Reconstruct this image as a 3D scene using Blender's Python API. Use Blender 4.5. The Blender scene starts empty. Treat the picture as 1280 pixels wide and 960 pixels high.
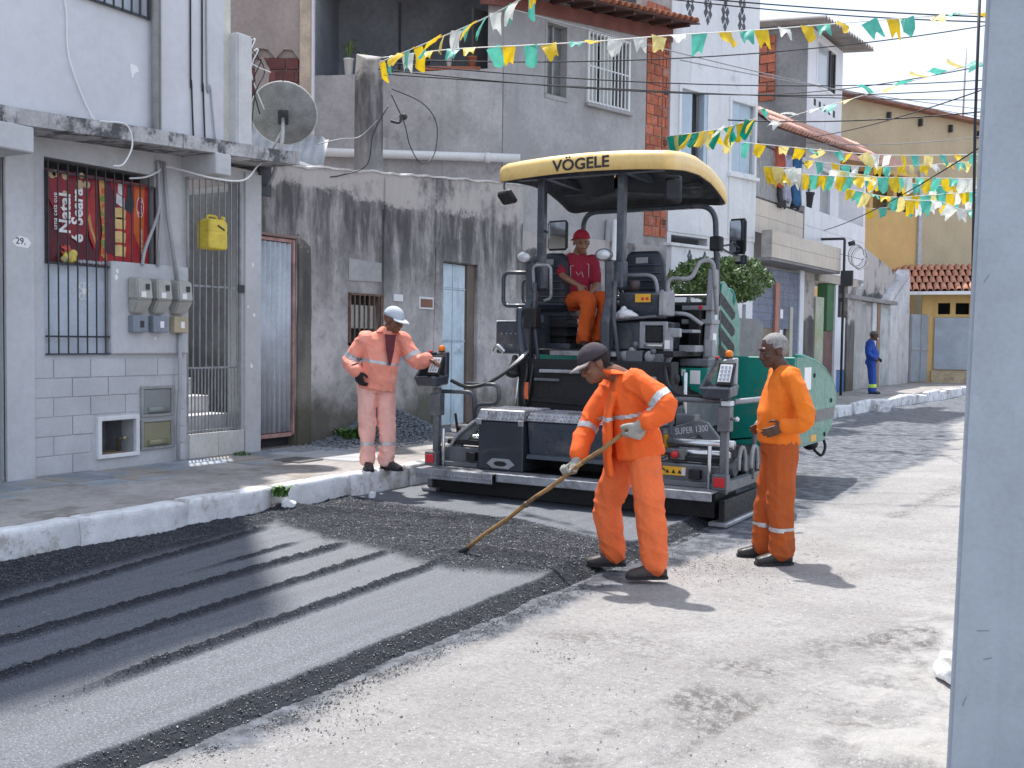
import bpy, bmesh, math, random
import numpy as np
from mathutils import Vector, Matrix, noise as mnoise
R = math.radians
rnd = random.Random(7)
scene = bpy.context.scene
col = scene.collection
V3 = Vector

# ---------------------------------------------------------------- camera
CAM_H = 1.66
yaw, pitch, roll = R(30.3), R(-2.47), R(0.75)
fwd = V3((-math.sin(yaw)*math.cos(pitch), math.cos(yaw)*math.cos(pitch), math.sin(pitch)))
r0 = V3((math.cos(yaw), math.sin(yaw), 0)); u0 = r0.cross(fwd)
rt = r0*math.cos(roll)+u0*math.sin(roll); up = rt.cross(fwd)
cd = bpy.data.cameras.new('camera'); cam = bpy.data.objects.new('camera', cd); col.objects.link(cam)
cam.matrix_world = Matrix(((rt.x, up.x, -fwd.x, 0), (rt.y, up.y, -fwd.y, 0), (rt.z, up.z, -fwd.z, CAM_H), (0, 0, 0, 1)))
cd.sensor_width = 36; cd.lens = 36*1300/1280; cd.clip_start = .05; cd.clip_end = 3000
scene.camera = cam
scene.render.resolution_x, scene.render.resolution_y = 1024, 768

# ---------------------------------------------------------------- sky, sun, exposure
SUN_EL, SUN_AZ = R(66), math.atan2(-.75, .66)          # azimuth from +Y towards +X
w = bpy.data.worlds.new('World'); scene.world = w; w.use_nodes = True
nt = w.node_tree; nt.nodes.clear()
def wn(t): return nt.nodes.new(t)
sky = wn('ShaderNodeTexSky'); sky.sky_type = 'NISHITA'; sky.sun_disc = False
sky.sun_elevation = SUN_EL; sky.sun_rotation = SUN_AZ; sky.dust_density = 2.0; sky.air_density = 1.0
tc = wn('ShaderNodeTexCoord'); mp = wn('ShaderNodeMapping'); mp.inputs['Scale'].default_value = (1.0, 1.0, 2.6)
cn = wn('ShaderNodeTexNoise'); cn.inputs['Scale'].default_value = 2.3; cn.inputs['Detail'].default_value = 8; cn.inputs['Roughness'].default_value = .55
cr = wn('ShaderNodeMapRange'); cr.interpolation_type = 'SMOOTHSTEP'
cr.inputs['From Min'].default_value = .36; cr.inputs['From Max'].default_value = .62; cr.inputs['To Min'].default_value = .45
cm = wn('ShaderNodeMix'); cm.data_type = 'RGBA'; cm.inputs[7].default_value = (3.25, 3.55, 4.1, 1)
bg = wn('ShaderNodeBackground'); bg.inputs['Strength'].default_value = .145; wo = wn('ShaderNodeOutputWorld')
L = nt.links.new
L(tc.outputs['Generated'], mp.inputs['Vector']); L(mp.outputs[0], cn.inputs['Vector']); L(cn.outputs['Fac'], cr.inputs['Value'])
L(cr.outputs[0], cm.inputs[0]); L(sky.outputs[0], cm.inputs[6]); L(cm.outputs[2], bg.inputs[0]); L(bg.outputs[0], wo.inputs[0])
sd = bpy.data.lights.new('sun', 'SUN'); sd.energy = 2.75; sd.angle = R(1.2); sd.color = (1, .955, .90)
sun = bpy.data.objects.new('sun', sd); col.objects.link(sun)
sv = V3((-math.sin(SUN_AZ)*math.cos(SUN_EL), -math.cos(SUN_AZ)*math.cos(SUN_EL), -math.sin(SUN_EL)))
sun.rotation_euler = sv.to_track_quat('-Z', 'Y').to_euler()
vs_ = scene.view_settings
vs_.view_transform = 'Standard'; vs_.look = 'None'; vs_.gamma = 1; vs_.exposure = 1.16

# ---------------------------------------------------------------- helpers
WINV = {}
def tag(o, label=None, cat=None, group=None, kind=None):
    if label: o['label'] = label
    if cat: o['category'] = cat
    if group: o['group'] = group
    if kind: o['kind'] = kind
    return o
def thing(name, label, cat, loc=(0, 0, 0), rz=0, group=None, kind=None, world=False):
    o = bpy.data.objects.new(name, None); col.objects.link(o); o.empty_display_size = .1
    o.location = loc; o.rotation_euler = (0, 0, rz)
    if world: WINV[o.name] = (Matrix.Translation(loc) @ Matrix.Rotation(rz, 4, 'Z')).inverted()
    return tag(o, label, cat, group, kind)
def link(name, me, parent=None, loc=None, rot=None):
    o = bpy.data.objects.new(name, me); col.objects.link(o)
    if parent is not None:
        o.parent = parent
        if parent.name in WINV: o.matrix_parent_inverse = WINV[parent.name]
    if loc is not None: o.location = loc
    if rot is not None: o.rotation_euler = rot
    return o
def spath(pts, k=6, closed=False):
    P = [V3(p) for p in pts]; out = []; n = len(P)
    for i in range(n if closed else n-1):
        if closed: a, b, c, d = P[(i-1) % n], P[i], P[(i+1) % n], P[(i+2) % n]
        else: a, b, c, d = P[max(i-1, 0)], P[i], P[i+1], P[min(i+2, n-1)]
        for j in range(k):
            t = j/k
            out.append(.5*((2*b)+(c-a)*t+(2*a-5*b+4*c-d)*t*t+(3*b-a-3*c+d)*t**3))
    if not closed: out.append(P[-1])
    return out
def fillet(pts, r, k=5):
    P = [V3(p) for p in pts]; out = [P[0]]
    for a, b, c in zip(P, P[1:], P[2:]):
        u, v = (a-b), (c-b); d = min(r, u.length*.49, v.length*.49)
        p, q = b+u.normalized()*d, b+v.normalized()*d
        for j in range(k+1):
            t = j/k; out.append(p*(1-t)**2+b*2*t*(1-t)+q*t*t)
    return out+[P[-1]]
class MB:
    def __init__(s): s.v = []; s.f = []; s.sm = []
    def add(s, vs, fs, sm=False):
        o = len(s.v); s.v += [tuple(p) for p in vs]; s.f += [tuple(o+i for i in f) for f in fs]; s.sm += [sm]*len(fs); return s
    def box(s, x0, x1, y0, y1, z0, z1):
        return s.add([(x0,y0,z0),(x1,y0,z0),(x1,y1,z0),(x0,y1,z0),(x0,y0,z1),(x1,y0,z1),(x1,y1,z1),(x0,y1,z1)],
                     [(3,2,1,0),(4,5,6,7),(0,1,5,4),(1,2,6,5),(2,3,7,6),(3,0,4,7)])
    def hexa(s, b, t):                # bottom 4 points, top 4 points
        return s.add(list(b)+list(t), [(3,2,1,0),(4,5,6,7),(0,1,5,4),(1,2,6,5),(2,3,7,6),(3,0,4,7)])
    def obox(s, c, size, rot):        # rot: Matrix 3x3 or euler
        m = rot if isinstance(rot, Matrix) else Matrix.Rotation(rot[2],3,'Z') @ Matrix.Rotation(rot[1],3,'Y') @ Matrix.Rotation(rot[0],3,'X')
        c = V3(c); a, b, d = [q/2 for q in size]
        P = [c+m @ V3((x*a,y*b,z*d)) for z in (-1,1) for x,y in ((-1,-1),(1,-1),(1,1),(-1,1))]
        return s.hexa(P[:4], P[4:])
    def bar(s, p, q, w, h, upv=(0,0,1)):
        p, q = V3(p), V3(q); d = (q-p).normalized(); u = V3(upv)
        if abs(d.dot(u)) > .95: u = V3((1,0,0))
        a = d.cross(u).normalized(); b = a.cross(d)
        P = [e+a*(x*w/2)+b*(y*h/2) for e in (p,q) for x,y in ((-1,-1),(1,-1),(1,1),(-1,1))]
        return s.hexa(P[:4], P[4:])
    def tube(s, pts, r, n=8, cap=True, closed=False, flat=1.0, sm=True):
        P = [V3(p) for p in pts]; m = len(P); rr = r if hasattr(r,'__len__') else [r]*m
        T = []
        for i in range(m):
            a = P[(i-1) % m] if (closed or i) else P[0]; b = P[(i+1) % m] if (closed or i < m-1) else P[-1]
            T.append((b-a).normalized())
        u = V3((0,0,1)) if abs(T[0].z) < .9 else V3((1,0,0))
        u = (u-T[0]*u.dot(T[0])).normalized(); vs = []; fs = []
        for i in range(m):
            u = (u-T[i]*u.dot(T[i])).normalized(); w_ = T[i].cross(u)
            for j in range(n):
                t = 2*math.pi*j/n; vs.append(P[i]+(u*math.cos(t)+w_*math.sin(t)*flat)*rr[i])
        for i in range(m if closed else m-1):
            k = (i+1) % m
            for j in range(n): fs.append((i*n+j, i*n+(j+1)%n, k*n+(j+1)%n, k*n+j))
        s.add(vs, fs, sm)
        if cap and not closed: s.add([vs[i] for i in range(n)]+[vs[(m-1)*n+i] for i in range(n)], [tuple(range(n))[::-1], tuple(range(n,2*n))])
        return s
    def cyl(s, p, q, r, n=14, r2=None): return s.tube([p,q],[r, r if r2 is None else r2], n)
    def loft(s, rings, cap=True, sm=True):
        n = len(rings[0]); vs = [p for rg in rings for p in rg]; fs = []
        for i in range(len(rings)-1):
            for j in range(n): fs.append((i*n+j, i*n+(j+1)%n, (i+1)*n+(j+1)%n, (i+1)*n+j))
        s.add(vs, fs, sm)
        if cap: s.add(list(rings[0])+list(rings[-1]), [tuple(range(n))[::-1], tuple(range(n,2*n))])
        return s
    def lathe(s, prof, c=(0,0,0), n=16, m=None):
        c = V3(c); rg = []
        for r, z in prof:
            rg.append([c+(m @ V3((r*math.cos(2*math.pi*j/n), r*math.sin(2*math.pi*j/n), z)) if m else V3((r*math.cos(2*math.pi*j/n), r*math.sin(2*math.pi*j/n), z))) for j in range(n)])
        return s.loft(rg)
    def prism(s, pts, a, b, ax='y'):  # 2D outline extruded along axis from a to b
        n = len(pts)
        def mk(p, t): return (p[0],t,p[1]) if ax == 'y' else ((t,p[0],p[1]) if ax == 'x' else (p[0],p[1],t))
        s.add([mk(p,a) for p in pts]+[mk(p,b) for p in pts], [tuple(range(n)), tuple(range(n,2*n))[::-1]]+[(i,(i+1)%n,n+(i+1)%n,n+i) for i in range(n)])
        return s
    def blob(s, c, rad, m=None, n=12, k=8):
        c = V3(c); vs = []; fs = []
        for i in range(k+1):
            ph = math.pi*i/k
            for j in range(n):
                th = 2*math.pi*j/n; p = V3((rad[0]*math.sin(ph)*math.cos(th), rad[1]*math.sin(ph)*math.sin(th), rad[2]*math.cos(ph)))
                vs.append(c+(m @ p if m else p))
        for i in range(k):
            for j in range(n): fs.append((i*n+j, (i+1)*n+j, (i+1)*n+(j+1)%n, i*n+(j+1)%n))
        return s.add(vs, fs, True)
    def quad(s, a, b, c, d): return s.add([a,b,c,d], [(0,1,2,3)])
    def wall(s, x0, x1, z0, z1, yf, yb, ops=()):   # slab wall in xz with rectangular openings (a,b,c,d)=(x0,x1,z0,z1)
        xs = sorted(set([x0,x1]+[o for p in ops for o in p[:2] if x0 < o < x1])); zs = sorted(set([z0,z1]+[o for p in ops for o in p[2:4] if z0 < o < z1]))
        def solid(i,j):
            if i < 0 or j < 0 or i >= len(xs)-1 or j >= len(zs)-1: return False
            cx, cz = (xs[i]+xs[i+1])/2, (zs[j]+zs[j+1])/2
            return not any(p[0] < cx < p[1] and p[2] < cz < p[3] for p in ops)
        for i in range(len(xs)-1):
            for j in range(len(zs)-1):
                if not solid(i,j): continue
                a, b, c, d = xs[i], xs[i+1], zs[j], zs[j+1]
                s.quad((a,yf,c),(b,yf,c),(b,yf,d),(a,yf,d)); s.quad((b,yb,c),(a,yb,c),(a,yb,d),(b,yb,d))
                if not solid(i-1,j): s.quad((a,yb,c),(a,yf,c),(a,yf,d),(a,yb,d))
                if not solid(i+1,j): s.quad((b,yf,c),(b,yb,c),(b,yb,d),(b,yf,d))
                if not solid(i,j-1): s.quad((a,yb,c),(b,yb,c),(b,yf,c),(a,yf,c))
                if not solid(i,j+1): s.quad((a,yf,d),(b,yf,d),(b,yb,d),(a,yb,d))
        return s
    def mesh(s, name, m=None, bevel=0, seg=1, merge=True):
        me = bpy.data.meshes.new(name); me.from_pydata(s.v, [], s.f)
        me.polygons.foreach_set('use_smooth', s.sm)
        bm = bmesh.new(); bm.from_mesh(me)
        if merge: bmesh.ops.remove_doubles(bm, verts=bm.verts, dist=1e-5)
        bmesh.ops.recalc_face_normals(bm, faces=bm.faces)
        if bevel:
            ed = [e for e in bm.edges if len(e.link_faces) == 2 and e.calc_face_angle(0) > .6]
            bmesh.ops.bevel(bm, geom=ed, offset=bevel, segments=seg, affect='EDGES', clamp_overlap=True)
        bm.to_mesh(me); bm.free()
        if m: me.materials.append(m)
        return me
    def build(s, name, m, parent=None, bevel=0, seg=1, loc=None, rot=None, merge=True):
        return link(name, s.mesh(name, m, bevel, seg, merge), parent, loc, rot)
def bx(name, m, parent, *b, bevel=.004): return MB().box(*b).build(name, m, parent, bevel)

# ---------------------------------------------------------------- materials
MATS = {}
def mat(name, c, rough=.75, metal=0, var=.12, vs=2.5, bump=.12, bs=60, dirt=None, streak=None, rn=0, obj=False, spec=.5, coat=0, trans=0, cells=None, bd=.01):
    """c base colour; var large-scale variation; dirt=(col, scale, threshold, amount); streak=(col, amount, xscale); rn=per-object random"""
    if name in MATS: return MATS[name]
    m = bpy.data.materials.new(name); m.use_nodes = True; t = m.node_tree; N = t.nodes.new; K = t.links.new
    b = t.nodes['Principled BSDF']; b.inputs['Roughness'].default_value = rough; b.inputs['Metallic'].default_value = metal
    b.inputs['Specular IOR Level'].default_value = spec; b.inputs['Coat Weight'].default_value = coat
    if trans: b.inputs['Transmission Weight'].default_value = trans
    if obj: g = N('ShaderNodeTexCoord'); pos = g.outputs['Object']
    else: g = N('ShaderNodeNewGeometry'); pos = g.outputs['Position']
    def noise(sc, det=5, ro=.6, vec=None):
        n = N('ShaderNodeTexNoise'); n.inputs['Scale'].default_value = sc; n.inputs['Detail'].default_value = det; n.inputs['Roughness'].default_value = ro
        K(vec or pos, n.inputs['Vector']); return n.outputs['Fac']
    def rng(v, a, b_, c_, d, sm=True):
        n = N('ShaderNodeMapRange'); n.interpolation_type = 'SMOOTHSTEP' if sm else 'LINEAR'
        for k, q in zip(('From Min','From Max','To Min','To Max'), (a,b_,c_,d)): n.inputs[k].default_value = q
        K(v, n.inputs['Value']); return n.outputs[0]
    def scale(cs, f):
        n = N('ShaderNodeVectorMath'); n.operation = 'SCALE'
        if isinstance(cs, (tuple, list)): n.inputs[0].default_value = cs[:3]
        else: K(cs, n.inputs[0])
        K(f, n.inputs['Scale']); return n.outputs[0]
    def mix(f, a, c2):
        n = N('ShaderNodeMix'); n.data_type = 'RGBA'; K(f, n.inputs[0]); K(a, n.inputs[6]); n.inputs[7].default_value = (*c2, 1); return n.outputs[2]
    cur = scale(c, rng(noise(vs, 6, .65), .3, .7, 1-var, 1+var))
    cur = scale(cur, rng(noise(vs*11, 3), .3, .7, 1-var*.5, 1+var*.5))
    if rn:
        oi = N('ShaderNodeObjectInfo'); cur = scale(cur, rng(oi.outputs['Random'], 0, 1, 1-rn, 1+rn, False))
    if streak:
        mpn = N('ShaderNodeMapping'); q = streak[2] if len(streak) > 2 else 5; mpn.inputs['Scale'].default_value = (q, q, q*.07); K(pos, mpn.inputs['Vector'])
        cur = mix(rng(noise(1.0, 6, .7, mpn.outputs[0]), .5, .72, 0, streak[1]), cur, streak[0])
    for d in (dirt if isinstance(dirt, list) else [dirt] if dirt else []):
        cur = mix(rng(noise(d[1], 8, .7), d[2]-.05, d[2]+.07, 0, d[3]), cur, d[0])
    K(cur, b.inputs['Base Color'])
    if bump:
        bn = N('ShaderNodeBump'); bn.inputs['Strength'].default_value = bump; bn.inputs['Distance'].default_value = bd
        K(noise(bs, 6, .65), bn.inputs['Height']); K(bn.outputs[0], b.inputs['Normal'])
    if rough > .3 and not trans:
        K(rng(noise(vs*4, 4), .3, .7, max(.05, rough-.12), min(1, rough+.12)), b.inputs['Roughness'])
    MATS[name] = m; m['pos'] = 0
    return m
def emission(name, c, s):
    m = bpy.data.materials.new(name); m.use_nodes = True; b = m.node_tree.nodes['Principled BSDF']
    b.inputs['Base Color'].default_value = (*c, 1); b.inputs['Emission Color'].default_value = (*c, 1); b.inputs['Emission Strength'].default_value = s; return m
def vnoise(X, Y, sc, seed):
    """smooth value noise on numpy arrays"""
    g = np.random.RandomState(seed).rand(257, 257); x, y = np.asarray(X)/sc+1000.37, np.asarray(Y)/sc+1000.71
    xi, yi = np.floor(x).astype(int), np.floor(y).astype(int); fx, fy = x-xi, y-yi
    fx, fy = fx*fx*(3-2*fx), fy*fy*(3-2*fy); a, b, c, d = xi % 256, (xi+1) % 256, yi % 256, (yi+1) % 256
    return (g[a,c]*(1-fx)+g[b,c]*fx)*(1-fy)+(g[a,d]*(1-fx)+g[b,d]*fx)*fy-.5
def fbm(X, Y, sc, seed, o=4): return sum(vnoise(X, Y, sc/2**i, seed+i)*.5**i for i in range(o))
def grid_mesh(name, xs, ys, Z, m, smooth=True):
    nx, ny = len(xs), len(ys); XX, YY = np.meshgrid(xs, ys, indexing='ij')
    co = np.stack([XX, YY, Z], -1).reshape(-1, 3); i = np.arange(nx*ny).reshape(nx, ny)
    F = np.stack([i[:-1,:-1], i[1:,:-1], i[1:,1:], i[:-1,1:]], -1).reshape(-1, 4)
    me = bpy.data.meshes.new(name); np_mesh(me, co, F, smooth); me.materials.append(m); return me
def np_mesh(me, co, F, smooth=False):
    k = F.shape[1]; me.vertices.add(len(co)); me.vertices.foreach_set('co', co.astype(np.float32).ravel())
    me.loops.add(F.size); me.loops.foreach_set('vertex_index', F.astype(np.int32).ravel())
    me.polygons.add(len(F)); me.polygons.foreach_set('loop_start', np.arange(0, F.size, k, dtype=np.int32)); me.polygons.foreach_set('loop_total', np.full(len(F), k, np.int32))
    me.polygons.foreach_set('use_smooth', np.full(len(F), smooth)); me.update(calc_edges=True); me.validate()
def chunks(name, pts, sizes, m, seed=1, flat=.7):
    """thousands of small irregular stones as one mesh"""
    rs = np.random.RandomState(seed); n = len(pts)
    base = np.array([(1,0,0),(-1,0,0),(0,1,0),(0,-1,0),(0,0,1),(0,0,-1)], float); fc = np.array([(0,2,4),(2,1,4),(1,3,4),(3,0,4),(2,0,5),(1,2,5),(3,1,5),(0,3,5)])
    P = base[None]*(.6+.6*rs.rand(n,6,1))+(rs.rand(n,6,3)-.5)*.5
    a = rs.rand(n)*6.28; ca, sa = np.cos(a)[:,None], np.sin(a)[:,None]; b = rs.rand(n)*1.2; cb, sb = np.cos(b)[:,None], np.sin(b)[:,None]
    x, y, z = P[...,0], P[...,1], P[...,2]; y, z = y*cb-z*sb, y*sb+z*cb; x, y = x*ca-y*sa, x*sa+y*ca
    P = np.stack([x, y, z*flat], -1)*np.asarray(sizes)[:,None,None]+np.asarray(pts)[:,None,:]
    F = (fc[None]+np.arange(n)[:,None,None]*6).reshape(-1,3); me = bpy.data.meshes.new(name); np_mesh(me, P.reshape(-1,3), F); me.materials.append(m); return me
def text(name, body, size, m, parent, loc, rot, sx=1.0, extrude=.0015, align='CENTER', bold=0.0, shear=0):
    cu = bpy.data.curves.new(name, 'FONT'); cu.body = body; cu.size = size; cu.extrude = extrude; cu.align_x = align; cu.align_y = 'CENTER'; cu.offset = bold; cu.shear = shear; cu.resolution_u = 3
    o = bpy.data.objects.new(name+'_tmp', cu); col.objects.link(o); dg = bpy.context.evaluated_depsgraph_get()
    me = bpy.data.meshes.new_from_object(o.evaluated_get(dg)); bpy.data.objects.remove(o); me.name = name
    me.materials.clear(); me.materials.append(m); me.transform(Matrix.Diagonal((sx,1,1,1)))
    return link(name, me, parent, loc, rot)
WALL_ROT = (R(90), 0, 0)           # lettering on a face that looks towards -y
# ================================================================ ground, road, pavement
M_dirt = mat('packed_earth', (.22,.19,.16), .95, var=.25, vs=.6, bump=.3)
g = MB(); g.quad((-400,-200,-.09),(400,-200,-.09),(400,900,-.09),(-400,900,-.09)); g.build('ground', M_dirt)
tag(bpy.data.objects['ground'], 'bare earth ground stretching away beneath the street', 'ground', kind='structure')

KX = np.array([-20, 9.5, 12, 23.4, 27, 34.6, 42, 60, 80]); KV = np.array([-6.62, -6.62, -6.42, -5.45, -5.25, -4.6, -4.0, -2.4, -.6])
def kerb_x(y): return float(np.interp(y, KX, KV))

def road_material():
    m = bpy.data.materials.new('worn_road'); m.use_nodes = True; t = m.node_tree; N = t.nodes.new; K = t.links.new; b = t.nodes['Principled BSDF']
    pos = N('ShaderNodeNewGeometry').outputs['Position']
    def noise(sc, det=6, ro=.65, vec=None):
        n = N('ShaderNodeTexNoise'); n.inputs['Scale'].default_value = sc; n.inputs['Detail'].default_value = det; n.inputs['Roughness'].default_value = ro; K(vec or pos, n.inputs['Vector']); return n.outputs['Fac']
    def rng(v, a, b_, c, d):
        n = N('ShaderNodeMapRange'); n.interpolation_type = 'SMOOTHSTEP'
        for k, q in zip(('From Min','From Max','To Min','To Max'), (a,b_,c,d)): n.inputs[k].default_value = q
        K(v, n.inputs['Value']); return n.outputs[0]
    def math_(op, a, c):
        n = N('ShaderNodeMath'); n.operation = op
        for i, q in enumerate((a, c)):
            if isinstance(q, (int, float)): n.inputs[i].default_value = q
            else: K(q, n.inputs[i])
        return n.outputs[0]
    def mix(f, a, c):
        n = N('ShaderNodeMix'); n.data_type = 'RGBA'
        for s, q in ((6,a),(7,c)):
            if isinstance(q, tuple): n.inputs[s].default_value = (*q,1)
            else: K(q, n.inputs[s])
        K(f, n.inputs[0]); return n.outputs[2]
    at = N('ShaderNodeAttribute'); at.attribute_name = 'tar'; tar = at.outputs['Fac']
    c = mix(rng(noise(1.1), .38, .64, 0, 1), (.345,.332,.322), (.43,.417,.405))
    c = mix(rng(noise(4.5, 8, .75), .52, .66, 0, .55), c, (.27,.258,.25))
    c = mix(rng(noise(30, 6, .8), .50, .60, 0, .8), c, (.23,.22,.217))
    c = mix(rng(noise(150, 3, .8), .50, .62, 0, .6), c, (.20,.19,.19))
    c = mix(rng(noise(60, 4, .8), .56, .64, 0, .8), c, (.66,.65,.64))
    ad = N('ShaderNodeAttribute'); ad.attribute_name = 'dirt'; c = mix(math_('MULTIPLY', ad.outputs['Fac'], rng(noise(16, 9, .8), .46, .54, .1, 1.0)), c, (.10,.092,.085))
    cr_ = N('ShaderNodeAttribute'); cr_.attribute_name = 'crust'; c = mix(math_('MULTIPLY', cr_.outputs['Fac'], rng(noise(2.2, 8, .7), .42, .6, 0, .8)), c, (.52,.505,.485))
    # cracks: warped voronoi edges kept only inside patches
    wv = N('ShaderNodeVectorMath'); wv.operation = 'ADD'; nn = N('ShaderNodeTexNoise'); nn.inputs['Scale'].default_value = 3; nn.inputs['Detail'].default_value = 5; K(pos, nn.inputs['Vector'])
    ws = N('ShaderNodeVectorMath'); ws.operation = 'SCALE'; ws.inputs['Scale'].default_value = .5; K(nn.outputs['Color'], ws.inputs[0]); K(pos, wv.inputs[0]); K(ws.outputs[0], wv.inputs[1])
    vo = N('ShaderNodeTexVoronoi'); vo.feature = 'DISTANCE_TO_EDGE'; vo.inputs['Scale'].default_value = 2.1; K(wv.outputs[0], vo.inputs['Vector'])
    crk = math_('MULTIPLY', rng(vo.outputs['Distance'], 0, .006, 1, 0), rng(noise(.55, 4), .56, .66, 0, .6))
    c = mix(crk, c, (.11,.10,.095))
    # bitumen film
    tf = rng(math_('ADD', math_('MULTIPLY', noise(2.2, 9, .75), 1.0), math_('SUBTRACT', tar, .62)), .32, .62, 0, 1)
    tc_ = mix(rng(noise(6, 6, .7), .4, .62, 0, 1), (.045,.053,.070), (.20,.22,.26))
    tf2 = math_('MULTIPLY', tf, .93)
    c = mix(tf2, c, tc_); K(c, b.inputs['Base Color'])
    K(math_('SUBTRACT', rng(noise(9), .3, .7, .72, .9), math_('MULTIPLY', tf, .36)), b.inputs['Roughness'])
    mpn = N('ShaderNodeMapping'); mpn.inputs['Rotation'].default_value = (0,0,R(-24)); mpn.inputs['Scale'].default_value = (26,5,5); K(pos, mpn.inputs['Vector'])
    h = math_('ADD', math_('MULTIPLY', noise(1, 4, .6, mpn.outputs[0]), .8), math_('ADD', math_('MULTIPLY', noise(70, 4, .8), 1.0), math_('MULTIPLY', noise(14, 5), .7)))
    h = math_('SUBTRACT', h, math_('MULTIPLY', crk, .8))
    bp = N('ShaderNodeBump'); bp.inputs['Strength'].default_value = .9; bp.inputs['Distance'].default_value = .02; K(h, bp.inputs['Height']); K(bp.outputs[0], b.inputs['Normal'])
    return m
xs = np.concatenate([np.arange(-6.9, 1.6, .04), np.arange(1.6, 9, .5)]); ys = np.concatenate([np.arange(-6, 1, .25), np.arange(1, 14, .04), np.arange(14, 30, .12), np.arange(30, 110, .6)])
X, Y = np.meshgrid(xs, ys, indexing='ij')
ytar = np.interp(Y, [0, 3, 6, 8, 11.3, 18, 23.5, 40], [-3.05, -3.0, -2.85, -2.65, -2.35, -2.3, -2.9, -2.8])
tar = 1/(1+np.exp((X-ytar+.25*fbm(X,Y,1.5,5))/.16)); tar *= np.clip((Y-1)/2, .35, 1)
Z = .022*fbm(X,Y,1.3,11)+.006*fbm(X,Y,.16,21,3)
Z += tar*np.clip((Y-9)/1.5,0,1)*(.022*vnoise(X/.22,Y/2.6,1,31)+.006*vnoise(X/.1,Y/.5,1,33))      # milled, rutted strip
def near(P, wd):
    d = np.full(X.shape, 9.)
    for (ax,ay),(bx_,by) in zip(P, P[1:]):
        l2 = (bx_-ax)**2+(by-ay)**2; t = np.clip(((X-ax)*(bx_-ax)+(Y-ay)*(by-ay))/l2, 0, 1); d = np.minimum(d, np.hypot(X-ax-t*(bx_-ax), Y-ay-t*(by-ay)))
    return np.exp(-((d+.10*fbm(X,Y,.35,93))/wd)**2)
L1, L2, L3, L4 = [(-2.7, 5.1), (-2.41, 5.23), (-1.98, 5.21), (-1.5, 5.2), (-1.31, 5.73), (-1.11, 6.03), (-0.91, 6.36)], [(-0.84, 6.5), (-0.94, 5.33), (-1.0, 4.89), (-0.92, 4.38)], [(-1.12, 8.57), (-1.48, 7.68), (-1.95, 7.52), (-2.53, 7.45)], [(-1.56, 13.02), (-1.82, 10.51)]
wob = .5+fbm(X,Y,.22,95)
dirt = .9*near(L1,.16)*wob+.8*near(L2,.13)*wob+.5*near(L3,.14)*wob+.6*near(L4,.08)
ca, sa = math.cos(R(-8)), math.sin(R(-8)); ux, uy = (X+1.62)*ca+(Y-4.15)*sa, -(X+1.62)*sa+(Y-4.15)*ca                   # scarified strip
strip = np.clip((.22-np.abs(ux))/.05,0,1)*np.clip((.75-np.abs(uy))/.15,0,1); strip *= np.clip(.7+2*fbm(X,Y,.3,97),0,1)
dirt += .75*strip; Z += strip*(.007*np.sin((ux*.8+uy)*2*math.pi/.07)-.008)
for py0 in (8.95,9.35): dirt += .35*np.clip((.06-np.abs(Y-py0))/.02,0,1)*np.clip((.5-np.abs(X+1.15))/.1,0,1)*(np.sin(X*2*math.pi/.09) > 0)
dirt += .4*np.clip(vnoise(X/.18,Y/1.6,1,99)-.22,0,1)*2; dirt = np.clip(dirt, 0, 1); Z -= .010*dirt*(fbm(X,Y,.12,98)+.5)
crust = np.clip((X+1.55)/.7,0,1)*np.clip((9-Y)/2,0,1); q = fbm(X,Y,.7,41)
Z += crust*(.022*(q > .06)+.018*(q > .22)-.006)
Z += .012*np.exp(-((X+1.9+.3*np.sin(Y*1.3))/.06)**2)*(vnoise(X,Y,.4,51) > .05)
crustA = np.clip((X+1.35+.5*fbm(X,Y,.9,101))/.3,0,1)*np.clip((8-Y)/2,0,1)
road = link('road', grid_mesh('road', xs, ys, Z, road_material()))
a = road.data.attributes.new('crust', 'FLOAT', 'POINT'); a.data.foreach_set('value', crustA.ravel().astype(np.float32))
a = road.data.attributes.new('dirt', 'FLOAT', 'POINT'); a.data.foreach_set('value', dirt.ravel().astype(np.float32))
a = road.data.attributes.new('tar', 'FLOAT', 'POINT'); a.data.foreach_set('value', tar.ravel().astype(np.float32))
tag(road, 'worn pale road with cracks and a dark tar strip ahead of the paver', 'road', kind='structure')

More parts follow.
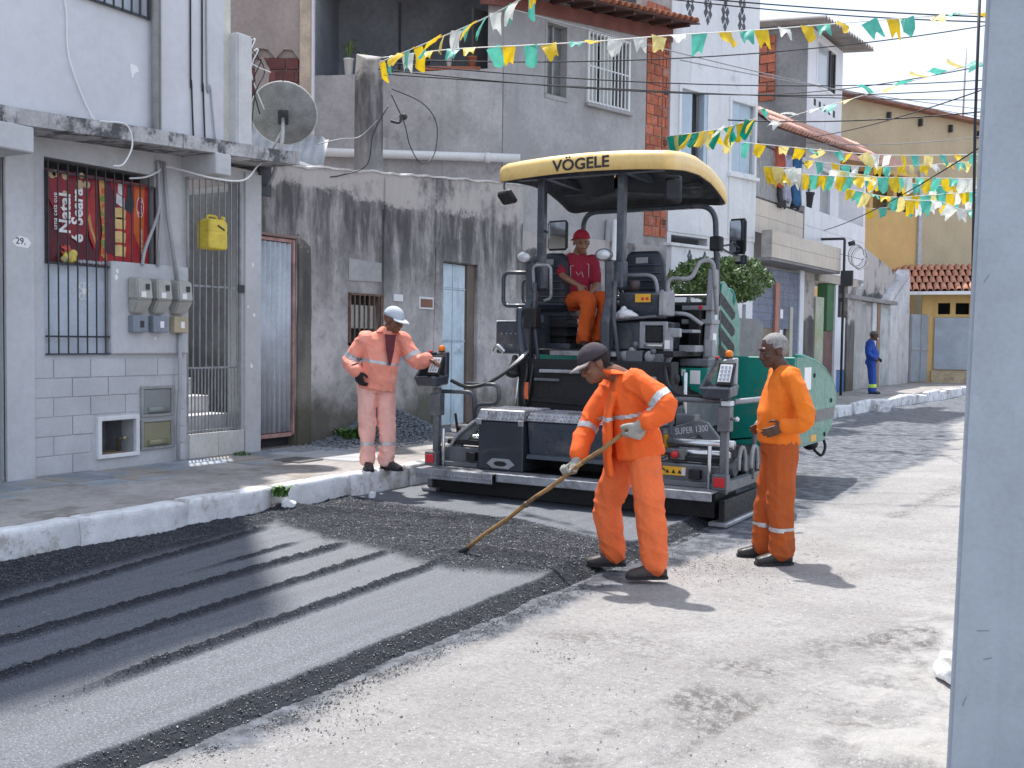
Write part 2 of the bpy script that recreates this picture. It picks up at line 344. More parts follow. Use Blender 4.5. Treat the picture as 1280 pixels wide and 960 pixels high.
def asphalt_material():
    m = bpy.data.materials.new('fresh_asphalt'); m.use_nodes = True; t = m.node_tree; N = t.nodes.new; K = t.links.new; b = t.nodes['Principled BSDF']
    pos = N('ShaderNodeNewGeometry').outputs['Position']; at = N('ShaderNodeAttribute'); at.attribute_name = 'rough'; ro = at.outputs['Fac']
    def noise(sc, det=6, r=.65, vec=None):
        n = N('ShaderNodeTexNoise'); n.inputs['Scale'].default_value = sc; n.inputs['Detail'].default_value = det; n.inputs['Roughness'].default_value = r; K(vec or pos, n.inputs['Vector']); return n.outputs['Fac']
    def rng(v, a, b_, c, d):
        n = N('ShaderNodeMapRange')
        for k, q in zip(('From Min','From Max','To Min','To Max'), (a,b_,c,d)): n.inputs[k].default_value = q
        K(v, n.inputs['Value']); return n.outputs[0]
    def mix(f, a, c):
        n = N('ShaderNodeMix'); n.data_type = 'RGBA'; K(f, n.inputs[0])
        for s, q in ((6,a),(7,c)):
            if isinstance(q, tuple): n.inputs[s].default_value = (*q,1)
            else: K(q, n.inputs[s])
        return n.outputs[2]
    mp_ = N('ShaderNodeMapping'); mp_.inputs['Scale'].default_value = (9,.5,1); K(pos, mp_.inputs['Vector'])
    c = mix(rng(noise(1, 4, .6, mp_.outputs[0]), .35, .65, 0, 1), (.052,.063,.084), (.084,.099,.129))
    c = mix(rng(noise(75, 3, .8), .48, .60, 0, .92), c, (.014,.016,.022))
    c = mix(rng(noise(95, 3, .8), .54, .64, 0, .85), c, (.24,.265,.32))
    c = mix(rng(ro, 0, 1, 0, .92), c, (.017,.019,.025)); K(c, b.inputs['Base Color'])  # self-shadow of the rough parts painted in as a darker colour
    n = N('ShaderNodeMath'); n.operation = 'ADD'; K(rng(noise(6), .3, .7, .50, .62), n.inputs[0]); K(rng(ro, 0, 1, 0, .3), n.inputs[1]); K(n.outputs[0], b.inputs['Roughness']); K(rng(ro, 0, .8, 1.0, .25), b.inputs['Specular IOR Level'])
    bp = N('ShaderNodeBump'); bp.inputs['Strength'].default_value = .7; bp.inputs['Distance'].default_value = .006; K(noise(150, 4, .75), bp.inputs['Height']); K(bp.outputs[0], b.inputs['Normal'])
    return m
# ---- fresh asphalt mat with screed ridges and a loose raked band
M_asph = asphalt_material()
M_loose = mat('loose_asphalt', (.055,.062,.077), .42, var=.7, vs=60, bump=.3, bs=180, rn=0, spec=.9)
xs = np.arange(-6.66, -3.08, .0125); ys = np.arange(1.0, 9.7, .0125); X, Y = np.meshgrid(xs, ys, indexing='ij')
H = np.full(X.shape, .055)+.004*fbm(X,Y,.9,61)
fine = fbm(X,Y,.05,71,3)
def ridge(x0, x1, ya, yb, h, wd):
    global H, rough
    xc = x0+(x1-x0)*(Y-3.2)/3.0+.012*vnoise(Y,Y*0,.5,int(abs(x0)*100)); t = (X-xc)/wd
    on = np.clip((Y-ya)/.8,0,1)*np.clip((yb-Y)/.25,0,1)
    prof = np.where(t > 0, np.exp(-(t*1.9)**2), np.exp(-(t*.8)**2))
    H += on*h*prof*(1+.25*vnoise(X,Y,.06,90)+.25*fine)
    H -= on*.010*np.exp(-((t-1.5)/.55)**2)
    rough = np.maximum(rough, on*np.where(t > 0, np.exp(-(t*.75)**2), np.exp(-(t*1.3)**2)))  # mask wider on the right flank, painting the ridge's shadow line dark
rough = np.zeros(X.shape)
ridge(-5.55,-6.08,-2,6.55,.022,.036); ridge(-4.96,-5.14,-2,6.4,.026,.038); ridge(-4.48,-4.69,2.0,6.35,.024,.034); ridge(-3.99,-4.16,2.6,6.3,.026,.036); ridge(-5.2,-5.5,4.7,6.2,.014,.022)
lb = np.interp(Y,[0,3.8,6.6,7.2],[-5.6,-5.83,-6.2,-6.3])                                   # loose strip beside the kerb
edge = 1/(1+np.exp((X-lb+.06*fbm(X,Y,.4,77))/.03))*np.clip((7.6-Y)/.6,0,1); rough = np.maximum(rough, edge); H += edge*(.022+.02*fbm(X,Y,.3,78))
y0 = np.interp(X,[-6.6,-6.0,-4.7,-4.0,-3.1],[6.75,6.55,6.2,6.02,6.25])+.1*fbm(X,Y,.35,81); y1 = np.interp(X,[-6.6,-4.6,-4,-3.1],[8.2,7.85,7.7,7.45])+.05*fbm(X,Y,.5,82)
band = 1/(1+np.exp((y0-Y)/.04))/(1+np.exp((Y-y1)/.05)); rough = np.maximum(rough, band)
H += band*(.016+.035*fbm(X,Y,.5,83)+.006*fine)
H += .045*np.exp(-((Y-np.interp(X,[-6.55,-5.6,-4.1,-3.2],[7.1,7.38,7.8,7.9]))/.07)**2)*band+.06*np.exp(-((Y-6.45-.12*np.sin(X*3))/.09)**2)*np.clip((X+4.4)/.4,0,1)
re = -3.25+.03*fbm(X,Y,.3,85); er = np.clip((X-re+.06)/.15,0,1)                                # crumbling right edge
H = H*(1-er**1.3)+er*(-.012); rough = np.maximum(rough, np.clip((X-re+.075)/.03,0,1)); H += .012*np.exp(-((X-re+.08)/.035)**2)
H += rough*(.008*fine+.012*np.abs(vnoise(X,Y,.03,87))+.010*vnoise(X,Y,.016,88)); H += (1-rough)*.0015*fine
me = grid_mesh('fresh_asphalt', xs, ys, H, M_asph)
o = link('fresh_asphalt', me); a = me.attributes.new('rough','FLOAT','POINT'); a.data.foreach_set('value', np.clip(rough,0,1).ravel().astype(np.float32))
tag(o, 'fresh dark asphalt mat with raised screed ridges left behind the paver', 'asphalt', kind='structure')
rs = np.random.RandomState(3); p = rough.ravel()**2+.0006; p = p/p.sum(); idx = rs.choice(p.size, 60000, p=p)
pts = np.stack([X.ravel()[idx]+rs.randn(60000)*.005, Y.ravel()[idx]+rs.randn(60000)*.005, H.ravel()[idx]+.003], -1)
pts2 = np.stack([-3.12+np.abs(rs.randn(2600))*.07, rs.uniform(1.5,6.4,2600), np.full(2600,.004)], -1)
cl = [(-2.56,4.84,.1,60),(-2.99,3.23,.12,60),(-2.85,3.48,.1,90),(-2.4,7.2,.3,300),(-2.7,8.2,.35,500),(-1.62,4.26,.5,80),(-2.2,4.0,.6,60),(-2.9,7.3,.25,900)]
pts3 = np.concatenate([np.stack([a+rs.randn(n)*s, b+rs.randn(n)*s, np.full(n,.008)], -1) for a,b,s,n in cl])
PT = np.concatenate([pts, pts2, pts3]); SZ = rs.uniform(.0025,.006,len(PT))*np.where(rs.rand(len(PT)) < .06, 1.7, 1)
o = link('loose_asphalt', chunks('loose_asphalt', PT, SZ, M_loose)); tag(o, 'loose black asphalt crumbs along the ridges and raked band', 'asphalt crumbs', kind='stuff')

# ---- pavement and kerbs
M_pave = mat('pavement_cement', (.33,.31,.30), .9, var=.22, vs=1.2, bump=.5, bs=25, dirt=[((.19,.17,.155),1.7,.55,.75),((.38,.36,.34),3.1,.6,.6),((.36,.22,.13),.9,.66,.5)])
M_kerb = mat('kerb_whitewash', (.74,.75,.77), .85, var=.12, vs=6, bump=.6, bs=60, dirt=[((.42,.39,.35),3.4,.56,.8),((.09,.085,.08),7,.66,.8)])
M_slab = mat('slate_slab', (.25,.28,.32), .7, var=.2, vs=2, bump=.3, bs=30, rn=.2, dirt=((.34,.29,.24),2.2,.54,.8))
pv = thing('pavement', 'raised cement pavement running along the house fronts', 'pavement', kind='structure')
yy = list(np.arange(-4, 10, 1.0))+[10,12,16,20,23.4,27,31,34.6,38,42,60,80]
mb = MB()
for a, b in zip(yy, yy[1:]):
    ka, kb = kerb_x(a)-.14, kerb_x(b)-.14
    mb.hexa([(-16,a,-.1),(ka,a,-.1),(kb,b,-.1),(-16,b,-.1)], [(-16,a,.272),(ka,a,.272),(kb,b,.272),(-16,b,.272)])
mb.build('pavement_bed', M_pave, pv)
y = 3.6
for i in range(12):
    l = rnd.uniform(.42,.75)
    MB().box(-8.86,-8.33-rnd.uniform(0,.05),y+.008,y+l-.008,.25,.279+rnd.uniform(0,.006)).build('paving_slab', M_slab, pv, .004); y += l
    if rnd.random() < .6: MB().box(-8.30,-7.9-rnd.uniform(0,.12),y-l+.01,y-.012,.25,.276+rnd.uniform(0,.005)).build('paving_slab', M_slab, pv, .004)
MB().box(-8.6,-7.3,9.05,9.75,.25,.284).build('paving_slab', mat('pale_cement_patch',(.40,.41,.42),.85,var=.12,bump=.3,bs=30), pv, .01)
MB().box(-8.1,-7.7,8.6,9.0,.25,.287).build('drain_cover', mat('old_iron',(.10,.10,.10),.7,bump=.4,bs=50), pv, .006)
def rough_block(lx, ly, lz, seed, amp=.02, nx=3, ny=8, nz=4):
    bm = bmesh.new(); bmesh.ops.create_cube(bm, size=1)
    bmesh.ops.subdivide_edges(bm, edges=bm.edges, cuts=9, use_grid_fill=True)
    for v in bm.verts:
        c = V3((v.co.x*lx, v.co.y*ly, v.co.z*lz)); e = sum(abs(abs(q)-.5) < .01 for q in v.co)
        c -= V3((np.sign(v.co.x), np.sign(v.co.y)*.5, np.sign(v.co.z)))*(.006*(e-1))
        n = (mnoise.noise_vector(c*5+V3((seed*3.1,0,0)))+mnoise.noise_vector(c*17+V3((seed*3.1,0,0)))*.55)*amp; v.co = c+n
    me = bpy.data.meshes.new('kerb_stone'); bm.to_mesh(me); bm.free()
    for q in me.polygons: q.use_smooth = True
    me.materials.append(M_kerb); return me
kb = thing('kerb', 'whitewashed kerb of rough stones along the pavement edge', 'kerb', kind='structure')
stones = [rough_block(.17,1.0,.36,i,.011) for i in range(5)]
y = -2.0; i = 0
while y < 9.6:
    l = 1.0 if not (6.2 < y < 7) else .93
    link('kerb_stone', stones[i % 5], kb, (kerb_x(y+.5)-.085+rnd.uniform(-.012,.012), y+.5, .105+rnd.uniform(-.008,.008)), (0, rnd.uniform(-.02,.02), rnd.uniform(-.012,.012)))
    y += l+(.13 if 6.85 < y+l < 7.1 else .004); i += 1
while y < 48:
    l = rnd.uniform(.8,1.5)
    o = link('kerb_stone', stones[i % 5], kb, (kerb_x(y+l/2)-.09+rnd.uniform(-.06,.06), y+l/2, .09+rnd.uniform(-.04,.02)), (rnd.uniform(-.05,.05), rnd.uniform(-.15,.15), -.09+rnd.uniform(-.08,.08)))
    o.scale = (1.3,l,1); y += l+rnd.uniform(0,.25); i += 1
for (x,y,z,s,nm,lb) in [(-6.5,7.12,.11,.11,'painted_rubble','whitewashed lump of rubble lying in the kerb gap'),(-6.42,8.28,.075,.07,'painted_rubble','small white rubble chip at the foot of the kerb'),
                  (-.63,5.5,.06,.17,'painted_rubble','whitewashed stone on the road beside the grey pillar'),(-5.0,26.5,.06,.28,'painted_rubble','flat white broken slab lying below the far kerb')]:
    o = link(nm, rough_block(s,s*1.3,s*.8,y,.03), None, (x,y,z), (0,.2,.6)); tag(o, lb, 'rubble')

# ---- gravel pile and weeds
M_grav = mat('blue_gravel', (.17,.19,.22), .8, var=.35, vs=30, bump=.2, bs=80)
rs = np.random.RandomState(9); n = 5200; gx = rs.normal(0,1,n); gy = rs.normal(0,1,n)
X_ = -8.97+np.abs(gx)*.36; Y_ = 11.75+gy*.75; hz = .40*np.exp(-((X_+8.97)/.45)**2-((Y_-11.75)/.85)**2)
o = link('gravel_pile', chunks('gravel_pile', np.stack([X_,Y_,.275+hz*rs.rand(n)**.3],-1), rs.uniform(.014,.034,n), M_grav, 4)); tag(o, 'pile of blue grey gravel against the stained wall', 'gravel', kind='stuff')
M_weed = mat('weed_leaf', (.07,.16,.03), .6, var=.3, vs=8, bump=0)
def weed(x, y, z, r, h, n, label, seed):
    q = random.Random(seed); mb = MB()
    for _ in range(n):
        a = q.uniform(0,6.28); d = r*q.random()**.6; c = V3((d*math.cos(a), d*math.sin(a), 0)); l = h*q.uniform(.5,1); b = q.uniform(0,6.28); t = V3((math.cos(b),math.sin(b),0))
        s_ = V3((-t.y,t.x,0))*l*.14; m1 = c+t*l*.25+V3((0,0,l*.6)); e = c+t*l*.7+V3((0,0,l*.8))
        mb.add([c-s_*.4,c+s_*.4,m1+s_,m1-s_,e],[(0,1,2,3),(3,2,4)])
    tag(mb.build('weed', M_weed, None, loc=(x,y,z)), label, 'weed')
weed(-8.75,10.85,.27,.22,.26,160,'leafy green weed growing on the gravel pile',1); weed(-6.56,7.08,.2,.07,.14,60,'small green weed sprouting from the kerb gap',2)
weed(-8.7,8.75,.275,.1,.07,50,'low green weed at the tiled doorstep',3); weed(-6.75,25.6,.27,.35,.8,180,'tall green weeds growing at the mouldy far wall',4)
# ================================================================ grey house on the left
GREY = (.52,.53,.55)
M_gw = mat('grey_paint', GREY, .8, var=.08, vs=1.5, bump=.18, bs=35, dirt=[((.38,.385,.40),1.3,.58,.5),((.75,.76,.78),9,.72,.8)], streak=((.40,.41,.44),.35,4))
M_gw2 = mat('grey_paint_upper', (.60,.62,.66), .8, var=.06, vs=1.0, bump=.10, bs=20, dirt=((.52,.54,.58),.8,.62,.4), streak=((.46,.48,.52),.25,3))
M_block = mat('painted_block', (.51,.52,.54), .82, var=.07, vs=3, bump=.22, bs=40, rn=.05, dirt=((.38,.37,.37),2.0,.66,.5))
M_moss = mat('mossy_concrete', (.44,.44,.45), .9, var=.2, vs=3, bump=.5, bs=25, dirt=[((.055,.055,.06),2.4,.50,.9),((.58,.58,.59),4,.6,.6)], streak=((.05,.05,.055),.8,9))
M_dark = mat('dark_interior', (.05,.052,.058), .9, var=.2, bump=0)
M_iron = mat('dark_iron', (.05,.052,.06), .55, .3, var=.2, vs=9, bump=.1, bs=80)
M_gal = mat('grey_bar_paint', (.42,.43,.45), .5, .2, var=.15, vs=8, bump=.05)
M_pvc = mat('grey_conduit', (.36,.37,.39), .5, var=.12, vs=5, bump=.05)
M_wpvc = mat('white_pvc', (.74,.75,.76), .4, var=.06, vs=3, bump=.03, dirt=((.45,.43,.40),2,.62,.5))
M_wht = mat('white_paint', (.76,.77,.79), .7, var=.05, vs=2, bump=.12, bs=40, dirt=((.5,.49,.48),1.6,.62,.5), streak=((.48,.48,.48),.4,6))
M_tile = mat('doorstep_tile', (.58,.57,.55), .35, var=.08, vs=5, bump=.02)
H1 = thing('grey_house', 'grey painted house with poster window, barred door and mossy slab', 'house', (-8.9,0,0), R(90))
ops = [(6.35,7.66,2.33,3.34),(6.35,7.07,1.44,2.40),(8.1,8.93,.56,3.44),(6.96,7.41,.42,.78)]
MB().wall(5.93,9.22,.2,3.60,0,.22,ops).build('front_wall', M_gw, H1)
sh = MB().box(5.93,6.0,.22,6,.2,3.58).box(9.75,9.82,.34,6,.2,3.58).box(9.16,9.76,.315,.335,.2,3.58).box(5.93,9.22,5.9,6,.2,3.58).build('shell_wall', M_gw, H1)  # unseen walls added to block light from the rooms inside
it = MB().box(6.0,7.95,1.0,1.05,.2,3.5).box(7.97,8.02,.22,1.05,.2,3.5).box(7.97,9.75,2.6,2.65,.2,3.5).box(9.735,9.748,.34,2.6,.2,3.5).box(9.155,9.735,.338,.345,.2,3.5).box(6.9,7.5,.5,.54,.36,.9).box(6.9,6.94,.22,.5,.3,.9).box(7.43,7.47,.22,.5,.3,.9).box(6.9,7.47,.22,.5,.36,.41)
it.build('inner_wall', mat('inner_wall_paint',(.30,.31,.33),.9,var=.2,vs=1.5,bump=.2,dirt=((.6,.6,.6),2.2,.69,.9)), H1)
for k in range(4): MB().box(8.04,8.95,.24+.3*k,2.6,.3+.2*k,.74+.2*k).build('stair_step', mat('inner_step',(.6,.6,.62),.8,var=.12,vs=4), H1, .008)
bx('pilaster', M_gw, H1, 5.93,6.22,-.035,.02,.2,3.44); bx('pilaster', M_gw, H1, 8.96,9.22,-.035,.02,.2,3.56)
# slab, rising a little along the street
def zs(x): return 3.475+(x-5.56)*.052
sl = MB()
xs_ = np.linspace(3.0,9.36,26)
for a, b in zip(xs_, xs_[1:]):
    j = lambda x: .012*mnoise.noise(V3((x*5,0,0))); k = lambda x: .02*mnoise.noise(V3((x*4,3,0)))
    sl.hexa([(a,-.5+j(a),zs(a)),(b,-.5+j(b),zs(b)),(b,.6,zs(b)),(a,.6,zs(a))], [(a,-.5+j(a),zs(a)+.145+k(a)),(b,-.5+j(b),zs(b)+.145+k(b)),(b,.6,zs(b)+.15),(a,.6,zs(a)+.15)])
sl.build('canopy_slab', M_moss, H1)
bx('beam', M_gw, H1, 5.52,5.88,-.53,.1,3.25,3.478, bevel=.012); bx('beam', M_gw, H1, 8.03,8.25,-.53,.1,3.38,3.608, bevel=.012)
ww = [(6.38,7.22,4.80,6.2)]
MB().wall(2.5,7.3,3.58,13.4,-.40,-.2,ww).build('upper_wall', M_gw2, H1)  # unseen height chosen so its shadow reaches across the fresh asphalt
MB().box(7.3,8.28,-.375,-.2,3.63,13.4).box(2.5,8.28,-.19,6,3.7,13.4).build('upper_wall', M_gw2, H1)
bx('corner_strip', mat('cream_paint',(.58,.58,.52),.8,var=.1,vs=2,streak=((.35,.35,.34),.5,5)), H1, 8.285,8.42,-.34,3,3.7,13.4)
ug = thing_part = MB().box(6.36,7.24,-.44,-.42,4.79,4.815).box(7.215,7.24,-.44,-.42,4.815,6.2).build('window_grille', M_iron, H1)
for k in range(9): MB().box(6.37+.105*k,6.385+.105*k,-.45,-.435,4.80,6.2).build('bar', M_iron, ug)
bx('window_pane', mat('window_glass_pale',(.45,.5,.55),.12,var=.1,bump=0), H1, 6.39,7.21,-.3,-.29,4.81,6.19, bevel=0)
# concrete blocks with open joints under the window
z = .285; row = 0
while z < 1.40:
    x = 6.225-(.21 if row % 2 else 0)
    while x < 8.06:
        a, b = max(x,6.225), min(x+.415,8.06)
        for (c,d,e,f) in ((6.88,7.93,.36,.82),(7.43,7.93,.36,1.13)):
            if z < f-.02 and z+.185 > e and a < d and b > c:
                if a < c: b = c
                elif b > d: a = d
                else: b = a
        if b-a > .05: MB().box(a+.002,b-.002,-.009-rnd.uniform(0,.005),.01,z+.002,z+.183).build('block', M_block, H1, .003)
        x += .42
    z += .188; row += 1
bx('meter_panel', M_gw, H1, 7.07,8.075,-.06,.02,1.455,2.40, bevel=.012)
for a, b in ((8.105,8.53),(8.535,8.93)): bx('step_tile', M_tile, H1, a,b,-.05,.2,.285,.56, bevel=.004)
# poster window grille and the tin sheet below it
gr = MB().box(6.35,7.66,-.03,-.005,2.325,2.345).box(6.35,7.66,-.03,-.005,3.20,3.215).box(6.352,6.364,-.03,-.005,2.345,3.20).box(7.645,7.657,-.03,-.005,2.345,3.20).build('window_grille', M_iron, H1)
for k in range(12): MB().box(6.36+.108*k,6.371+.108*k,-.042,-.031,1.46 if k < 7 else 2.33,3.30).build('bar', M_iron, gr)
MB().box(6.35,7.07,-.03,-.005,1.62,1.638).box(6.35,7.07,-.03,-.005,1.45,1.465).build('cross_bar', M_iron, gr)
ts = MB().box(6.352,7.068,.05,.058,1.442,2.328).build('tin_sheet', mat('blue_tin',(.52,.58,.66),.55,.05,var=.1,vs=3,bump=.1,bs=15,dirt=((.3,.33,.36),2,.6,.5)), H1)
M_stk = mat('white_sticker',(.85,.85,.85),.6,var=.03,bump=0)
fl = MB()
for k in range(6):
    a = k*math.pi/3; fl.tube([(6.82+.05*math.cos(a)+.03*math.cos(t),.046,2.08+.06*math.sin(a)+.034*math.sin(t)) for t in np.linspace(0,5.8,9)], .006, 5)
fl.lathe([(.0,-.001),(.03,0),(.03,.004),(0,.005)],(6.82,.048,2.08),12,Matrix.Rotation(R(90),3,'X')); fl.build('flower_sticker', M_stk, ts)
# door grille
M_gal2 = mat('silver_bar',(.30,.31,.33),.45,.35,var=.2,vs=9,bump=.1)
dg_ = MB().box(8.10,8.13,.0,.03,.565,3.44).box(8.90,8.93,.0,.03,.565,3.44).box(8.13,8.90,.0,.03,.565,.59).box(8.13,8.90,.0,.03,1.28,1.30).box(8.13,8.90,.0,.03,2.20,2.22).build('door_gate', M_gal2, H1)
for k in range(8): MB().box(8.185+.094*k,8.197+.094*k,-.012,0.0,1.30,3.42).build('bar', M_gal2, dg_)
for k in range(15): MB().box(8.16+.05*k,8.172+.05*k,-.012,0.0,.57,1.285).build('bar', M_gal2, dg_)
bx('latch', M_iron, dg_, 8.86,8.95,-.03,-.012,2.16,2.25, bevel=.004)
# number plate sticker
n_ = MB().prism([(5.985,2.50),(6.06,2.56),(6.15,2.545),(6.185,2.50),(6.15,2.45),(6.03,2.46)],-.0385,-.0365).build('number_sticker', M_stk, H1)
text('house_number','29,',.085,M_dark,n_,(6.075,-.040,2.51),WALL_ROT)
pt = MB().prism([(7.02,4.32),(7.10,4.31),(7.13,4.27),(7.07,4.23),(7.05,4.17),(7.03,4.24)],-.403,-.4005).build('paint_chip', M_stk, H1)
for (x,z,s_) in ((7.14,2.3,.02),(7.12,2.24,.025),(9.08,2.5,.02),(9.1,1.9,.02),(9.06,1.3,.025),(9.0,2.0,.015),(7.62,1.62,.015)):
    yy_ = -.0375 if x > 8.9 else -.0625
    MB().prism([(x+s_*rnd.uniform(.5,1.2)*math.cos(t),z+s_*rnd.uniform(.7,2)*math.sin(t)) for t in np.linspace(0,5.5,7)],yy_,yy_+.002).build('paint_chip', M_stk, H1)

# ---- poster (banner) hung behind the bars
def C(n, c, r=.5): return mat('poster_'+n, c, r, var=.18, vs=9, bump=0)
PO = thing('poster', 'red festive food poster with white slogan hung inside the barred window', 'poster', (-8.9,0,0), R(90))
pl = MB()
for k in range(16):
    a, b = 6.375+1.255*k/16, 6.375+1.255*(k+1)/16; ya, yb = .045+.006*math.sin(k*1.3), .045+.006*math.sin((k+1)*1.3)
    pl.hexa([(a,ya,2.345+.03*(k < 3)),(b,yb,2.345),(b,yb+.004,2.345),(a,ya+.004,2.345)],[(a,ya,3.245),(b,yb,3.24),(b,yb+.004,3.24),(a,ya+.004,3.245)])
pl.build('poster_sheet', C('maroon',(.12,.010,.022)), PO)
def patch(n, c, pts, y=.034): return MB().prism(pts,y,y+.0025).build(n, C(n,c), PO)
patch('red_field',(.42,.015,.02),[(6.98,2.35),(7.625,2.35),(7.625,3.235),(7.12,3.235)],.0365)
patch('glow_field',(.26,.014,.03),[(6.62,2.62),(6.78,2.55),(6.98,2.9),(6.98,3.23),(6.38,3.23),(6.40,3.0)],.0362)
patch('orange_field',(.62,.12,.02),[(7.42,2.72),(7.55,2.45),(7.56,3.23),(7.43,3.23)],.0335)
patch('plum_field',(.10,.012,.035),[(7.03,2.5),(7.18,2.46),(7.22,3.0),(7.12,3.22),(7.02,3.22)],.0330)
for (x,z,r_) in ((6.46,3.19,.04),(6.50,3.2,.035),(6.60,3.19,.035),(6.77,3.13,.045),(6.85,3.14,.038),(6.79,3.22,.03),(6.60,3.02,.03)):
    patch('light_spot',(.55,.42,.26),[(x+r_*math.cos(t),z+r_*math.sin(t)) for t in np.linspace(0,5.8,12)],.0315)
patch('filling',(.40,.03,.03),[(6.87,3.05),(6.93,3.15),(6.96,2.9),(6.98,2.62),(6.94,2.5),(6.88,2.62),(6.84,2.85)],.031)
patch('bread',(.55,.30,.10),[(6.86,2.80),(6.885,2.7),(6.94,2.57),(6.965,2.5),(6.95,2.62),(6.91,2.72),(6.88,2.86)],.0295)
patch('bread',(.36,.22,.06),[(6.99,3.22),(7.05,3.22),(7.075,2.95),(7.06,2.6),(7.09,2.40),(7.01,2.45),(7.03,2.7),(7.0,3.0)],.0293)
for k in range(9): patch('lettuce' if k % 2 else 'sauce',(.18,.26,.04) if k % 2 else (.6,.10,.02),[(7.03+rnd.uniform(-.015,.03)+.02*math.cos(t),2.5+.075*k+.035*math.sin(t)) for t in np.linspace(0,5.6,8)],.0280)
for k,(zc,c) in enumerate(((2.52,(.7,.5,.2)),(2.66,(.62,.22,.05)),(2.80,(.62,.45,.2)),(2.90,(.55,.1,.04)))): patch('package',c,[(7.19,zc-.06),(7.31,zc-.06),(7.32,zc+.04),(7.25,zc+.06),(7.18,zc+.05)],.0312)
patch('bottle_shape',(.02,.03,.045),[(7.30,2.96),(7.40,2.9),(7.42,3.0),(7.40,3.2),(7.34,3.2),(7.33,3.08)],.0305)
patch('cup',(.72,.72,.74),[(7.20,3.0),(7.30,2.95),(7.30,3.06),(7.20,3.1)],.0300); patch('cup',(.62,.05,.1),[(7.22,3.1),(7.28,3.08),(7.28,3.2),(7.22,3.2)],.0297)
MW = C('lettering_white',(.85,.85,.85)); VR = (R(90),R(-90),0)
text('slogan','uma ceia que',.068,MW,PO,(6.49,.030,2.84),VR,1.0); text('slogan','#',.17,C('coral',(.75,.10,.07)),PO,(6.615,.029,2.46),VR,1.15,bold=.004)
text('slogan','Natal',.18,MW,PO,(6.60,.0285,2.83),VR,1.0,bold=.005); text('slogan','é',.18,MW,PO,(6.74,.0280,2.60),VR,.95,bold=.005); text('slogan','Seara',.18,MW,PO,(6.74,.0280,2.91),VR,.92,bold=.005)
MB().prism([(7.50+.045*math.cos(t),2.99+.11*math.sin(t)) for t in np.linspace(0,6.0,20)],.0295,.032).build('logo_oval', MW, PO)
MB().prism([(7.50+.038*math.cos(t),2.99+.1*math.sin(t)) for t in np.linspace(0,6.0,20)],.0275,.0292).build('logo_oval', C('logo_red',(.55,.01,.015)), PO)
text('logo','Seara',.066,MW,PO,(7.498,.0262,2.99),VR,1.0); text('slogan','uma ceia para todos',.032,MW,PO,(7.515,.029,2.63),VR,1.0)
lace = MB()
for k in range(24): lace.lathe([(0,0),(.02,.001),(.022,.004),(.012,.005)],(6.74+.037*k,.033,2.375-.004*(k%2)),6,Matrix.Rotation(R(90),3,'X'))
lace.build('lace_trim', mat('lace_print',(.45,.46,.5),.7,bump=0), PO)
# yellow package on the sill
yb = thing('yellow_package', 'crumpled yellow package wedged behind the window bars under the poster', 'package', (-8.885,6.62,2.35))
MB().blob((0,0,.055),(.03,.085,.06),n=10,k=6).blob((.012,.03,.09),(.02,.05,.04),n=8,k=6).build('wrapper', mat('yellow_wrap',(.62,.48,.10),.5,var=.3,vs=14,bump=.4,bs=25), yb)
MB().blob((.0,-.06,.03),(.028,.05,.035),n=8,k=6).build('flap', mat('yellow_wrap_dark',(.35,.3,.12),.5,var=.3,vs=14), yb)
# yellow jerrycan on the door gate
jc = thing('jerrycan', 'cut yellow plastic jerrycan hung on the barred door', 'jerrycan', (-8.84,8.42,2.62))
M_yel = mat('yellow_plastic',(.72,.55,.07),.45,var=.15,vs=6,bump=.08,bs=20,dirt=((.45,.35,.1),4,.6,.5))
MB().loft([[(x*.105*k,y_*.14*k,z_) for x,y_ in ((-1,-.85),(-.85,-1),(.85,-1),(1,-.85),(1,.85),(.85,1),(-.85,1),(-1,.85))] for z_,k in ((0,.9),(.02,1),(.17,1),(.19,.97),(.21,1),(.30,1),(.335,.8))],sm=False).build('body', M_yel, jc, .006)
MB().tube(fillet([(.0,-.08,.32),(0,-.08,.375),(0,.06,.375),(0,.06,.32)],.03),.016,8).build('handle', M_yel, jc)
MB().cyl((.06,.09,.33),(.07,.1,.37),.025,12).build('neck', M_yel, jc); MB().obox((.109,.03,.24),(.006,.11,.018),(R(-25),0,0)).build('cut_slot', M_dark, jc)
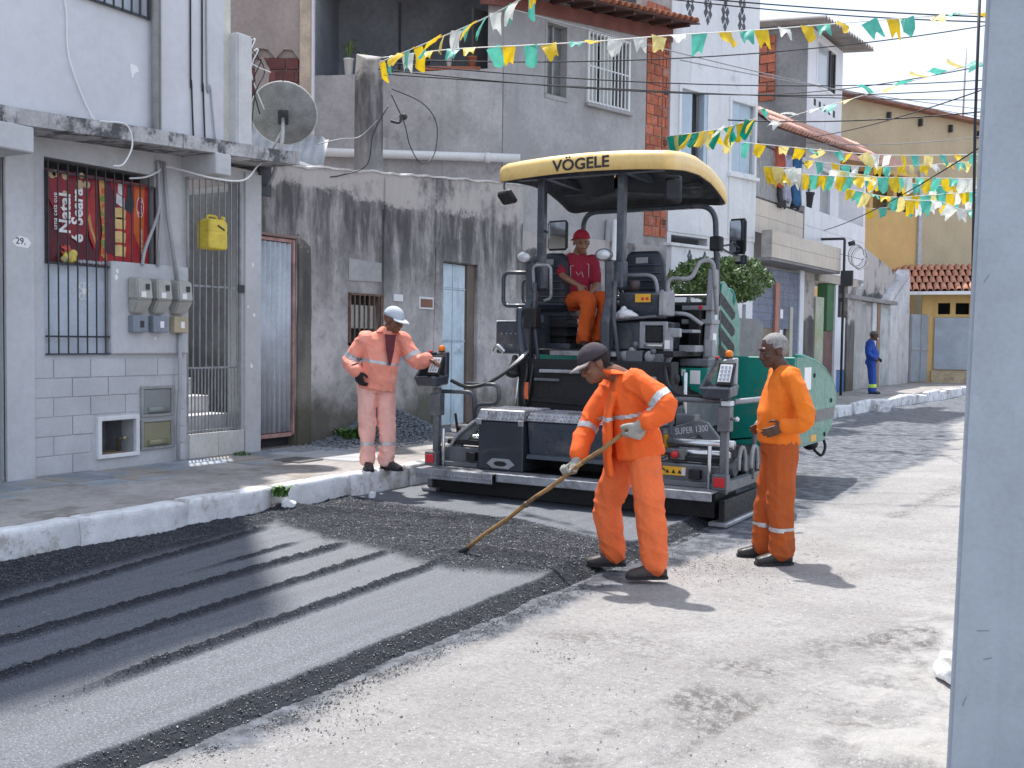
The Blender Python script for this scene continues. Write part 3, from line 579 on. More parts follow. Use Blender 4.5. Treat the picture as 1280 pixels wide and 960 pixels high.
# electricity meters
M_mt = mat('meter_plastic',(.40,.40,.37),.3,var=.1,vs=6,bump=.03,coat=.3); M_mb = mat('meter_base_grey',(.22,.25,.30),.5,var=.1); M_mbg = mat('meter_base_beige',(.42,.36,.24),.5,var=.12)
for i,(x,lb,mm) in enumerate(((7.36,'electricity meter nearest the poster window, on grey base',M_mb),(7.62,'middle electricity meter of the three, on grey base',M_mb),(7.90,'electricity meter nearest the barred door, on beige base',M_mbg))):
    t = thing('electricity_meter', lb, 'meter', (-8.838,x,1.68), R(90), 'three electricity meters on the grey house')
    MB().hexa([(-.085,-.07,.20),(.085,-.07,.20),(.085,0,.20),(-.085,0,.20)],[(-.10,-.16,.34),(.10,-.16,.34),(.10,0,.34),(-.10,0,.34)]).hexa([(-.10,-.16,.342),(.10,-.16,.342),(.10,0,.342),(-.10,0,.342)],[(-.095,-.14,.55),(.095,-.14,.55),(.095,0,.57),(-.095,0,.57)]).build('cover', M_mt, t, .014, 2)
    MB().box(-.095,.095,-.085,0,0,.175).build('base_box', mm, t, .008)
    bx('display', M_dark, t, .005,.055,-.158,-.15,.44,.5, bevel=.002); bx('data_plate', M_stk, t, -.06,.0,-.167,-.158,.36,.42, bevel=.001); bx('plug', M_dark if i == 0 else M_stk, t, -.01,.04,-.089,-.083,.05,.12, bevel=.002)
    if i == 2: MB().tube([(.02,-.03,0),(.02,-.035,-.6),(.0,-.03,-.9),(.0,-.03,-1.38)],.022,8).build('conduit', M_pvc, t)
# wall cabinets
for z0,lb,c in ((.785,'grey metal wall cabinet above the olive one by the conduit',(.26,.28,.28)),(.435,'olive metal wall cabinet beside the open wall niche',(.27,.26,.17))):
    t = thing('wall_cabinet', lb, 'cabinet', (-8.905,7.68,z0), R(90), 'small wall cabinets low on the grey house'); mm = mat('cabinet_%d'%int(z0*1000),c,.45,.1,var=.06,vs=4,bump=.03)
    MB().wall(-.215,.215,.0,.325,-.035,.0,[(-.185,.185,.03,.295)]).build('frame', mat('cabinet_frame',(.33,.34,.34),.6,.2,var=.2), t, .004)
    bx('door', mm, t, -.18,.18,-.028,-.005,.035,.29, bevel=.006); MB().tube([(-.13,-.04,.075),(.13,-.04,.075)],.03,10,flat=.6).build('pull_handle', mm, t)
t = thing('niche_frame', 'white framed open meter niche low in the grey block wall', 'frame', (-8.9,7.185,.41), R(90))
MB().wall(-.26,.255,-.02,.41,-.035,.02,[(-.215,.21,.02,.365)]).build('surround', M_wht, t, .006)
MB().tube([(.08,.1,.0),(.08,.1,.16),(.08,.02,.17)],.018,8).blob((.08,.0,.17),(.03,.03,.03)).build('water_tap', mat('brass_dull',(.25,.22,.16),.4,.7), t)
MB().box(-.2,.12,.0,.3,.012,.03).build('niche_shelf', mat('brown_board',(.25,.18,.12),.8,var=.2), t)
# conduits down the facade
def pipe(name, pts, r, m, label, cat='pipe', n=8, group=None):
    return tag(MB().tube(pts, r, n).build(name, m), label, cat, group)
W1 = lambda x, y, z: (-8.9-y, x, z)
pipe('downpipe',[W1(7.26,-.46,12),W1(7.28,-.46,3.7)],.035,M_pvc,'grey downpipe on the upper wall of the grey house')
pipe('downpipe',[W1(7.345,-.44,12),W1(7.35,-.44,3.7)],.018,M_pvc,'thin grey conduit beside the downpipe on the upper wall')
pipe('conduit_pipe',spath([W1(7.68,-.03,3.5),W1(7.69,-.04,3.2),W1(7.66,-.06,2.95),W1(7.48,-.07,2.55),W1(7.44,-.075,2.38)]),.018,M_pvc,'bent grey conduit slanting across the poster to the meters')
pipe('conduit_pipe',[W1(7.715,-.04,3.5),W1(7.70,-.05,2.9),W1(7.64,-.07,2.38)],.018,M_pvc,'straight grey conduit beside the poster edge')
pipe('conduit_pipe',[W1(7.75,-.04,3.5),W1(7.80,-.05,2.9),W1(7.90,-.08,2.24)],.020,M_pvc,'grey conduit leaning right towards the meter nearest the door')
pipe('conduit_pipe',[W1(8.07,-.045,3.38),W1(8.075,-.05,2.4)],.018,M_pvc,'upright grey conduit at the edge of the barred door')
M_wc = mat('white_cable',(.78,.78,.78),.5,var=.05,bump=0); M_bc = mat('black_cable',(.02,.02,.024),.6,var=.1,bump=0); M_gc = mat('grey_cable',(.3,.3,.32),.6,var=.1,bump=0)
pipe('wall_cable',spath([W1(6.1,-.42,5.2),W1(6.28,-.42,4.7),W1(6.32,-.42,4.2),W1(6.55,-.43,3.72),W1(6.62,-.52,3.67),W1(6.86,-.54,3.68),W1(6.93,-.54,3.5),W1(6.82,-.55,3.3),W1(6.70,-.55,3.26)]),.008,M_wc,'loose white cable curling down the front of the mossy slab','cable')
pipe('wall_cable',spath([W1(7.3,-.05,3.26),W1(7.5,-.05,3.3),W1(7.66,-.06,3.38),W1(7.78,-.06,3.45),W1(8.0,-.5,3.33),W1(8.4,-.56,3.36),W1(8.9,-.3,3.62),W1(9.3,-.1,3.75)]),.01,M_wc,'white cable running above the poster and door to the dish','cable')
for a,b,k in ((7.8,7.83,M_bc),(7.96,7.99,M_bc),(8.02,8.14,M_pvc)): pipe('wall_cable',spath([W1(a,-.39,12),W1(a,-.39,5),W1((a+b)/2,-.39,4.3),W1(b,-.40,3.75)]),.009,k,'thin cable running down the %s'%('upper wall nearest the downpipe' if a < 7.9 else 'upper wall beside the cream corner' if a < 8 else 'grey conduit corner of the upper wall'),'cable')
# white service post with insulator rack
sp = thing('service_post', 'white concrete service post with wire insulators standing on the mossy slab', 'post', W1(8.52,-.36,3.62))
MB().box(-.1,.1,-.12,.12,0,1.36).build('shaft', mat('pale_grey_post',(.60,.61,.62),.8,var=.08,vs=3,bump=.2,bs=30,streak=((.4,.4,.4),.4,6)), sp, .02, 2)
for k in range(3):
    b_ = MB().box(-.02,.02,.12,.2,1.02+.13*k,1.04+.13*k).build('bracket', M_iron, sp); MB().lathe([(.0,0),(.03,0),(.035,.03),(.02,.045),(.035,.06),(.03,.09),(0,.09)],(0,.19,1.04+.13*k),10).build('insulator', mat('insulator_glaze',(.12,.11,.11),.25), b_)
for k,(e,mm) in enumerate((((.05,.45,1.05),M_wc),((.02,.38,.62),M_wc),((.03,.3,.55),M_bc),((.02,.15,.1),M_bc))):
    MB().tube(spath([(0,.14,1.3-.13*(k%3)),(.05,.2+.05*k,1.36-.1*k),(.06,.1+.03*k,1.1-.12*k),tuple(e)]),.007,5).build('drop_wire', mm, sp)
# satellite dish
di = thing('satellite_dish', 'weathered grey satellite dish on a bracket at the house corner', 'satellite dish', (-8.75,9.3,3.45))
dm = V3((-.50,.62,.52)).to_track_quat('Z','Y').to_matrix()          # the dish looks away, its back to the street
dc = V3((.05,.11,.83)); M_dish = mat('dish_grey',(.24,.255,.26),.55,.1,var=.25,vs=4,bump=.05,dirt=((.3,.3,.3),3,.6,.5))
prof = [(q*.86,z_*.86) for q,z_ in [(0.0,0),(.12,.006),(.25,.028),(.36,.06),(.44,.093),(.455,.095),(.455,.088),(.43,.078),(.3,.034),(.12,0-.006),(0,-.012)]]
MB().lathe(prof,dc,36,dm).build('reflector', M_dish, di)
MB().tube([dc+dm@V3((.391*math.cos(t),.391*math.sin(t),.080)) for t in np.linspace(0,6.283,37)[:-1]],.009,6,closed=True).build('rim', mat('dish_rim',(.6,.6,.6),.5), di)
bk = dc+dm@V3((0,0,-.07)); MB().obox(dc+dm@V3((0,0,-.045)),(.12,.16,.06),dm).build('mount_plate', M_iron, di, .006)
MB().tube(fillet([bk,bk+V3((.05,-.06,-.28)),(.0,.0,.12),(-.1,.0,.0)],.12),.022,8).tube([bk+V3((.02,-.02,-.12)),(-.06,-.05,.3)],.014,6).build('mast_arm', mat('galvanised',(.42,.43,.44),.45,.6,var=.2), di)
MB().box(-.16,-.13,-.1,.1,-.12,.28).build('wall_plate', M_iron, di)
MB().tube(spath([(-.1,.05,.1),(.03,.02,.25),(.05,.1,.5),tuple(bk)]),.008,5).build('coax', M_wc, di)
MB().tube([dc+dm@V3((0,.43,.08)),dc+dm@V3((0,.2,.5))],.012,6).blob(dc+dm@V3((0,.18,.52)),(.035,.035,.05)).build('feed_arm', M_iron, di)
# neighbour at the far left edge
nb = thing('neighbour_house', 'cream house with a dark teal gate at the left picture edge', 'house', (-8.9,0,0), R(90))
MB().wall(1.0,5.9,.2,3.45,.02,.25,[(4.6,5.9,.28,2.9)]).box(1.0,5.9,4,4.2,.2,3.4).box(1,1.2,.3,4,.2,3.4).build('wall', mat('cream_render',(.5,.46,.4),.85), nb)
nd = bx('gate', mat('teal_metal',(.03,.14,.14),.5,.2,var=.2,vs=6), nb, 4.62,5.89,.08,.12,.29,1.9); bx('gate_upper', mat('dark_maroon_metal',(.08,.02,.02),.6), nb, 4.62,5.89,.1,.14,1.91,2.88)
for k in range(6): MB().box(4.7+.2*k,4.73+.2*k,.06,.08,.32,1.86).build('gate_rib', MATS['teal_metal'], nd)
# ================================================================ stained old wall with two doors
def old_wall_material(name, zt, base=(.50,.465,.465)):
    m = bpy.data.materials.new(name); m.use_nodes = True; t = m.node_tree; N = t.nodes.new; K = t.links.new; b = t.nodes['Principled BSDF']; b.inputs['Roughness'].default_value = .92
    pos = N('ShaderNodeNewGeometry').outputs['Position']; sx = N('ShaderNodeSeparateXYZ'); K(pos, sx.inputs[0]); z = sx.outputs['Z']
    def noise(sc, det=7, ro=.68, vec=None):
        n = N('ShaderNodeTexNoise'); n.inputs['Scale'].default_value = sc; n.inputs['Detail'].default_value = det; n.inputs['Roughness'].default_value = ro; K(vec or pos, n.inputs['Vector']); return n.outputs['Fac']
    def rng(v, a, b_, c=0, d=1):
        n = N('ShaderNodeMapRange'); n.interpolation_type = 'SMOOTHSTEP'
        for k, q in zip(('From Min','From Max','To Min','To Max'), (a,b_,c,d)): n.inputs[k].default_value = q
        K(v, n.inputs['Value']); return n.outputs[0]
    def ma(op, a, c):
        n = N('ShaderNodeMath'); n.operation = op
        for i, q in enumerate((a, c)):
            if isinstance(q, (int, float)): n.inputs[i].default_value = q
            else: K(q, n.inputs[i])
        return n.outputs[0]
    def mix(f, a, c):
        n = N('ShaderNodeMix'); n.data_type = 'RGBA'; K(f, n.inputs[0])
        for s, q in ((6,a),(7,c)):
            if isinstance(q, tuple): n.inputs[s].default_value = (*q,1)
            else: K(q, n.inputs[s])
        return n.outputs[2]
    mp_ = N('ShaderNodeMapping'); mp_.inputs['Scale'].default_value = (3.0,3.0,.55); K(pos, mp_.inputs['Vector']); stk = noise(1, 8, .72, mp_.outputs[0])
    c = mix(rng(noise(1.6), .36, .66), tuple(q*.8 for q in base), tuple(min(.85,q*1.25) for q in base))
    c = mix(ma('MULTIPLY', rng(noise(7,9,.75), .5, .64), .55), c, (.25,.235,.24))
    c = mix(ma('MULTIPLY', rng(noise(.8), .58, .70), .55), c, (.28,.25,.215))
    mold = ma('MULTIPLY', rng(ma('ADD', z, ma('MULTIPLY', noise(1.1,8,.7), 1.4)), zt-1.6, zt+.05), rng(stk, .27, .60))
    c = mix(ma('MULTIPLY', mold, .94), c, (.065,.063,.065))
    top = ma('MULTIPLY', rng(ma('ADD', z, ma('MULTIPLY', noise(2.6), .9)), zt+.12, zt+.22), rng(noise(.9), .36, .52))
    c = mix(ma('MULTIPLY', top, .85), c, (.52,.48,.46))
    low = ma('MULTIPLY', rng(ma('SUBTRACT', z, ma('MULTIPLY', noise(1.7), 1.5)), .42, -.25), .85)
    c = mix(low, c, (.085,.078,.052)); K(c, b.inputs['Base Color'])
    bp = N('ShaderNodeBump'); bp.inputs['Strength'].default_value = .6; bp.inputs['Distance'].default_value = .02
    K(ma('ADD', ma('MULTIPLY', noise(7), 1.3), ma('MULTIPLY', noise(40), .5)), bp.inputs['Height']); K(bp.outputs[0], b.inputs['Normal'])
    return m
M_old = old_wall_material('stained_wall', 3.85); M_cem = mat('grey_render', (.37,.365,.375), .9, var=.14, vs=1.2, bump=.25, bs=18, dirt=[((.31,.305,.315),.9,.56,.6),((.50,.495,.51),2.2,.62,.5)], streak=((.27,.265,.275),.45,3))
OW = thing('stained_wall', 'tall mould stained render wall with two doors behind the workers', 'wall', (-9.0,0,0), R(90))
dops = [(9.3,9.97,.28,2.88),(13.25,14.25,.28,2.84),(11.02,11.69,1.58,2.24)]
MB().wall(9.225,15.7,.15,3.35,0,.2,dops).build('wall_face', M_old, OW)
zt_ = lambda x: 3.74+(x-9.4)*.094+.03*mnoise.noise(V3((x*3,0,0)))+.015*mnoise.noise(V3((x*11,0,0)))
mb = MB(); xs_ = np.linspace(9.225,15.7,70)
for a, b in zip(xs_, xs_[1:]): mb.hexa([(a,0,3.35),(b,0,3.35),(b,.2,3.35),(a,.2,3.35)],[(a,-.012,zt_(a)),(b,-.012,zt_(b)),(b,.2,zt_(b)+.02),(a,.2,zt_(a)+.02)])
mb.build('wall_top', M_old, OW)
mb = MB()
for a, b in zip(xs_, xs_[1:]): mb.hexa([(a,-.03,zt_(a)-.012),(b,-.03,zt_(b)-.012),(b,.22,zt_(b)+.005),(a,.22,zt_(a)+.005)],[(a,-.03,zt_(a)+.015),(b,-.03,zt_(b)+.015),(b,.22,zt_(b)+.03),(a,.22,zt_(a)+.03)])
mb.build('coping', mat('pale_mortar',(.58,.56,.55),.9,var=.2,bump=.3), OW)
rg = lambda x0,x1,z0,z1,k: [(x0+(x1-x0)*i/k+.02*mnoise.noise(V3((i*.9,z0,0))), z0+(z1-z0)*i/k) for i in range(k+1)]
l_, r_ = rg(11.72,11.76,.28,3.9,14), rg(11.86,11.90,.28,3.93,14); MB().prism(l_+r_[::-1],-.035,.01).build('pilaster', M_old, OW, .006)
l_, r_ = rg(13.0,13.05,.28,3.0,9), rg(13.24,13.25,.28,2.85,9); arch = [(13.15,3.1),(13.5,3.2),(14.1,3.2),(14.45,3.08)]
l2, r2 = rg(14.26,14.26,.28,2.85,9), rg(14.42,14.5,.28,3.0,9)
MB().prism(l_+arch+r2[::-1]+l2+r_[::-1],-.012,.01).build('door_surround', M_old, OW)
l_, r_ = rg(9.985,9.985,.28,2.95,9), rg(10.25,10.22,.28,2.8,9); MB().prism(l_+r_[::-1],-.03,.01).build('door_jamb', old_wall_material('jamb_mould',3.1,(.2,.18,.15)), OW, .006)
for (x0,x1,z0,z1) in ((11.0,11.72,2.42,2.72),): MB().prism(rg(x0,x1,z0,z0+.02,6)+rg(x0,x1,z1,z1-.02,6)[::-1],-.012,.01).build('render_patch', M_cem, OW)
# tin door
td = MB(); n_ = 44
for i in range(n_):
    a, b = 9.315+.60*i/n_, 9.315+.60*(i+1)/n_; f = lambda x: .035+.018*math.sin((x-9.3)*2*math.pi/.088)
    td.hexa([(a,f(a),.46),(b,f(b),.46),(b,f(b)+.004,.46),(a,f(a)+.004,.46)],[(a,f(a),2.82),(b,f(b),2.82),(b,f(b)+.004,2.82),(a,f(a)+.004,2.82)])
    td.sm = [True]*len(td.sm)
M_tin = mat('tin_sheet_paint',(.52,.56,.61),.55,.05,var=.12,vs=3,bump=.05,dirt=[((.75,.77,.8),4,.66,.8),((.45,.18,.14),2.2,.74,.6)])
tp = td.build('tin_door', M_tin, OW); tag(tp, 'corrugated pale blue tin door with red frame')
fr = MB().box(9.925,9.955,.0,.05,.42,2.87).box(9.30,9.925,.02,.06,.40,.45).box(9.30,9.925,.02,.06,2.83,2.87).build('door_frame', mat('red_rust_frame',(.42,.24,.22),.7,var=.3,vs=6), tp)
MB().box(9.28,10.0,-.02,.05,2.885,2.915).build('lintel', mat('rust_lintel',(.25,.17,.15),.8), OW)
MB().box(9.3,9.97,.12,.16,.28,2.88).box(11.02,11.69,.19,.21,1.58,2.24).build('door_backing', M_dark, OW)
# blue panelled door
M_bd = mat('pale_blue_door',(.55,.66,.74),.6,.05,var=.12,vs=4,bump=.12,bs=30,streak=((.25,.28,.30),.5,8))
bd = MB().box(13.28,14.02,.09,.12,.31,2.82).build('blue_door', M_bd, OW); tag(bd, 'pale blue double metal door with pressed diamond panels')
MB().box(14.03,14.24,.05,.13,.31,2.84).build('door_post', mat('brown_post',(.17,.13,.11),.85,var=.2), OW)
for a, b in ((13.30,13.64),(13.66,14.0)):
    for z0, z1 in ((.36,.85),(.88,1.38),(1.41,1.60)): 
        cx, cz = (a+b)/2, (z0+z1)/2; MB().add([(a,.088,z0),(b,.088,z0),(b,.088,z1),(a,.088,z1),(cx,.062,cz)],[(0,1,4),(1,2,4),(2,3,4),(3,0,4)]).build('pressed_panel', M_bd, bd)
    for z0, z1 in ((1.63,2.42),(2.45,2.80)): MB().box(a,b,.078,.09,z0,z1).build('flat_panel', M_bd, bd, .005)
MB().box(13.643,13.657,.07,.09,.33,2.82).box(13.29,14.01,.07,.088,2.425,2.445).box(13.29,14.01,.07,.088,1.61,1.625).build('door_rail', M_bd, bd)
# meter cage
mc = MB().box(11.0,11.72,-.03,.0,2.23,2.26).box(11.0,11.03,-.03,0,1.55,2.24).box(11.68,11.72,-.03,.0,1.55,2.24).box(11.0,11.72,-.03,0,1.55,1.58).build('meter_cage', mat('rusty_cage',(.16,.10,.075),.8,.2,var=.3,vs=12), OW)
for k in range(6): MB().box(11.1+.105*k,11.118+.105*k,-.035,-.018,1.57,2.24).build('bar', MATS['rusty_cage'], mc)
for k in range(3): bx('meter_box', M_mt, OW, 11.1+.19*k,11.26+.19*k,.03,.15,1.78,2.1)
bx('vent_frame', M_wht, OW, 12.63,13.0,-.015,.01,2.09,2.27); bx('vent_brick', mat('vent_terracotta',(.24,.12,.09),.9,rn=.1), OW, 12.655,12.975,-.017,.0,2.115,2.245)
bx('switch_plate', M_wht, OW, 12.0,12.22,-.02,.01,2.18,2.28)
# concrete post on the wall
cp = thing('concrete_post', 'mouldy square concrete post rising from the stained wall', 'post', (-9.16,11.62,3.70))
MB().loft([[(x*.13,y_*.17,z_) for x,y_ in ((-1,-1),(1,-1),(1,1),(-1,1))] for z_ in (0,.5,1,1.5)]+[[(x*.12+.01,y_*.16,1.83+.06*x*y_) for x,y_ in ((-1,-1),(1,-1),(1,1),(-1,1))]],sm=False).build('shaft', old_wall_material('post_mould',5.55,(.34,.33,.34)), cp, .015)
MB().tube(spath([(.2,.24,1.0),(.3,.3,.98),(.32,.33,1.06)]),.02,6).blob((.3,.4,1.08),(.06,.06,.05)).build('wire_hook', M_iron, cp)
MB().tube(spath([(.24,.2,1.35),(.28,.45,1.0),(.28,.6,.7),(.27,.9,.5),(.25,1.25,.7),(.25,1.3,1.15),(.2,1.0,1.4),(.2,.26,1.45)],8),.008,5).build('loop_wire', M_bc, cp)
MB().tube(spath([(.23,.15,1.2),(.24,-.2,.75),(.25,-.35,.3),(.2,-.8,.1),(.15,-1.1,.03)],8),.008,5).build('drop_wire', M_bc, cp)
MB().tube(spath([(.23,-.1,.95),(.24,-.5,.65),(.26,-.9,.55),(.2,-1.3,.42)],8),.008,5).build('drop_wire', M_gc, cp)

# ================================================================ two-storey grey house behind the wall
A16 = math.atan2(math.cos(R(16)), math.sin(R(16)))
M_brick = mat('hollow_brick', (.42,.13,.075), .9, var=.2, vs=8, bump=.35, bs=60, rn=.22, dirt=((.35,.30,.27),5,.6,.6))
M_brick2 = mat('dark_brick', (.17,.06,.06), .9, var=.2, vs=8, bump=.35, bs=60, rn=.25)
M_mort = mat('mortar', (.36,.34,.33), .95, var=.2, vs=6, bump=.4, bs=50)
M_roof = mat('roof_tile_clay', (.42,.17,.10), .85, var=.25, vs=5, bump=.25, bs=30, rn=.2, dirt=((.12,.08,.07),6,.58,.7))
def bricks(parent, x0, x1, z0, z1, y, bw, bh, m, gap=.018, dep=.05, skip=0.0, seed=1, face='x'):
    q = random.Random(seed); z = z0; row = 0
    while z+bh <= z1+.01:
        x = x0-(bw/2 if row % 2 else 0)
        while x < x1:
            a, b = max(x,x0), min(x+bw,x1)
            if b-a > .06 and q.random() >= skip:
                d = q.uniform(-.008,.008)
                mb = MB().box(a+gap/2,b-gap/2,y+d,y+dep,z+gap/2,z+bh-gap/2) if face == 'x' else MB().box(y+d,y+dep,a+gap/2,b-gap/2,z+gap/2,z+bh-gap/2)
                mb.build('brick', m, parent, .004)
            x += bw
        z += bh; row += 1
GH = thing('two_storey_grey_house', 'unpainted grey two storey house with white barred window behind the wall', 'house', (-9.3,15.5,0), A16)
gops = [(1.05,1.55,6.05,7.32),(2.12,3.3,6.1,7.38)]
MB().wall(0,3.84,3.3,7.75,0,.22,gops).build('front_wall', M_cem, GH)
MB().wall(-.25,4.62,.15,3.55,-.12,.0,[]).build('ground_wall', old_wall_material('stained_wall_far',3.5), GH)
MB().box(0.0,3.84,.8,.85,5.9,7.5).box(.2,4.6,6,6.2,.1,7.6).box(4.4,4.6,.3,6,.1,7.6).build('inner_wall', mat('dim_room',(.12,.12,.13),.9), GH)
mb = MB()
for a, b, c, d in ((1.0,1.6,5.97,6.05),(1.0,1.05,6.05,7.38),(1.55,1.6,6.05,7.38),(1.05,1.55,7.32,7.37)): mb.box(a,b,-.015,.02,c,d)
mb.build('window_surround', mat('smooth_render',(.38,.37,.38),.9,var=.1), GH, .01)
wf = MB().wall(2.10,3.32,6.06,7.42,-.04,.03,[(2.15,3.27,6.12,7.36)]).build('window_frame', M_wht, GH, .005)
for k in range(11): MB().box(2.19+.104*k,2.21+.104*k,-.07,-.05,6.08,7.40).build('bar', M_wht, wf)
for z_ in (6.09,6.75,7.38): MB().box(2.12,3.3,-.055,-.041,z_-.012,z_+.012).build('cross_bar', M_wht, wf)
MB().box(2.15,2.45,.1,.11,6.12,7.36).box(2.62,2.95,.1,.11,6.12,7.36).build('shutter', mat('pale_green_shutter',(.45,.5,.47),.6), wf)
bx('window_sill', M_cem, GH, 2.05,3.37,-.09,.02,6.0,6.06)
bx('narrow_pane', mat('dim_pane',(.16,.17,.18),.3,var=.2,bump=0), GH, 1.06,1.54,.15,.16,6.06,7.31, bevel=0); bx('mullion', M_cem, GH, 1.29,1.32,.1,.15,6.06,7.31)
# eave with clay tiles
ez = lambda x: 7.70+(x-1.0)*.085
MB().hexa([(-.3,-.05,ez(-.3)-.28),(4.6,-.05,ez(4.6)-.34),(4.6,.3,ez(4.6)-.2),(-.3,.3,ez(-.3)-.2)],[(-.3,-.05,ez(-.3)-.06),(4.6,-.05,ez(4.6)-.06),(4.6,.3,ez(4.6)),(-.3,.3,ez(-.3))]).build('eave_board', mat('red_eave',(.20,.075,.065),.85,var=.2), GH)
for k in range(9): MB().bar((.0+.56*k,-.55,ez(.56*k)-.10),(.0+.56*k,.2,ez(.56*k)-.02),.05,.08).build('rafter', mat('dark_rafter',(.10,.05,.045),.85), GH)
MB().hexa([(-.3,-.6,ez(-.3)-.08),(4.75,-.6,ez(4.75)-.08),(4.75,1.5,ez(4.75)+.32),(-.3,1.5,ez(-.3)+.32)],[(-.3,-.6,ez(-.3)-.05),(4.75,-.6,ez(4.75)-.05),(4.75,1.5,ez(4.75)+.36),(-.3,1.5,ez(-.3)+.36)]).build('roof_board', MATS['dark_rafter'], GH)
def half_tile(r=.085, l=.5, n=7):
    mb = MB(); o = [[(r*math.cos(t)*k,y_,r*math.sin(t)*k+z_) for t in np.linspace(0,math.pi,n)]+[((r-.014)*math.cos(t)*k,y_,(r-.014)*math.sin(t)*k+z_) for t in np.linspace(math.pi,0,n)] for y_,k,z_ in ((0,1,0),(l,.85,.0))]
    return mb.loft(o).mesh('roof_tile', M_roof)
tile = half_tile()
for k in range(28):
    for j in range(3):
        x = -.25+.178*k; link('roof_tile', tile, GH, (x,-.66+.42*j,ez(x)-.055+.085*j), (R(11),rnd.uniform(-.04,.04),rnd.uniform(-.03,.03)))
# brick return at the right
MB().box(3.85,4.6,.03,.3,3.4,8.6).build('brick_backing', M_mort, GH)
bricks(GH,3.86,4.36,3.75,8.5,.0,.25,.2,M_brick,seed=3); bricks(GH,4.37,4.58,3.75,8.5,.005,.21,.2,M_brick,seed=4)
for k in (1,5,9,14,18): 
    for a in (4.42,4.49): 
        for b in (.06,.12): MB().box(a,a+.04,-.012,-.004,3.75+.2*k+b,3.79+.2*k+b).build('brick_hole', M_dark, GH)
MB().prism([(4.2,4.75),(4.58,4.85),(4.6,5.3),(4.45,5.4),(4.3,5.2)],-.03,.02).build('mortar_smear', M_cem, GH, .008)
# left wing with open terrace, facing the camera
fx, fy = math.cos(yaw), math.sin(yaw)
GT = thing('terrace_wing', 'grey parapet terrace with dark open room above the stained wall', 'terrace', (-9.3-fx*3.3,15.5-fy*3.3,0), yaw)
mb = MB(); xs_ = np.linspace(.0,3.28,24); tz = lambda x: 6.13+.055*x+.02*mnoise.noise(V3((x*4,5,0)))
for a, b in zip(xs_, xs_[1:]): mb.hexa([(a,0,3.2),(b,0,3.2),(b,.18,3.2),(a,.18,3.2)],[(a,0,tz(a)),(b,0,tz(b)),(b,.18,tz(b)),(a,.18,tz(a))])
mb.build('parapet', mat('terrace_render',(.41,.40,.415),.92,var=.16,vs=1.4,bump=.3,bs=16,dirt=[((.20,.195,.195),1.0,.60,.7),((.50,.48,.47),3,.64,.5)],streak=((.22,.215,.215),.5,3.5)), GT)
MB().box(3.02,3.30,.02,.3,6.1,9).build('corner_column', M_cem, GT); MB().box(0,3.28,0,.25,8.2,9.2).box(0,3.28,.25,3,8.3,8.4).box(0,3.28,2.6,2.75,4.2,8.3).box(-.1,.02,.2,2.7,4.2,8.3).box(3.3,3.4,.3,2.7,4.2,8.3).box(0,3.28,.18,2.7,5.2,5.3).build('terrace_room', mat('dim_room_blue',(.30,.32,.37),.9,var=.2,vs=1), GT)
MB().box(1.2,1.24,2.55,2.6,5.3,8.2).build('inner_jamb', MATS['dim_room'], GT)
bk_ = MB().box(1.92,2.9,.0,.17,6.255,6.33).build('brick_row', M_brick, GT, .006)
for x,r_,h,lb,g in ((.62,.085,.27,'white flower pot with a striped leafy plant on the terrace parapet',1),(.86,.07,.22,'dark flower pot behind the white one on the terrace',0),(2.35,.05,.16,'small white jar standing on the terrace brick row',2),(2.75,.08,.16,'terracotta pot with a dark plant at the terrace corner',3),(1.95,.08,.15,'dark pot with drooping plant on the middle of the terrace parapet',0)):
    p = GT.matrix_basis if False else None
    wx, wy = -9.3-fx*(3.3-x)-(-fy)*0+(-fy)*.09, 15.5-fy*(3.3-x)+fx*.09
    zb = (6.33 if 1.9 < x < 2.92 else tz(x))+.004
    pm = {1:M_wht,0:M_dark,2:M_wht,3:M_brick}[g]
    t = thing('flower_pot' if g != 2 else 'jar', lb, 'pot' if g != 2 else 'jar', (wx,wy,zb))
    MB().lathe([(0,0),(r_*.75,0),(r_,h),(r_*1.1,h),(r_*1.1,h+.02),(r_*.9,h+.02),(0,h-.01)],(0,0,0),14).build('pot', pm, t)
    if g == 2: continue
    lf = MB(); q = random.Random(int(x*100)); m_ = mat('pot_leaf',(.10,.16,.05),.6,var=.4,vs=9,bump=0)
    for _ in range(34 if g == 1 else 22):
        a = q.uniform(0,6.28); l = q.uniform(.2,.42)*(1 if g == 1 else .6); d = V3((math.cos(a),math.sin(a),0)); e = q.uniform(.3,.9); s_ = V3((-d.y,d.x,0))*.018
        c0 = V3((0,0,h)); c1 = c0+d*l*.4*e+V3((0,0,l*.75)); c2 = c0+d*l*e+V3((0,0,l*(1-.4*e)))
        lf.add([c0-s_*.5,c0+s_*.5,c1+s_,c1-s_,c2],[(0,1,2,3),(3,2,4)])
    lf.build('foliage', m_, t)
# white PVC drain
T_ = lambda x, y, z: (-9.3-fx*(3.3-x)-fy*y, 15.5-fy*(3.3-x)+fx*y, z)
dp = thing('drain_pipe', 'thick white drain pipe elbowing along the foot of the terrace parapet', 'pipe', T_(0,-.12,4.8), yaw)
MB().tube(fillet([(.0,0,4.5),(.0,0,.02),(3.6,-.02,-.05)],.12),.075,12).build('pipe_run', M_wpvc, dp)
MB().cyl((.04,0,.02),(.18,0,.015),.088,12).build('coupling', M_wpvc, dp); MB().cyl((3.0,-.017,-.045),(3.08,-.017,-.045),.088,12).build('coupling', M_wpvc, dp); MB().cyl((0,0,.12),(0,0,.25),.088,12).build('coupling', M_wpvc, dp)
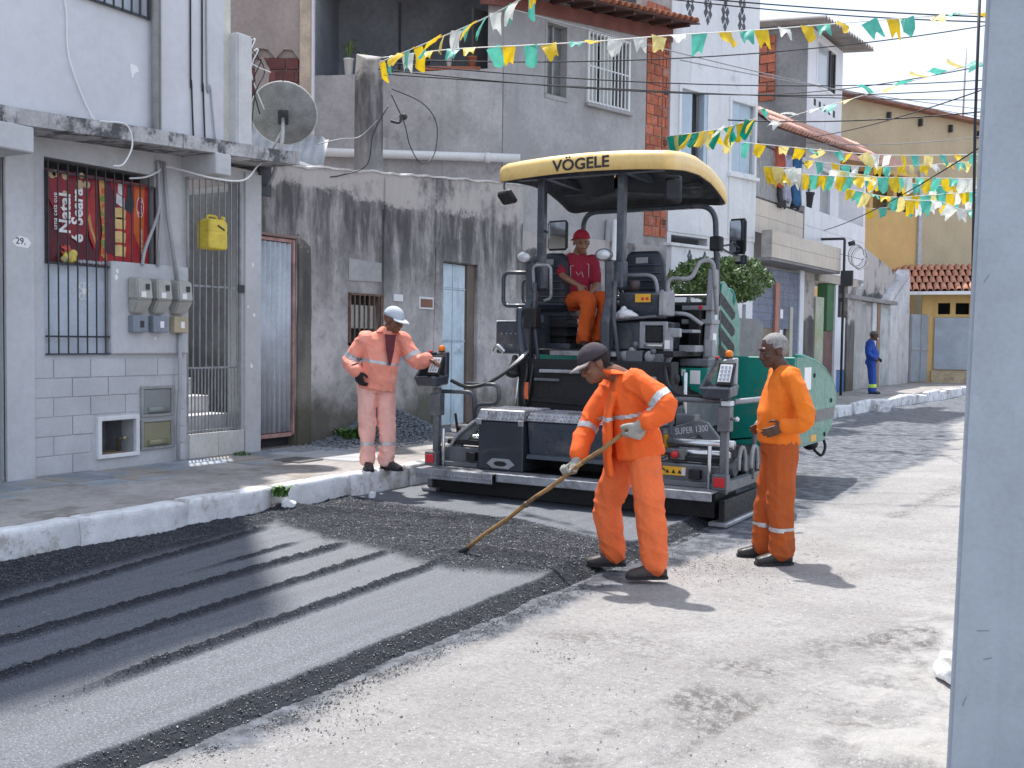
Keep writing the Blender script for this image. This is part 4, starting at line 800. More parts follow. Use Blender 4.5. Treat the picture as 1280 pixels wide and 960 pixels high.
# unfinished brick house with timber post
BH = thing('unfinished_brick_house', 'brown unfinished house with exposed dark bricks behind the dish', 'house', (-11.0,13.0,0), yaw)
MB().box(-3.5,-.5,.04,.3,3,9).build('brown_wall', mat('brown_render',(.33,.28,.27),.92,var=.15,vs=1.3,bump=.3,bs=20,dirt=((.33,.28,.26),1.6,.6,.5)), BH)
bricks(BH,-1.75,-.52,4.5,6.2,.0,.29,.2,M_brick2,gap=.022,seed=8)
mb = MB(); q = random.Random(5)
mb.prism([(-1.8,7.2),(-.5,7.2)]+[(-.5-.13*i,6.02+.12*q.random()+(.1 if i % 3 else -.06)) for i in range(11)],-.02,.04).prism([(-1.2,5.3),(-1.05,5.25),(-.98,5.9),(-1.1,6.1),(-1.22,6.0)],-.025,.04); mb.build('plaster_edge', MATS['brown_render'], BH, .005)
bx('timber_post', mat('raw_timber',(.50,.40,.33),.85,var=.2,vs=3,bump=.3,bs=25), BH, -.50,-.34,-.06,.1,3.2,9)
cs = MB(); n_ = 60
for i in range(n_):
    a, b = 1.3*i/n_, 1.3*(i+1)/n_; f = lambda x: .025*math.sin(x*2*math.pi/.13)
    cs.add([(a,0,f(a)),(b,0,f(b)),(b,1.1,f(b)),(a,1.1,f(a)),(a,0,f(a)+.006),(b,0,f(b)+.006),(b,1.1,f(b)+.006),(a,1.1,f(a)+.006)],[(3,2,1,0),(4,5,6,7),(0,1,5,4),(1,2,6,5),(2,3,7,6),(3,0,4,7)],True)
tag(cs.build('corrugated_sheet', mat('pale_fibre_sheet',(.40,.42,.45),.7,var=.15,bump=.1), None, loc=(-10.75,10.5,4.1), rot=(R(38),R(8),R(40))), 'pale corrugated roof sheet leaning behind the satellite dish', 'roof sheet')
tag(MB().bar((-9.6,9.9,4.05),(-9.2,11.0,3.82),.09,.04).build('white_plank', M_wht), 'pale plank lying on the wall top behind the dish', 'plank')
# ================================================================ white house
A16b = A16
WH = thing('white_house', 'white two storey house with pale blue shutters and lattice trim', 'house', (-9.3,15.5,0), A16)
M_w2 = mat('whitewash', (.72,.735,.765), .85, var=.06, vs=1.0, bump=.15, bs=20, dirt=[((.42,.42,.44),1.8,.63,.5)], streak=((.44,.44,.46),.4,4))
w1, w2 = (4.95,5.88,5.38,6.86), (6.73,7.66,5.38,6.90)
MB().wall(4.62,7.76,3.9,9.35,0,.25,[w1,w2]).build('front_wall', M_w2, WH)
MB().wall(4.62,7.76,.15,3.9,.02,.25,[(4.75,6.0,2.6,3.84),(6.6,7.5,.28,2.5)]).build('lower_wall', M_w2, WH)
MB().box(7.72,7.76,.25,5,.15,9.35).box(4.62,7.76,.25,5,9.25,9.35).box(4.62,7.76,4.9,5,.15,9.35).build('side_wall', M_w2, WH)
MB().box(4.7,7.7,1.2,1.3,2.0,3.9).build('recess_wall', mat('cream_recess',(.62,.60,.52),.85), WH)
bx('ledge', M_w2, WH, 6.7,7.7,-.02,.01,4.0,5.3)
M_ash = mat('pale_blue_shutter',(.45,.56,.66),.5,var=.08,vs=3,bump=.03)
for a,b,c,d in (w1,w2):
    f = MB().wall(a-.06,b+.06,c-.06,d+.06,-.03,.05,[(a+.02,b-.02,c,d-.02)]).build('window_frame', M_wht, WH, .005)
    if a < 6: bx('shutter', M_ash, f, a+.03,a+.48,.06,.09,c,d); bx('dark_gap', M_dark, f, a+.5,b-.12,.2,.21,c,d, bevel=0); bx('shutter', M_ash, f, b-.14,b-.03,-.02,.12,c,d)
    else:
        bx('shutter', M_ash, f, a+.03,a+.44,.06,.09,c,d); bx('shutter', M_ash, f, a+.46,b-.08,.07,.1,c,d)
    bx('window_sill', M_wht, f, a-.1,b+.1,-.1,.0,c-.14,c-.065)
M_blk = mat('lattice_dark',(.10,.11,.13),.8,var=.2)
def diamond(parent, x, z, s, y=-.012): 
    mb = MB()
    for dx, dz in ((0,1.0),(-.55,.4),(.55,.4),(-.55,-.4),(.55,-.4),(0,-1.0)):
        cx, cz = x+dx*s*.62, z+dz*s; q = s*.42; mb.prism([(cx-q*.6,cz),(cx,cz-q),(cx+q*.6,cz),(cx,cz+q)],y,y+.014)
    for t in (0,1): mb.tube([(x+.25*s*math.cos(k),y,z+.3*s*math.sin(k)) for k in np.linspace(0,5.2,7)],.012,5)
    return mb.build('lattice_motif', M_blk, parent)
for k in range(4): diamond(WH, 5.2+.62*k, 8.62, .24); diamond(WH, 5.2+.62*k, 9.1, .22)
# balcony with pierced blocks
CB = thing('pierced_balcony', 'white balcony wall of pierced blocks above the clipped tree', 'balcony', (-9.3,15.5,0), A16)
MB().box(3.78,6.22,-.75,-.62,2.0,3.5).box(3.78,6.22,-.62,.0,2.0,2.15).box(6.12,6.22,-.62,0,2.15,3.5).build('balcony_wall', M_w2, CB, .01); MB().box(3.7,6.3,-.8,-.6,3.5,3.56).build('cap', M_w2, CB, .01)
for k in range(4):
    for z_ in (2.5,2.9,3.28): diamond(CB, 4.35+.5*k, z_, .13, -.762)
# lean-to poles at the house gap
for k,(x,lb) in enumerate(((-8.55,'thin grey pipe leaning at the brick corner'),(-8.4,'pale pipe standing beside the leaning grey pipe'))): pipe('standing_pipe',[(x,17.9,.28),(x+.05,18.1,3.95)],.05,M_pvc if k == 0 else M_wht,lb)

# ================================================================ three storey house with laundry balcony
H3 = thing('three_storey_house', 'three storey house with brick top floor, laundry balcony and blue tiles', 'house', (-7.3,23.3,0), math.atan2(7.2,.4))
M_h3 = mat('white_render_far',(.72,.74,.78),.85,var=.07,vs=1.2,bump=.1,streak=((.45,.45,.47),.4,4))
M_cg = mat('dark_grey_render',(.25,.245,.25),.92,var=.18,vs=1.1,bump=.2,dirt=((.15,.15,.15),.9,.56,.6))
M_bt = mat('beige_tile',(.56,.50,.43),.5,var=.07,vs=2,bump=.03,rn=.04); M_wt = mat('white_tile',(.66,.68,.72),.4,var=.06,vs=2,bump=.03,rn=.04); M_blt = mat('blue_tile',(.09,.13,.22),.35,var=.15,vs=3,bump=.03,rn=.15)
MB().wall(3.5,6.6,6.4,9.75,0,.2,[(4.28,5.95,8.4,9.55)]).build('top_front_wall', M_h3, H3)
MB().box(3.5,6.6,4,4.2,6.4,9.7).box(6.4,6.6,.2,4,6.4,9.7).build('top_back_wall', M_h3, H3)
MB().box(3.46,3.52,-.01,4.2,6.4,9.7).build('top_side_wall', M_cg, H3); bricks(H3,.8,3.0,7.9,9.6,3.40,.42,.24,M_brick,gap=.03,dep=3.46-3.40,seed=12,face='y')
f = MB().wall(4.24,5.99,8.36,9.6,-.02,.06,[(4.32,5.91,8.44,9.52)]).build('window_frame', M_wht, H3); bx('window_pane', mat('grey_glass',(.42,.46,.50),.1,var=.1,bump=0), f, 4.33,5.5,.05,.06,8.45,9.51, bevel=0); bx('window_pane', M_dark, f, 5.5,5.9,.07,.08,8.45,9.51, bevel=0); bx('mullion', M_iron, f, 5.46,5.52,.0,.05,8.44,9.52); bx('mullion', M_iron, f, 5.88,5.92,.0,.05,8.44,9.52)
for k in range(5): bx('vent_hole', M_dark, H3, 4.1+.42*k,4.28+.42*k,-.004,.01,7.82,8.0, bevel=0)
cs = MB(); n_ = 80
for i in range(n_):
    a, b = 2.9+4.6*i/n_, 2.9+4.6*(i+1)/n_; f = lambda x: 9.72+.05*math.sin(x*2*math.pi/.25)+.06*(x-3)
    cs.hexa([(a,-.6,f(a)-.05),(b,-.6,f(b)-.05),(b,4.4,f(b)+.4),(a,4.4,f(a)+.4)],[(a,-.6,f(a)-.02),(b,-.6,f(b)-.02),(b,4.4,f(b)+.43),(a,4.4,f(a)+.43)])
cs.build('fibre_roof', mat('fibre_cement',(.30,.28,.27),.9,var=.2), H3)
MB().box(-.3,9.3,1.3,1.5,3.4,6.6).box(9.1,9.3,.0,1.3,3.4,6.6).box(-.3,9.3,.1,1.3,4.85,4.92).box(-.4,-.3,0,5,.15,6.5).build('balcony_back_wall', M_h3, H3)
bx('balcony_back_panel', mat('brown_wood_panel',(.16,.12,.10),.8,var=.2,vs=3), H3, .1,2.2,1.22,1.29,4.93,6.5)
MB().wall(3.5,6.7,4.9,6.45,.05,.2,[(5.0,5.9,4.95,6.3)]).build('balcony_side_wall', M_h3, H3); bx('balcony_door', mat('grey_door',(.3,.32,.34),.6), H3, 5.02,5.88,.12,.16,4.95,6.28)
def tiled(name, x0, x1, z0, z1, y0, m, tw, th):
    p = MB().box(x0,x1,y0+.015,y0+.25,z0,z1).build(name, M_mort, H3); x = x0
    while x < x1-.02:
        z = z0
        while z < z1-.02:
            MB().box(x+.004,min(x+tw,x1)-.004,y0,y0+.02,z+.004,min(z+th,z1)-.004).build('tile', m, p); z += th
        x += tw
tiled('beige_parapet',-.35,3.45,4.18,4.95,-.02,M_bt,.63,.39); tiled('beige_fascia',-.3,5.0,3.56,4.17,-.55,M_bt,.66,.31); tiled('white_parapet',3.47,9.2,4.18,5.15,-.04,M_wt,.72,.49); tiled('white_fascia',5.02,9.2,3.55,4.17,-.04,M_wt,.72,.62)
MB().box(-.3,5.0,-.53,.3,3.5,3.555).box(5.0,9.2,-.03,.3,3.48,3.545).build('soffit', M_cg, H3)
# clay awning
MB().hexa([(-.2,-.55,6.42),(8.4,-.55,6.95),(8.4,.12,7.44),(-.2,.12,6.91)],[(-.2,-.55,6.45),(8.4,-.55,6.98),(8.4,.12,7.47),(-.2,.12,6.94)]).build('awning_board', MATS['dark_rafter'], H3)
M_pink = mat('pink_clay_tile',(.60,.34,.27),.85,var=.2,vs=4,bump=.2,rn=.12); tl2s = half_tile(.11,.48).copy(); tl2s.materials.clear(); tl2s.materials.append(M_pink)
for k in range(37):
    for j in range(2): link('roof_tile', tl2s, H3, (-.1+.232*k,-.62+.33*j,6.44+.062*k*.232+.241*j), (R(36.2),0,rnd.uniform(-.03,.03)))
gl = MB().box(.0,3.45,-.0,.03,6.2,6.24).box(.0,3.45,0,.03,4.97,5.0).build('balcony_railing', M_iron, H3)
for k in range(16): MB().box(.04+.1*k,.06+.1*k,.0,.02,5.0,6.2).build('bar', M_gal, gl)
# ground floor
tiled('blue_tile_wall',.0,3.25,2.0,3.42,.0,M_blt,.42,.18); tiled('blue_tile_wall',1.75,2.2,.28,2.0,.0,M_blt,.42,.2); tiled('blue_tile_wall',2.85,3.25,.28,2.0,.0,M_blt,.42,.2); tiled('blue_tile_wall',.0,.7,.28,2.0,.0,M_blt,.42,.2)
bx('door', mat('brown_far_door',(.22,.18,.13),.7,var=.15), H3, .72,1.45,.02,.08,.28,3.0); bx('door_post', mat('salmon_post',(.45,.20,.15),.8), H3, 1.45,1.72,-.05,.1,.28,3.1); bx('door_box', mat('ochre_box',(.5,.3,.12),.7), H3, .8,1.0,-.02,.02,1.5,1.72)
for z_ in (1.35,1.75,2.25): bx('wall_notice', M_stk, H3, 1.9,2.1,-.012,-.002,z_,z_+.22, bevel=0)
bx('glass_door', M_dark, H3, 2.22,2.6,.08,.12,.28,2.55, bevel=0); bx('door_frame', mat('tan_frame',(.48,.45,.38),.7), H3, 2.61,2.84,-.02,.1,.28,2.55)
bx('white_pillar', M_h3, H3, 3.27,3.6,-.04,.3,.28,3.5); bx('mould_wall', old_wall_material('mould_far',2.6,(.17,.15,.14)), H3, 3.61,4.75,.05,.3,.28,3.5)
bx('painted_panel', mat('faded_mural',(.40,.42,.34),.8,var=.25,vs=1.6,bump=0,dirt=[((.5,.28,.25),1.5,.6,.8),((.3,.42,.2),1.3,.55,.7)]), H3, 4.77,5.5,.02,.3,.28,2.9)
bx('green_panel', mat('green_board',(.04,.13,.05),.7), H3, 5.78,6.4,.02,.3,2.0,3.3); bx('brown_panel', mat('brown_board2',(.17,.10,.09),.8,var=.2), H3, 5.52,6.4,.03,.3,.28,1.99); bx('white_post', M_h3, H3, 6.41,6.62,-.03,.3,.28,3.3); bx('beam', mat('tan_beam',(.42,.38,.33),.85,var=.15), H3, 4.77,8.6,-.05,.3,3.31,3.54)
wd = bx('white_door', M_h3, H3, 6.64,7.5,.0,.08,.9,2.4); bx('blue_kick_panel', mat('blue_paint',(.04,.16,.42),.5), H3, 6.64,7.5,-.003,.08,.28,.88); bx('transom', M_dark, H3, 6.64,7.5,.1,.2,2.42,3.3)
bx('mould_pillar', MATS.get('x') or bpy.data.materials['mould_far'], H3, 7.52,8.3,-.05,.3,.28,3.3); bx('tin_panel', mat('grey_tin',(.35,.36,.37),.6,.2,var=.15), H3, 8.32,9.2,.0,.2,.28,3.3)
# things on the balcony
W3 = lambda x, y, z: tuple(Matrix.Translation((-7.3,23.3,0)) @ Matrix.Rotation(math.atan2(7.2,.4),4,'Z') @ V3((x,y,z)))
def cloth(x, y, z, wd, h, c, label, seed):
    mb = MB(); nx, nz = 8, 8; q = seed; P = [[V3((wd*i/nx-wd/2+.03*math.sin(j*.7+q),.05*math.sin(i*1.9+q)+.02*math.sin(j+q),-h*j/nz-.03*math.sin(i*1.3+q)*(j/nz))) for i in range(nx+1)] for j in range(nz+1)]
    v = [p for r_ in P for p in r_]; n = nx+1
    mb.add(v,[(j*n+i,j*n+i+1,(j+1)*n+i+1,(j+1)*n+i) for j in range(nz) for i in range(nx)],True)
    o = mb.build('hanging_laundry', mat('laundry_%d'%seed,c,.85,var=.25,vs=6,bump=.1), None, loc=W3(x,y,z), rot=(0,0,math.atan2(7.2,.4))); mo = o.modifiers.new('thick','SOLIDIFY'); mo.thickness = .01
    tag(o, label, 'laundry', 'laundry hanging on the balcony')
cloth(1.35,-.12,6.3,.5,.95,(.45,.10,.06),'red brown cloth hanging at the left of the laundry balcony',1); cloth(1.9,-.1,6.2,.4,1.1,(.42,.42,.55),'pale lilac cloth hanging mid balcony behind the flags',2); cloth(2.5,-.12,6.3,.55,1.25,(.03,.12,.26),'dark blue striped cloth hanging right on the laundry balcony',3); cloth(1.6,-.06,5.6,.5,.7,(.04,.04,.045),'black trousers hanging low on the laundry balcony',4); cloth(2.7,-.05,5.6,.7,.6,(.03,.035,.05),'dark garment hanging low beside the blue cloth',5); cloth(2.2,-.02,5.7,.35,.6,(.2,.21,.24),'grey garment hanging between the dark laundry',6)
t = thing('flower_pot', 'black pot with a spiky plant on the white tiled parapet', 'pot', W3(4.0,.08,5.155)); MB().lathe([(0,0),(.13,0),(.18,.35),(.2,.35),(.2,.4),(0,.38)],(0,0,0),12).build('pot', M_dark, t)
lf = MB(); q = random.Random(3)
for _ in range(16):
    a = q.uniform(0,6.28); d = V3((math.cos(a),math.sin(a),0)); s_ = V3((-d.y,d.x,0))*.02; c0 = V3((0,0,.38)); c1 = c0+d*.25+V3((0,0,.3)); lf.add([c0-s_,c0+s_,c1+s_,c1-s_,c1+d*.2+V3((0,0,.1))],[(0,1,2,3),(3,2,4)])
lf.build('foliage', MATS['pot_leaf'], t)
mp_ = thing('meter_pole', 'black service pole with coiled wires by the white tiled parapet', 'pole', W3(5.05,-.62,.28))
MB().tube(fillet([(0,0,0),(0,0,4.15),(-.6,-.1,4.15)],.05),.035,8).build('pole', M_iron, mp_); bx('meter_box', M_dark, mp_, -.05,.25,-.15,0,2.9,3.3)
for k in range(4): MB().tube([(.3+.2*math.cos(t_)+.03*k,.05*k,3.7+.28*math.sin(t_)-.03*k) for t_ in np.linspace(0,6,16)],.012,5).build('wire_coil', M_wc if k % 2 else M_gc, mp_)
MB().tube([(.1,0,4.0),(.25,.05,4.05)],.06,6).build('wire_clamp', M_iron, mp_)

# ================================================================ gable wall, gate, porch and ochre house
GB = thing('gable_wall', 'dark mouldy gable above a flaking white wall beside the blue worker', 'wall', (-7.0,30,0), math.atan2(7.2,.35))
M_flake = mat('flaking_white',(.55,.55,.57),.9,var=.15,vs=1.2,bump=.3,dirt=[((.25,.22,.2),1.3,.6,.8),((.14,.13,.12),2.2,.64,.7)],streak=((.2,.19,.18),.5,4))
MB().prism([(1.2,2.95),(9.5,2.95),(9.5,4.05),(2.6,4.95),(1.2,4.95)],.35,.6).build('gable', old_wall_material('gable_mould',3.6,(.2,.2,.21)), GB)
MB().prism([(6.6,2.9),(9.5,4.12),(9.5,4.35),(6.4,3.1)],.1,.5).build('gable_coping', M_flake, GB)
MB().box(.4,9.5,.05,.4,.2,2.95).prism([(6.7,2.9),(9.5,2.9),(9.5,4.1)],.06,.4).build('white_wall', M_flake, GB)
MB().prism([(1.4,2.95),(2.6,3.0),(3.1,4.3),(2.1,4.2)],.0,.3).build('plank_shutter', mat('pale_board',(.55,.56,.57),.8,var=.1), GB)
for x0,x1,c in ((.5,1.6,(.14,.13,.12)),(2.0,3.9,(.38,.38,.38)),(4.9,6.4,(.40,.43,.44))): bx('door_leaf', mat('leaf_%d'%int(x0*10),c,.8,var=.25,vs=2,streak=((.2,.18,.17),.5,5)), GB, x0,x1,-.02,.06,.28,2.85)
bx('post', mat('rust_post',(.25,.17,.12),.85), GB, 4.5,4.85,-.08,.1,.28,2.95); bx('post', M_flake, GB, 3.95,4.45,-.06,.1,.28,2.95); bx('ledge', M_cg, GB, .3,6.6,-.2,.4,2.96,3.08)
M_och = mat('ochre_paint',(.62,.42,.17),.85,var=.08,vs=1,bump=.08); M_tan = mat('tan_render',(.47,.39,.26),.88,var=.08,vs=.8,bump=.1,dirt=((.42,.33,.21),.7,.6,.5)); M_gg = mat('grey_gate_paint',(.36,.41,.47),.55,.2,var=.12,vs=2)
GTE = thing('metal_gate', 'grey blue double metal gate between the white wall and ochre pillar', 'gate', (-6.54,39.6,0), math.atan2(1.5,.42))
for k in range(2):
    lf_ = bx('gate_leaf', M_gg, GTE, .02+.78*k,.77+.78*k,.0,.06,.30,2.75); bx('gate_frame', M_gal, lf_, .05+.78*k,.74+.78*k,-.03,-.003,1.45,1.53); bx('stile', M_gal, lf_, .05+.78*k,.10+.78*k,-.03,-.003,.32,2.72)
PG = thing('porch_house', 'ochre porch house with clay tile roof facing down the street', 'house', (-6.15,41.0,0), math.atan2(.2,.98))
bx('corner_pillar', M_och, PG, -.25,.12,-.04,.35,.2,3.55)
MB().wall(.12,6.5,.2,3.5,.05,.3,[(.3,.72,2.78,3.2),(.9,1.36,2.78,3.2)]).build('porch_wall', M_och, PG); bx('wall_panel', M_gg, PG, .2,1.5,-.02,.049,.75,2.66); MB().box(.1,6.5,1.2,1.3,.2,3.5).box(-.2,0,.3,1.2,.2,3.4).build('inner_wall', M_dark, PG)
MB().box(.12,6.5,-.12,.049,.1,.72).build('plinth', mat('ochre_stone',(.45,.36,.24),.9,var=.3,vs=1.5,bump=.4,bs=8), PG)
MB().hexa([(-1.6,-.6,3.50),(7,-.6,3.55),(7,3.6,4.85),(-2.2,3.0,4.65)],[(-1.6,-.6,3.55),(7,-.6,3.60),(7,3.6,4.90),(-2.2,3.0,4.70)]).build('roof_board', MATS['dark_rafter'], PG)
M_rt = mat('orange_clay_tile',(.50,.23,.15),.85,var=.22,vs=3,bump=.2,rn=.14); tl3 = half_tile(.115,1.0); tl3 = tl3.copy(); tl3.materials.clear(); tl3.materials.append(M_rt)
for k in range(36):
    for j in range(4): link('roof_tile', tl3, PG, (-1.7+.24*k-.1*j,-.66+.93*j,3.58+.0012*k+.29*j), (R(17.3),0,0))
MB().bar((-1.75,-.66,3.55),(-2.3,3.0,4.72),.1,.16).bar((-1.75,-.72,3.52),(3.0,-.72,3.55),.08,.12).build('white_gutter', M_wht, PG)
OH = thing('ochre_house', 'large tan house with orange loggia rising behind the porch roof', 'house', (-9.1,40.5,0), math.atan2(math.cos(R(26)),math.sin(R(26))))
MB().wall(-1.5,4.3,2,8.45,0,.3,[(-1.2,1.3,6.9,8.3),(1.5,2.75,6.9,8.3),(2.95,4.1,6.9,8.3)]).build('loggia_wall', M_och, OH); MB().wall(-1.5,15,8.45,10.9,.02,.3,[]).build('front_wall', M_tan, OH); MB().wall(4.3,15,2,8.45,.02,.3,[]).build('front_wall', M_tan, OH)
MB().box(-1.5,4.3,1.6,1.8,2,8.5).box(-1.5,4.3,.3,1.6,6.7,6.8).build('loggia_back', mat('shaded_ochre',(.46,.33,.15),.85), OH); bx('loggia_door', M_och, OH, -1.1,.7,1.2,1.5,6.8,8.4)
MB().box(-1.5,15,2,9,2,10.8).build('house_core', M_tan, OH); MB().box(-1.8,15.2,-.35,8,10.9,11.03).build('roof_edge', mat('red_roof_edge',(.25,.12,.09),.85,var=.3), OH)
MB().box(4.28,4.5,-.1,.015,4.5,8.6).build('downpipe', M_gal, OH)
MB().hexa([(-1.5,-1.1,8.30),(2.4,-1.1,8.30),(2.4,.0,8.95),(-1.5,0,8.95)],[(-1.5,-1.1,8.38),(2.4,-1.1,8.38),(2.4,0,9.03),(-1.5,0,9.03)]).build('loggia_awning', M_pink, OH)
for k in range(4): bx('wall_hook', M_iron, OH, 2.2+2.0*k,2.3+2.0*k,-.15,.01,10.35,10.65)
pipe('antenna_mast',[(-6.1,48.0,10.9),(-6.05,48.0,14.2)],.04,M_gal,'thin antenna mast on the ochre house roof','antenna')
# far end of the street
FH = thing('far_house', 'pale house closing the far end of the street', 'house', (-3.5,62,0), R(25))
MB().wall(-8,10,0,6.5,0,.3,[(-5,-3.4,3.6,5.0),(0,1.6,3.6,5),(4,5.6,3.6,5),(-5,-3.6,.3,2.6),(2,5,.3,2.6)]).box(-8,10,6,6.2,0,6.5).box(-8,10,1,1.1,0,6.4).build('wall', mat('far_cream',(.55,.5,.42),.85), FH); MB().prism([(-.6,6.5),(6.6,6.5),(3,8.2)],-8.3,10.3,'x').build('roof', M_rt, FH)
# ================================================================ asphalt paver
PV = thing('asphalt_paver', 'green and grey tracked asphalt paver with yellow canopy laying the street', 'paver', (-4.72,11,0), 0, world=True)
M_an = mat('anthracite_paint',(.050,.062,.082),.38,.1,var=.12,vs=4,bump=.04,bs=40,coat=.1,dirt=[((.17,.16,.15),3,.58,.5),((.10,.095,.09),11,.6,.5)])
M_lg = mat('light_grey_paint',(.30,.31,.33),.5,.1,var=.12,vs=4,bump=.06,dirt=[((.16,.15,.14),3,.57,.6),((.10,.09,.085),13,.62,.6)])
M_sg = mat('steel_grey_paint',(.13,.14,.155),.45,.25,var=.2,vs=5,bump=.08,dirt=((.25,.23,.21),4,.6,.5))
M_gn = mat('machine_green',(.0,.20,.155),.4,.0,var=.1,vs=3,bump=.03,coat=.15,dirt=[((.10,.16,.135),2.5,.58,.5),((.12,.12,.11),9,.63,.5)])
M_gn2 = mat('machine_green_light',(.006,.19,.145),.4,.0,var=.1,vs=3,bump=.03,coat=.3)
M_bk = mat('machine_black',(.010,.010,.012),.6,var=.3,vs=6,bump=.2,bs=60); M_rub = mat('hose_rubber',(.015,.016,.018),.45,var=.2,bump=.05)
M_tr = mat('tread_plate',(.36,.37,.40),.42,.6,var=.25,vs=5,bump=.05,dirt=((.16,.14,.13),3,.58,.7)); M_ch = mat('bright_steel',(.6,.61,.62),.25,.9,var=.1,bump=0)
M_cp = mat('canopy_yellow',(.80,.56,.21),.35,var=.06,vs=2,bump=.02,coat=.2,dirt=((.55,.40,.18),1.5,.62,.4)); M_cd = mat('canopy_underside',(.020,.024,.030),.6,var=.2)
M_orl = mat('amber_lens',(.75,.20,.01),.25,var=.08,bump=0); M_redl = mat('red_lens',(.55,.02,.03),.3,var=.08,bump=0); M_ylst = mat('warning_yellow',(.75,.40,.02),.5,var=.06,bump=0); M_key = mat('keypad_white',(.62,.66,.70),.5,var=.06,bump=0)
M_lens = mat('lamp_lens',(.6,.62,.64),.12,.3,var=.1,bump=0); M_mir = mat('mirror_glass',(.55,.6,.65),.04,1,var=.02,bump=0)
def P(n, m, mb, bevel=.006, par=None, seg=1): return mb.build(n, m, par or PV, bevel, seg)
B = lambda *a: MB().box(*a)
# ---- screed
P('screed_plate', M_bk, B(-6.26,-3.12,9.0,9.6,.06,.32).box(-5.65,-3.8,9.55,10.1,.10,.5))
P('step_board', M_tr, B(-6.22,-5.30,8.70,8.98,.315,.33).box(-6.22,-5.30,8.70,8.712,.225,.315))
sbd = P('step_board', M_tr, B(-5.295,-3.07,8.76,9.0,.315,.33).box(-5.295,-3.07,8.76,8.772,.245,.315))
st = MB()
for k in range(26): st.blob((-6.20+.035*k,8.699,.27),(.011,.004,.016),n=6,k=4)
tag(P('tread_stud', M_tr, st, 0), kind='stuff')
# left locker and centre locker with tread plate lids
lk = P('locker', M_bk, B(-5.63,-5.105,8.96,9.55,.33,.83), .012); MATS['machine_black']
lk.data.materials.clear(); lk.data.materials.append(mat('locker_anthracite',(.024,.028,.040),.4,var=.12,vs=4,bump=.03,coat=.2))
def lid(x0,x1,y0,y1,z0,z1,ins=.05):
    l = P('locker_lid', M_tr, MB().hexa([(x0,y0,z0),(x1,y0,z0),(x1,y1,z0),(x0,y1,z0)],[(x0+.012,y0+ins,z1),(x1-.012,y0+ins,z1),(x1-.012,y1,z1),(x0+.012,y1,z1)]), .008)
    d = MB(); nx = int((x1-x0)/.045)
    for i in range(nx):
        for j in range(int((y1-y0)/.045)):
            cx, cy = x0+.03+.045*i, y0+ins+.03+.045*j
            if cy < y1-.02: d.obox((cx,cy,z1+.002),(.030,.009,.005),(0,0,R(45 if (i+j)%2 else -45)))
        for z_ in (z0+.25*(z1-z0),z0+.7*(z1-z0)): d.obox((x0+.03+.045*i,y0+ins*(z_-z0)/(z1-z0)-.003,z_),(.030,.006,.009),(0,R(45 if i%2 else -45),0))
    tag(d.build('tread_pattern', M_tr, l), kind='stuff')
lid(-5.64,-5.095,8.945,9.55,.835,.945); P('locker_hinge', M_lg, B(-5.645,-5.58,8.935,8.955,.79,.85)); P('locker_hinge', M_lg, B(-5.15,-5.09,8.935,8.955,.79,.85))
pl = P('pull_plate', M_lg, MB().prism([(-5.52,.40),(-5.45,.355),(-5.26,.355),(-5.19,.40),(-5.26,.455),(-5.45,.455)],8.948,8.962), .003); MB().prism([(-5.355+.075*math.cos(t),.405+.026*math.sin(t)) for t in np.linspace(0,6.0,16)],8.944,8.9475).build('grip_hole', M_bk, pl)
c2 = P('centre_locker', M_an, MB().hexa([(-5.09,9.06,.50),(-3.76,9.06,.50),(-3.76,9.6,.50),(-5.09,9.6,.50)],[(-5.09,9.02,.84),(-3.76,9.02,.84),(-3.76,9.6,.84),(-5.09,9.6,.84)]), .012); lid(-5.10,-3.75,9.0,9.62,.845,.925,.07)
P('bumper_lip', M_an, MB().hexa([(-5.09,8.99,.47),(-3.76,8.99,.47),(-3.76,9.1,.47),(-5.09,9.1,.47)],[(-5.09,9.02,.515),(-3.76,9.02,.515),(-3.76,9.1,.515),(-5.09,9.1,.515)]))
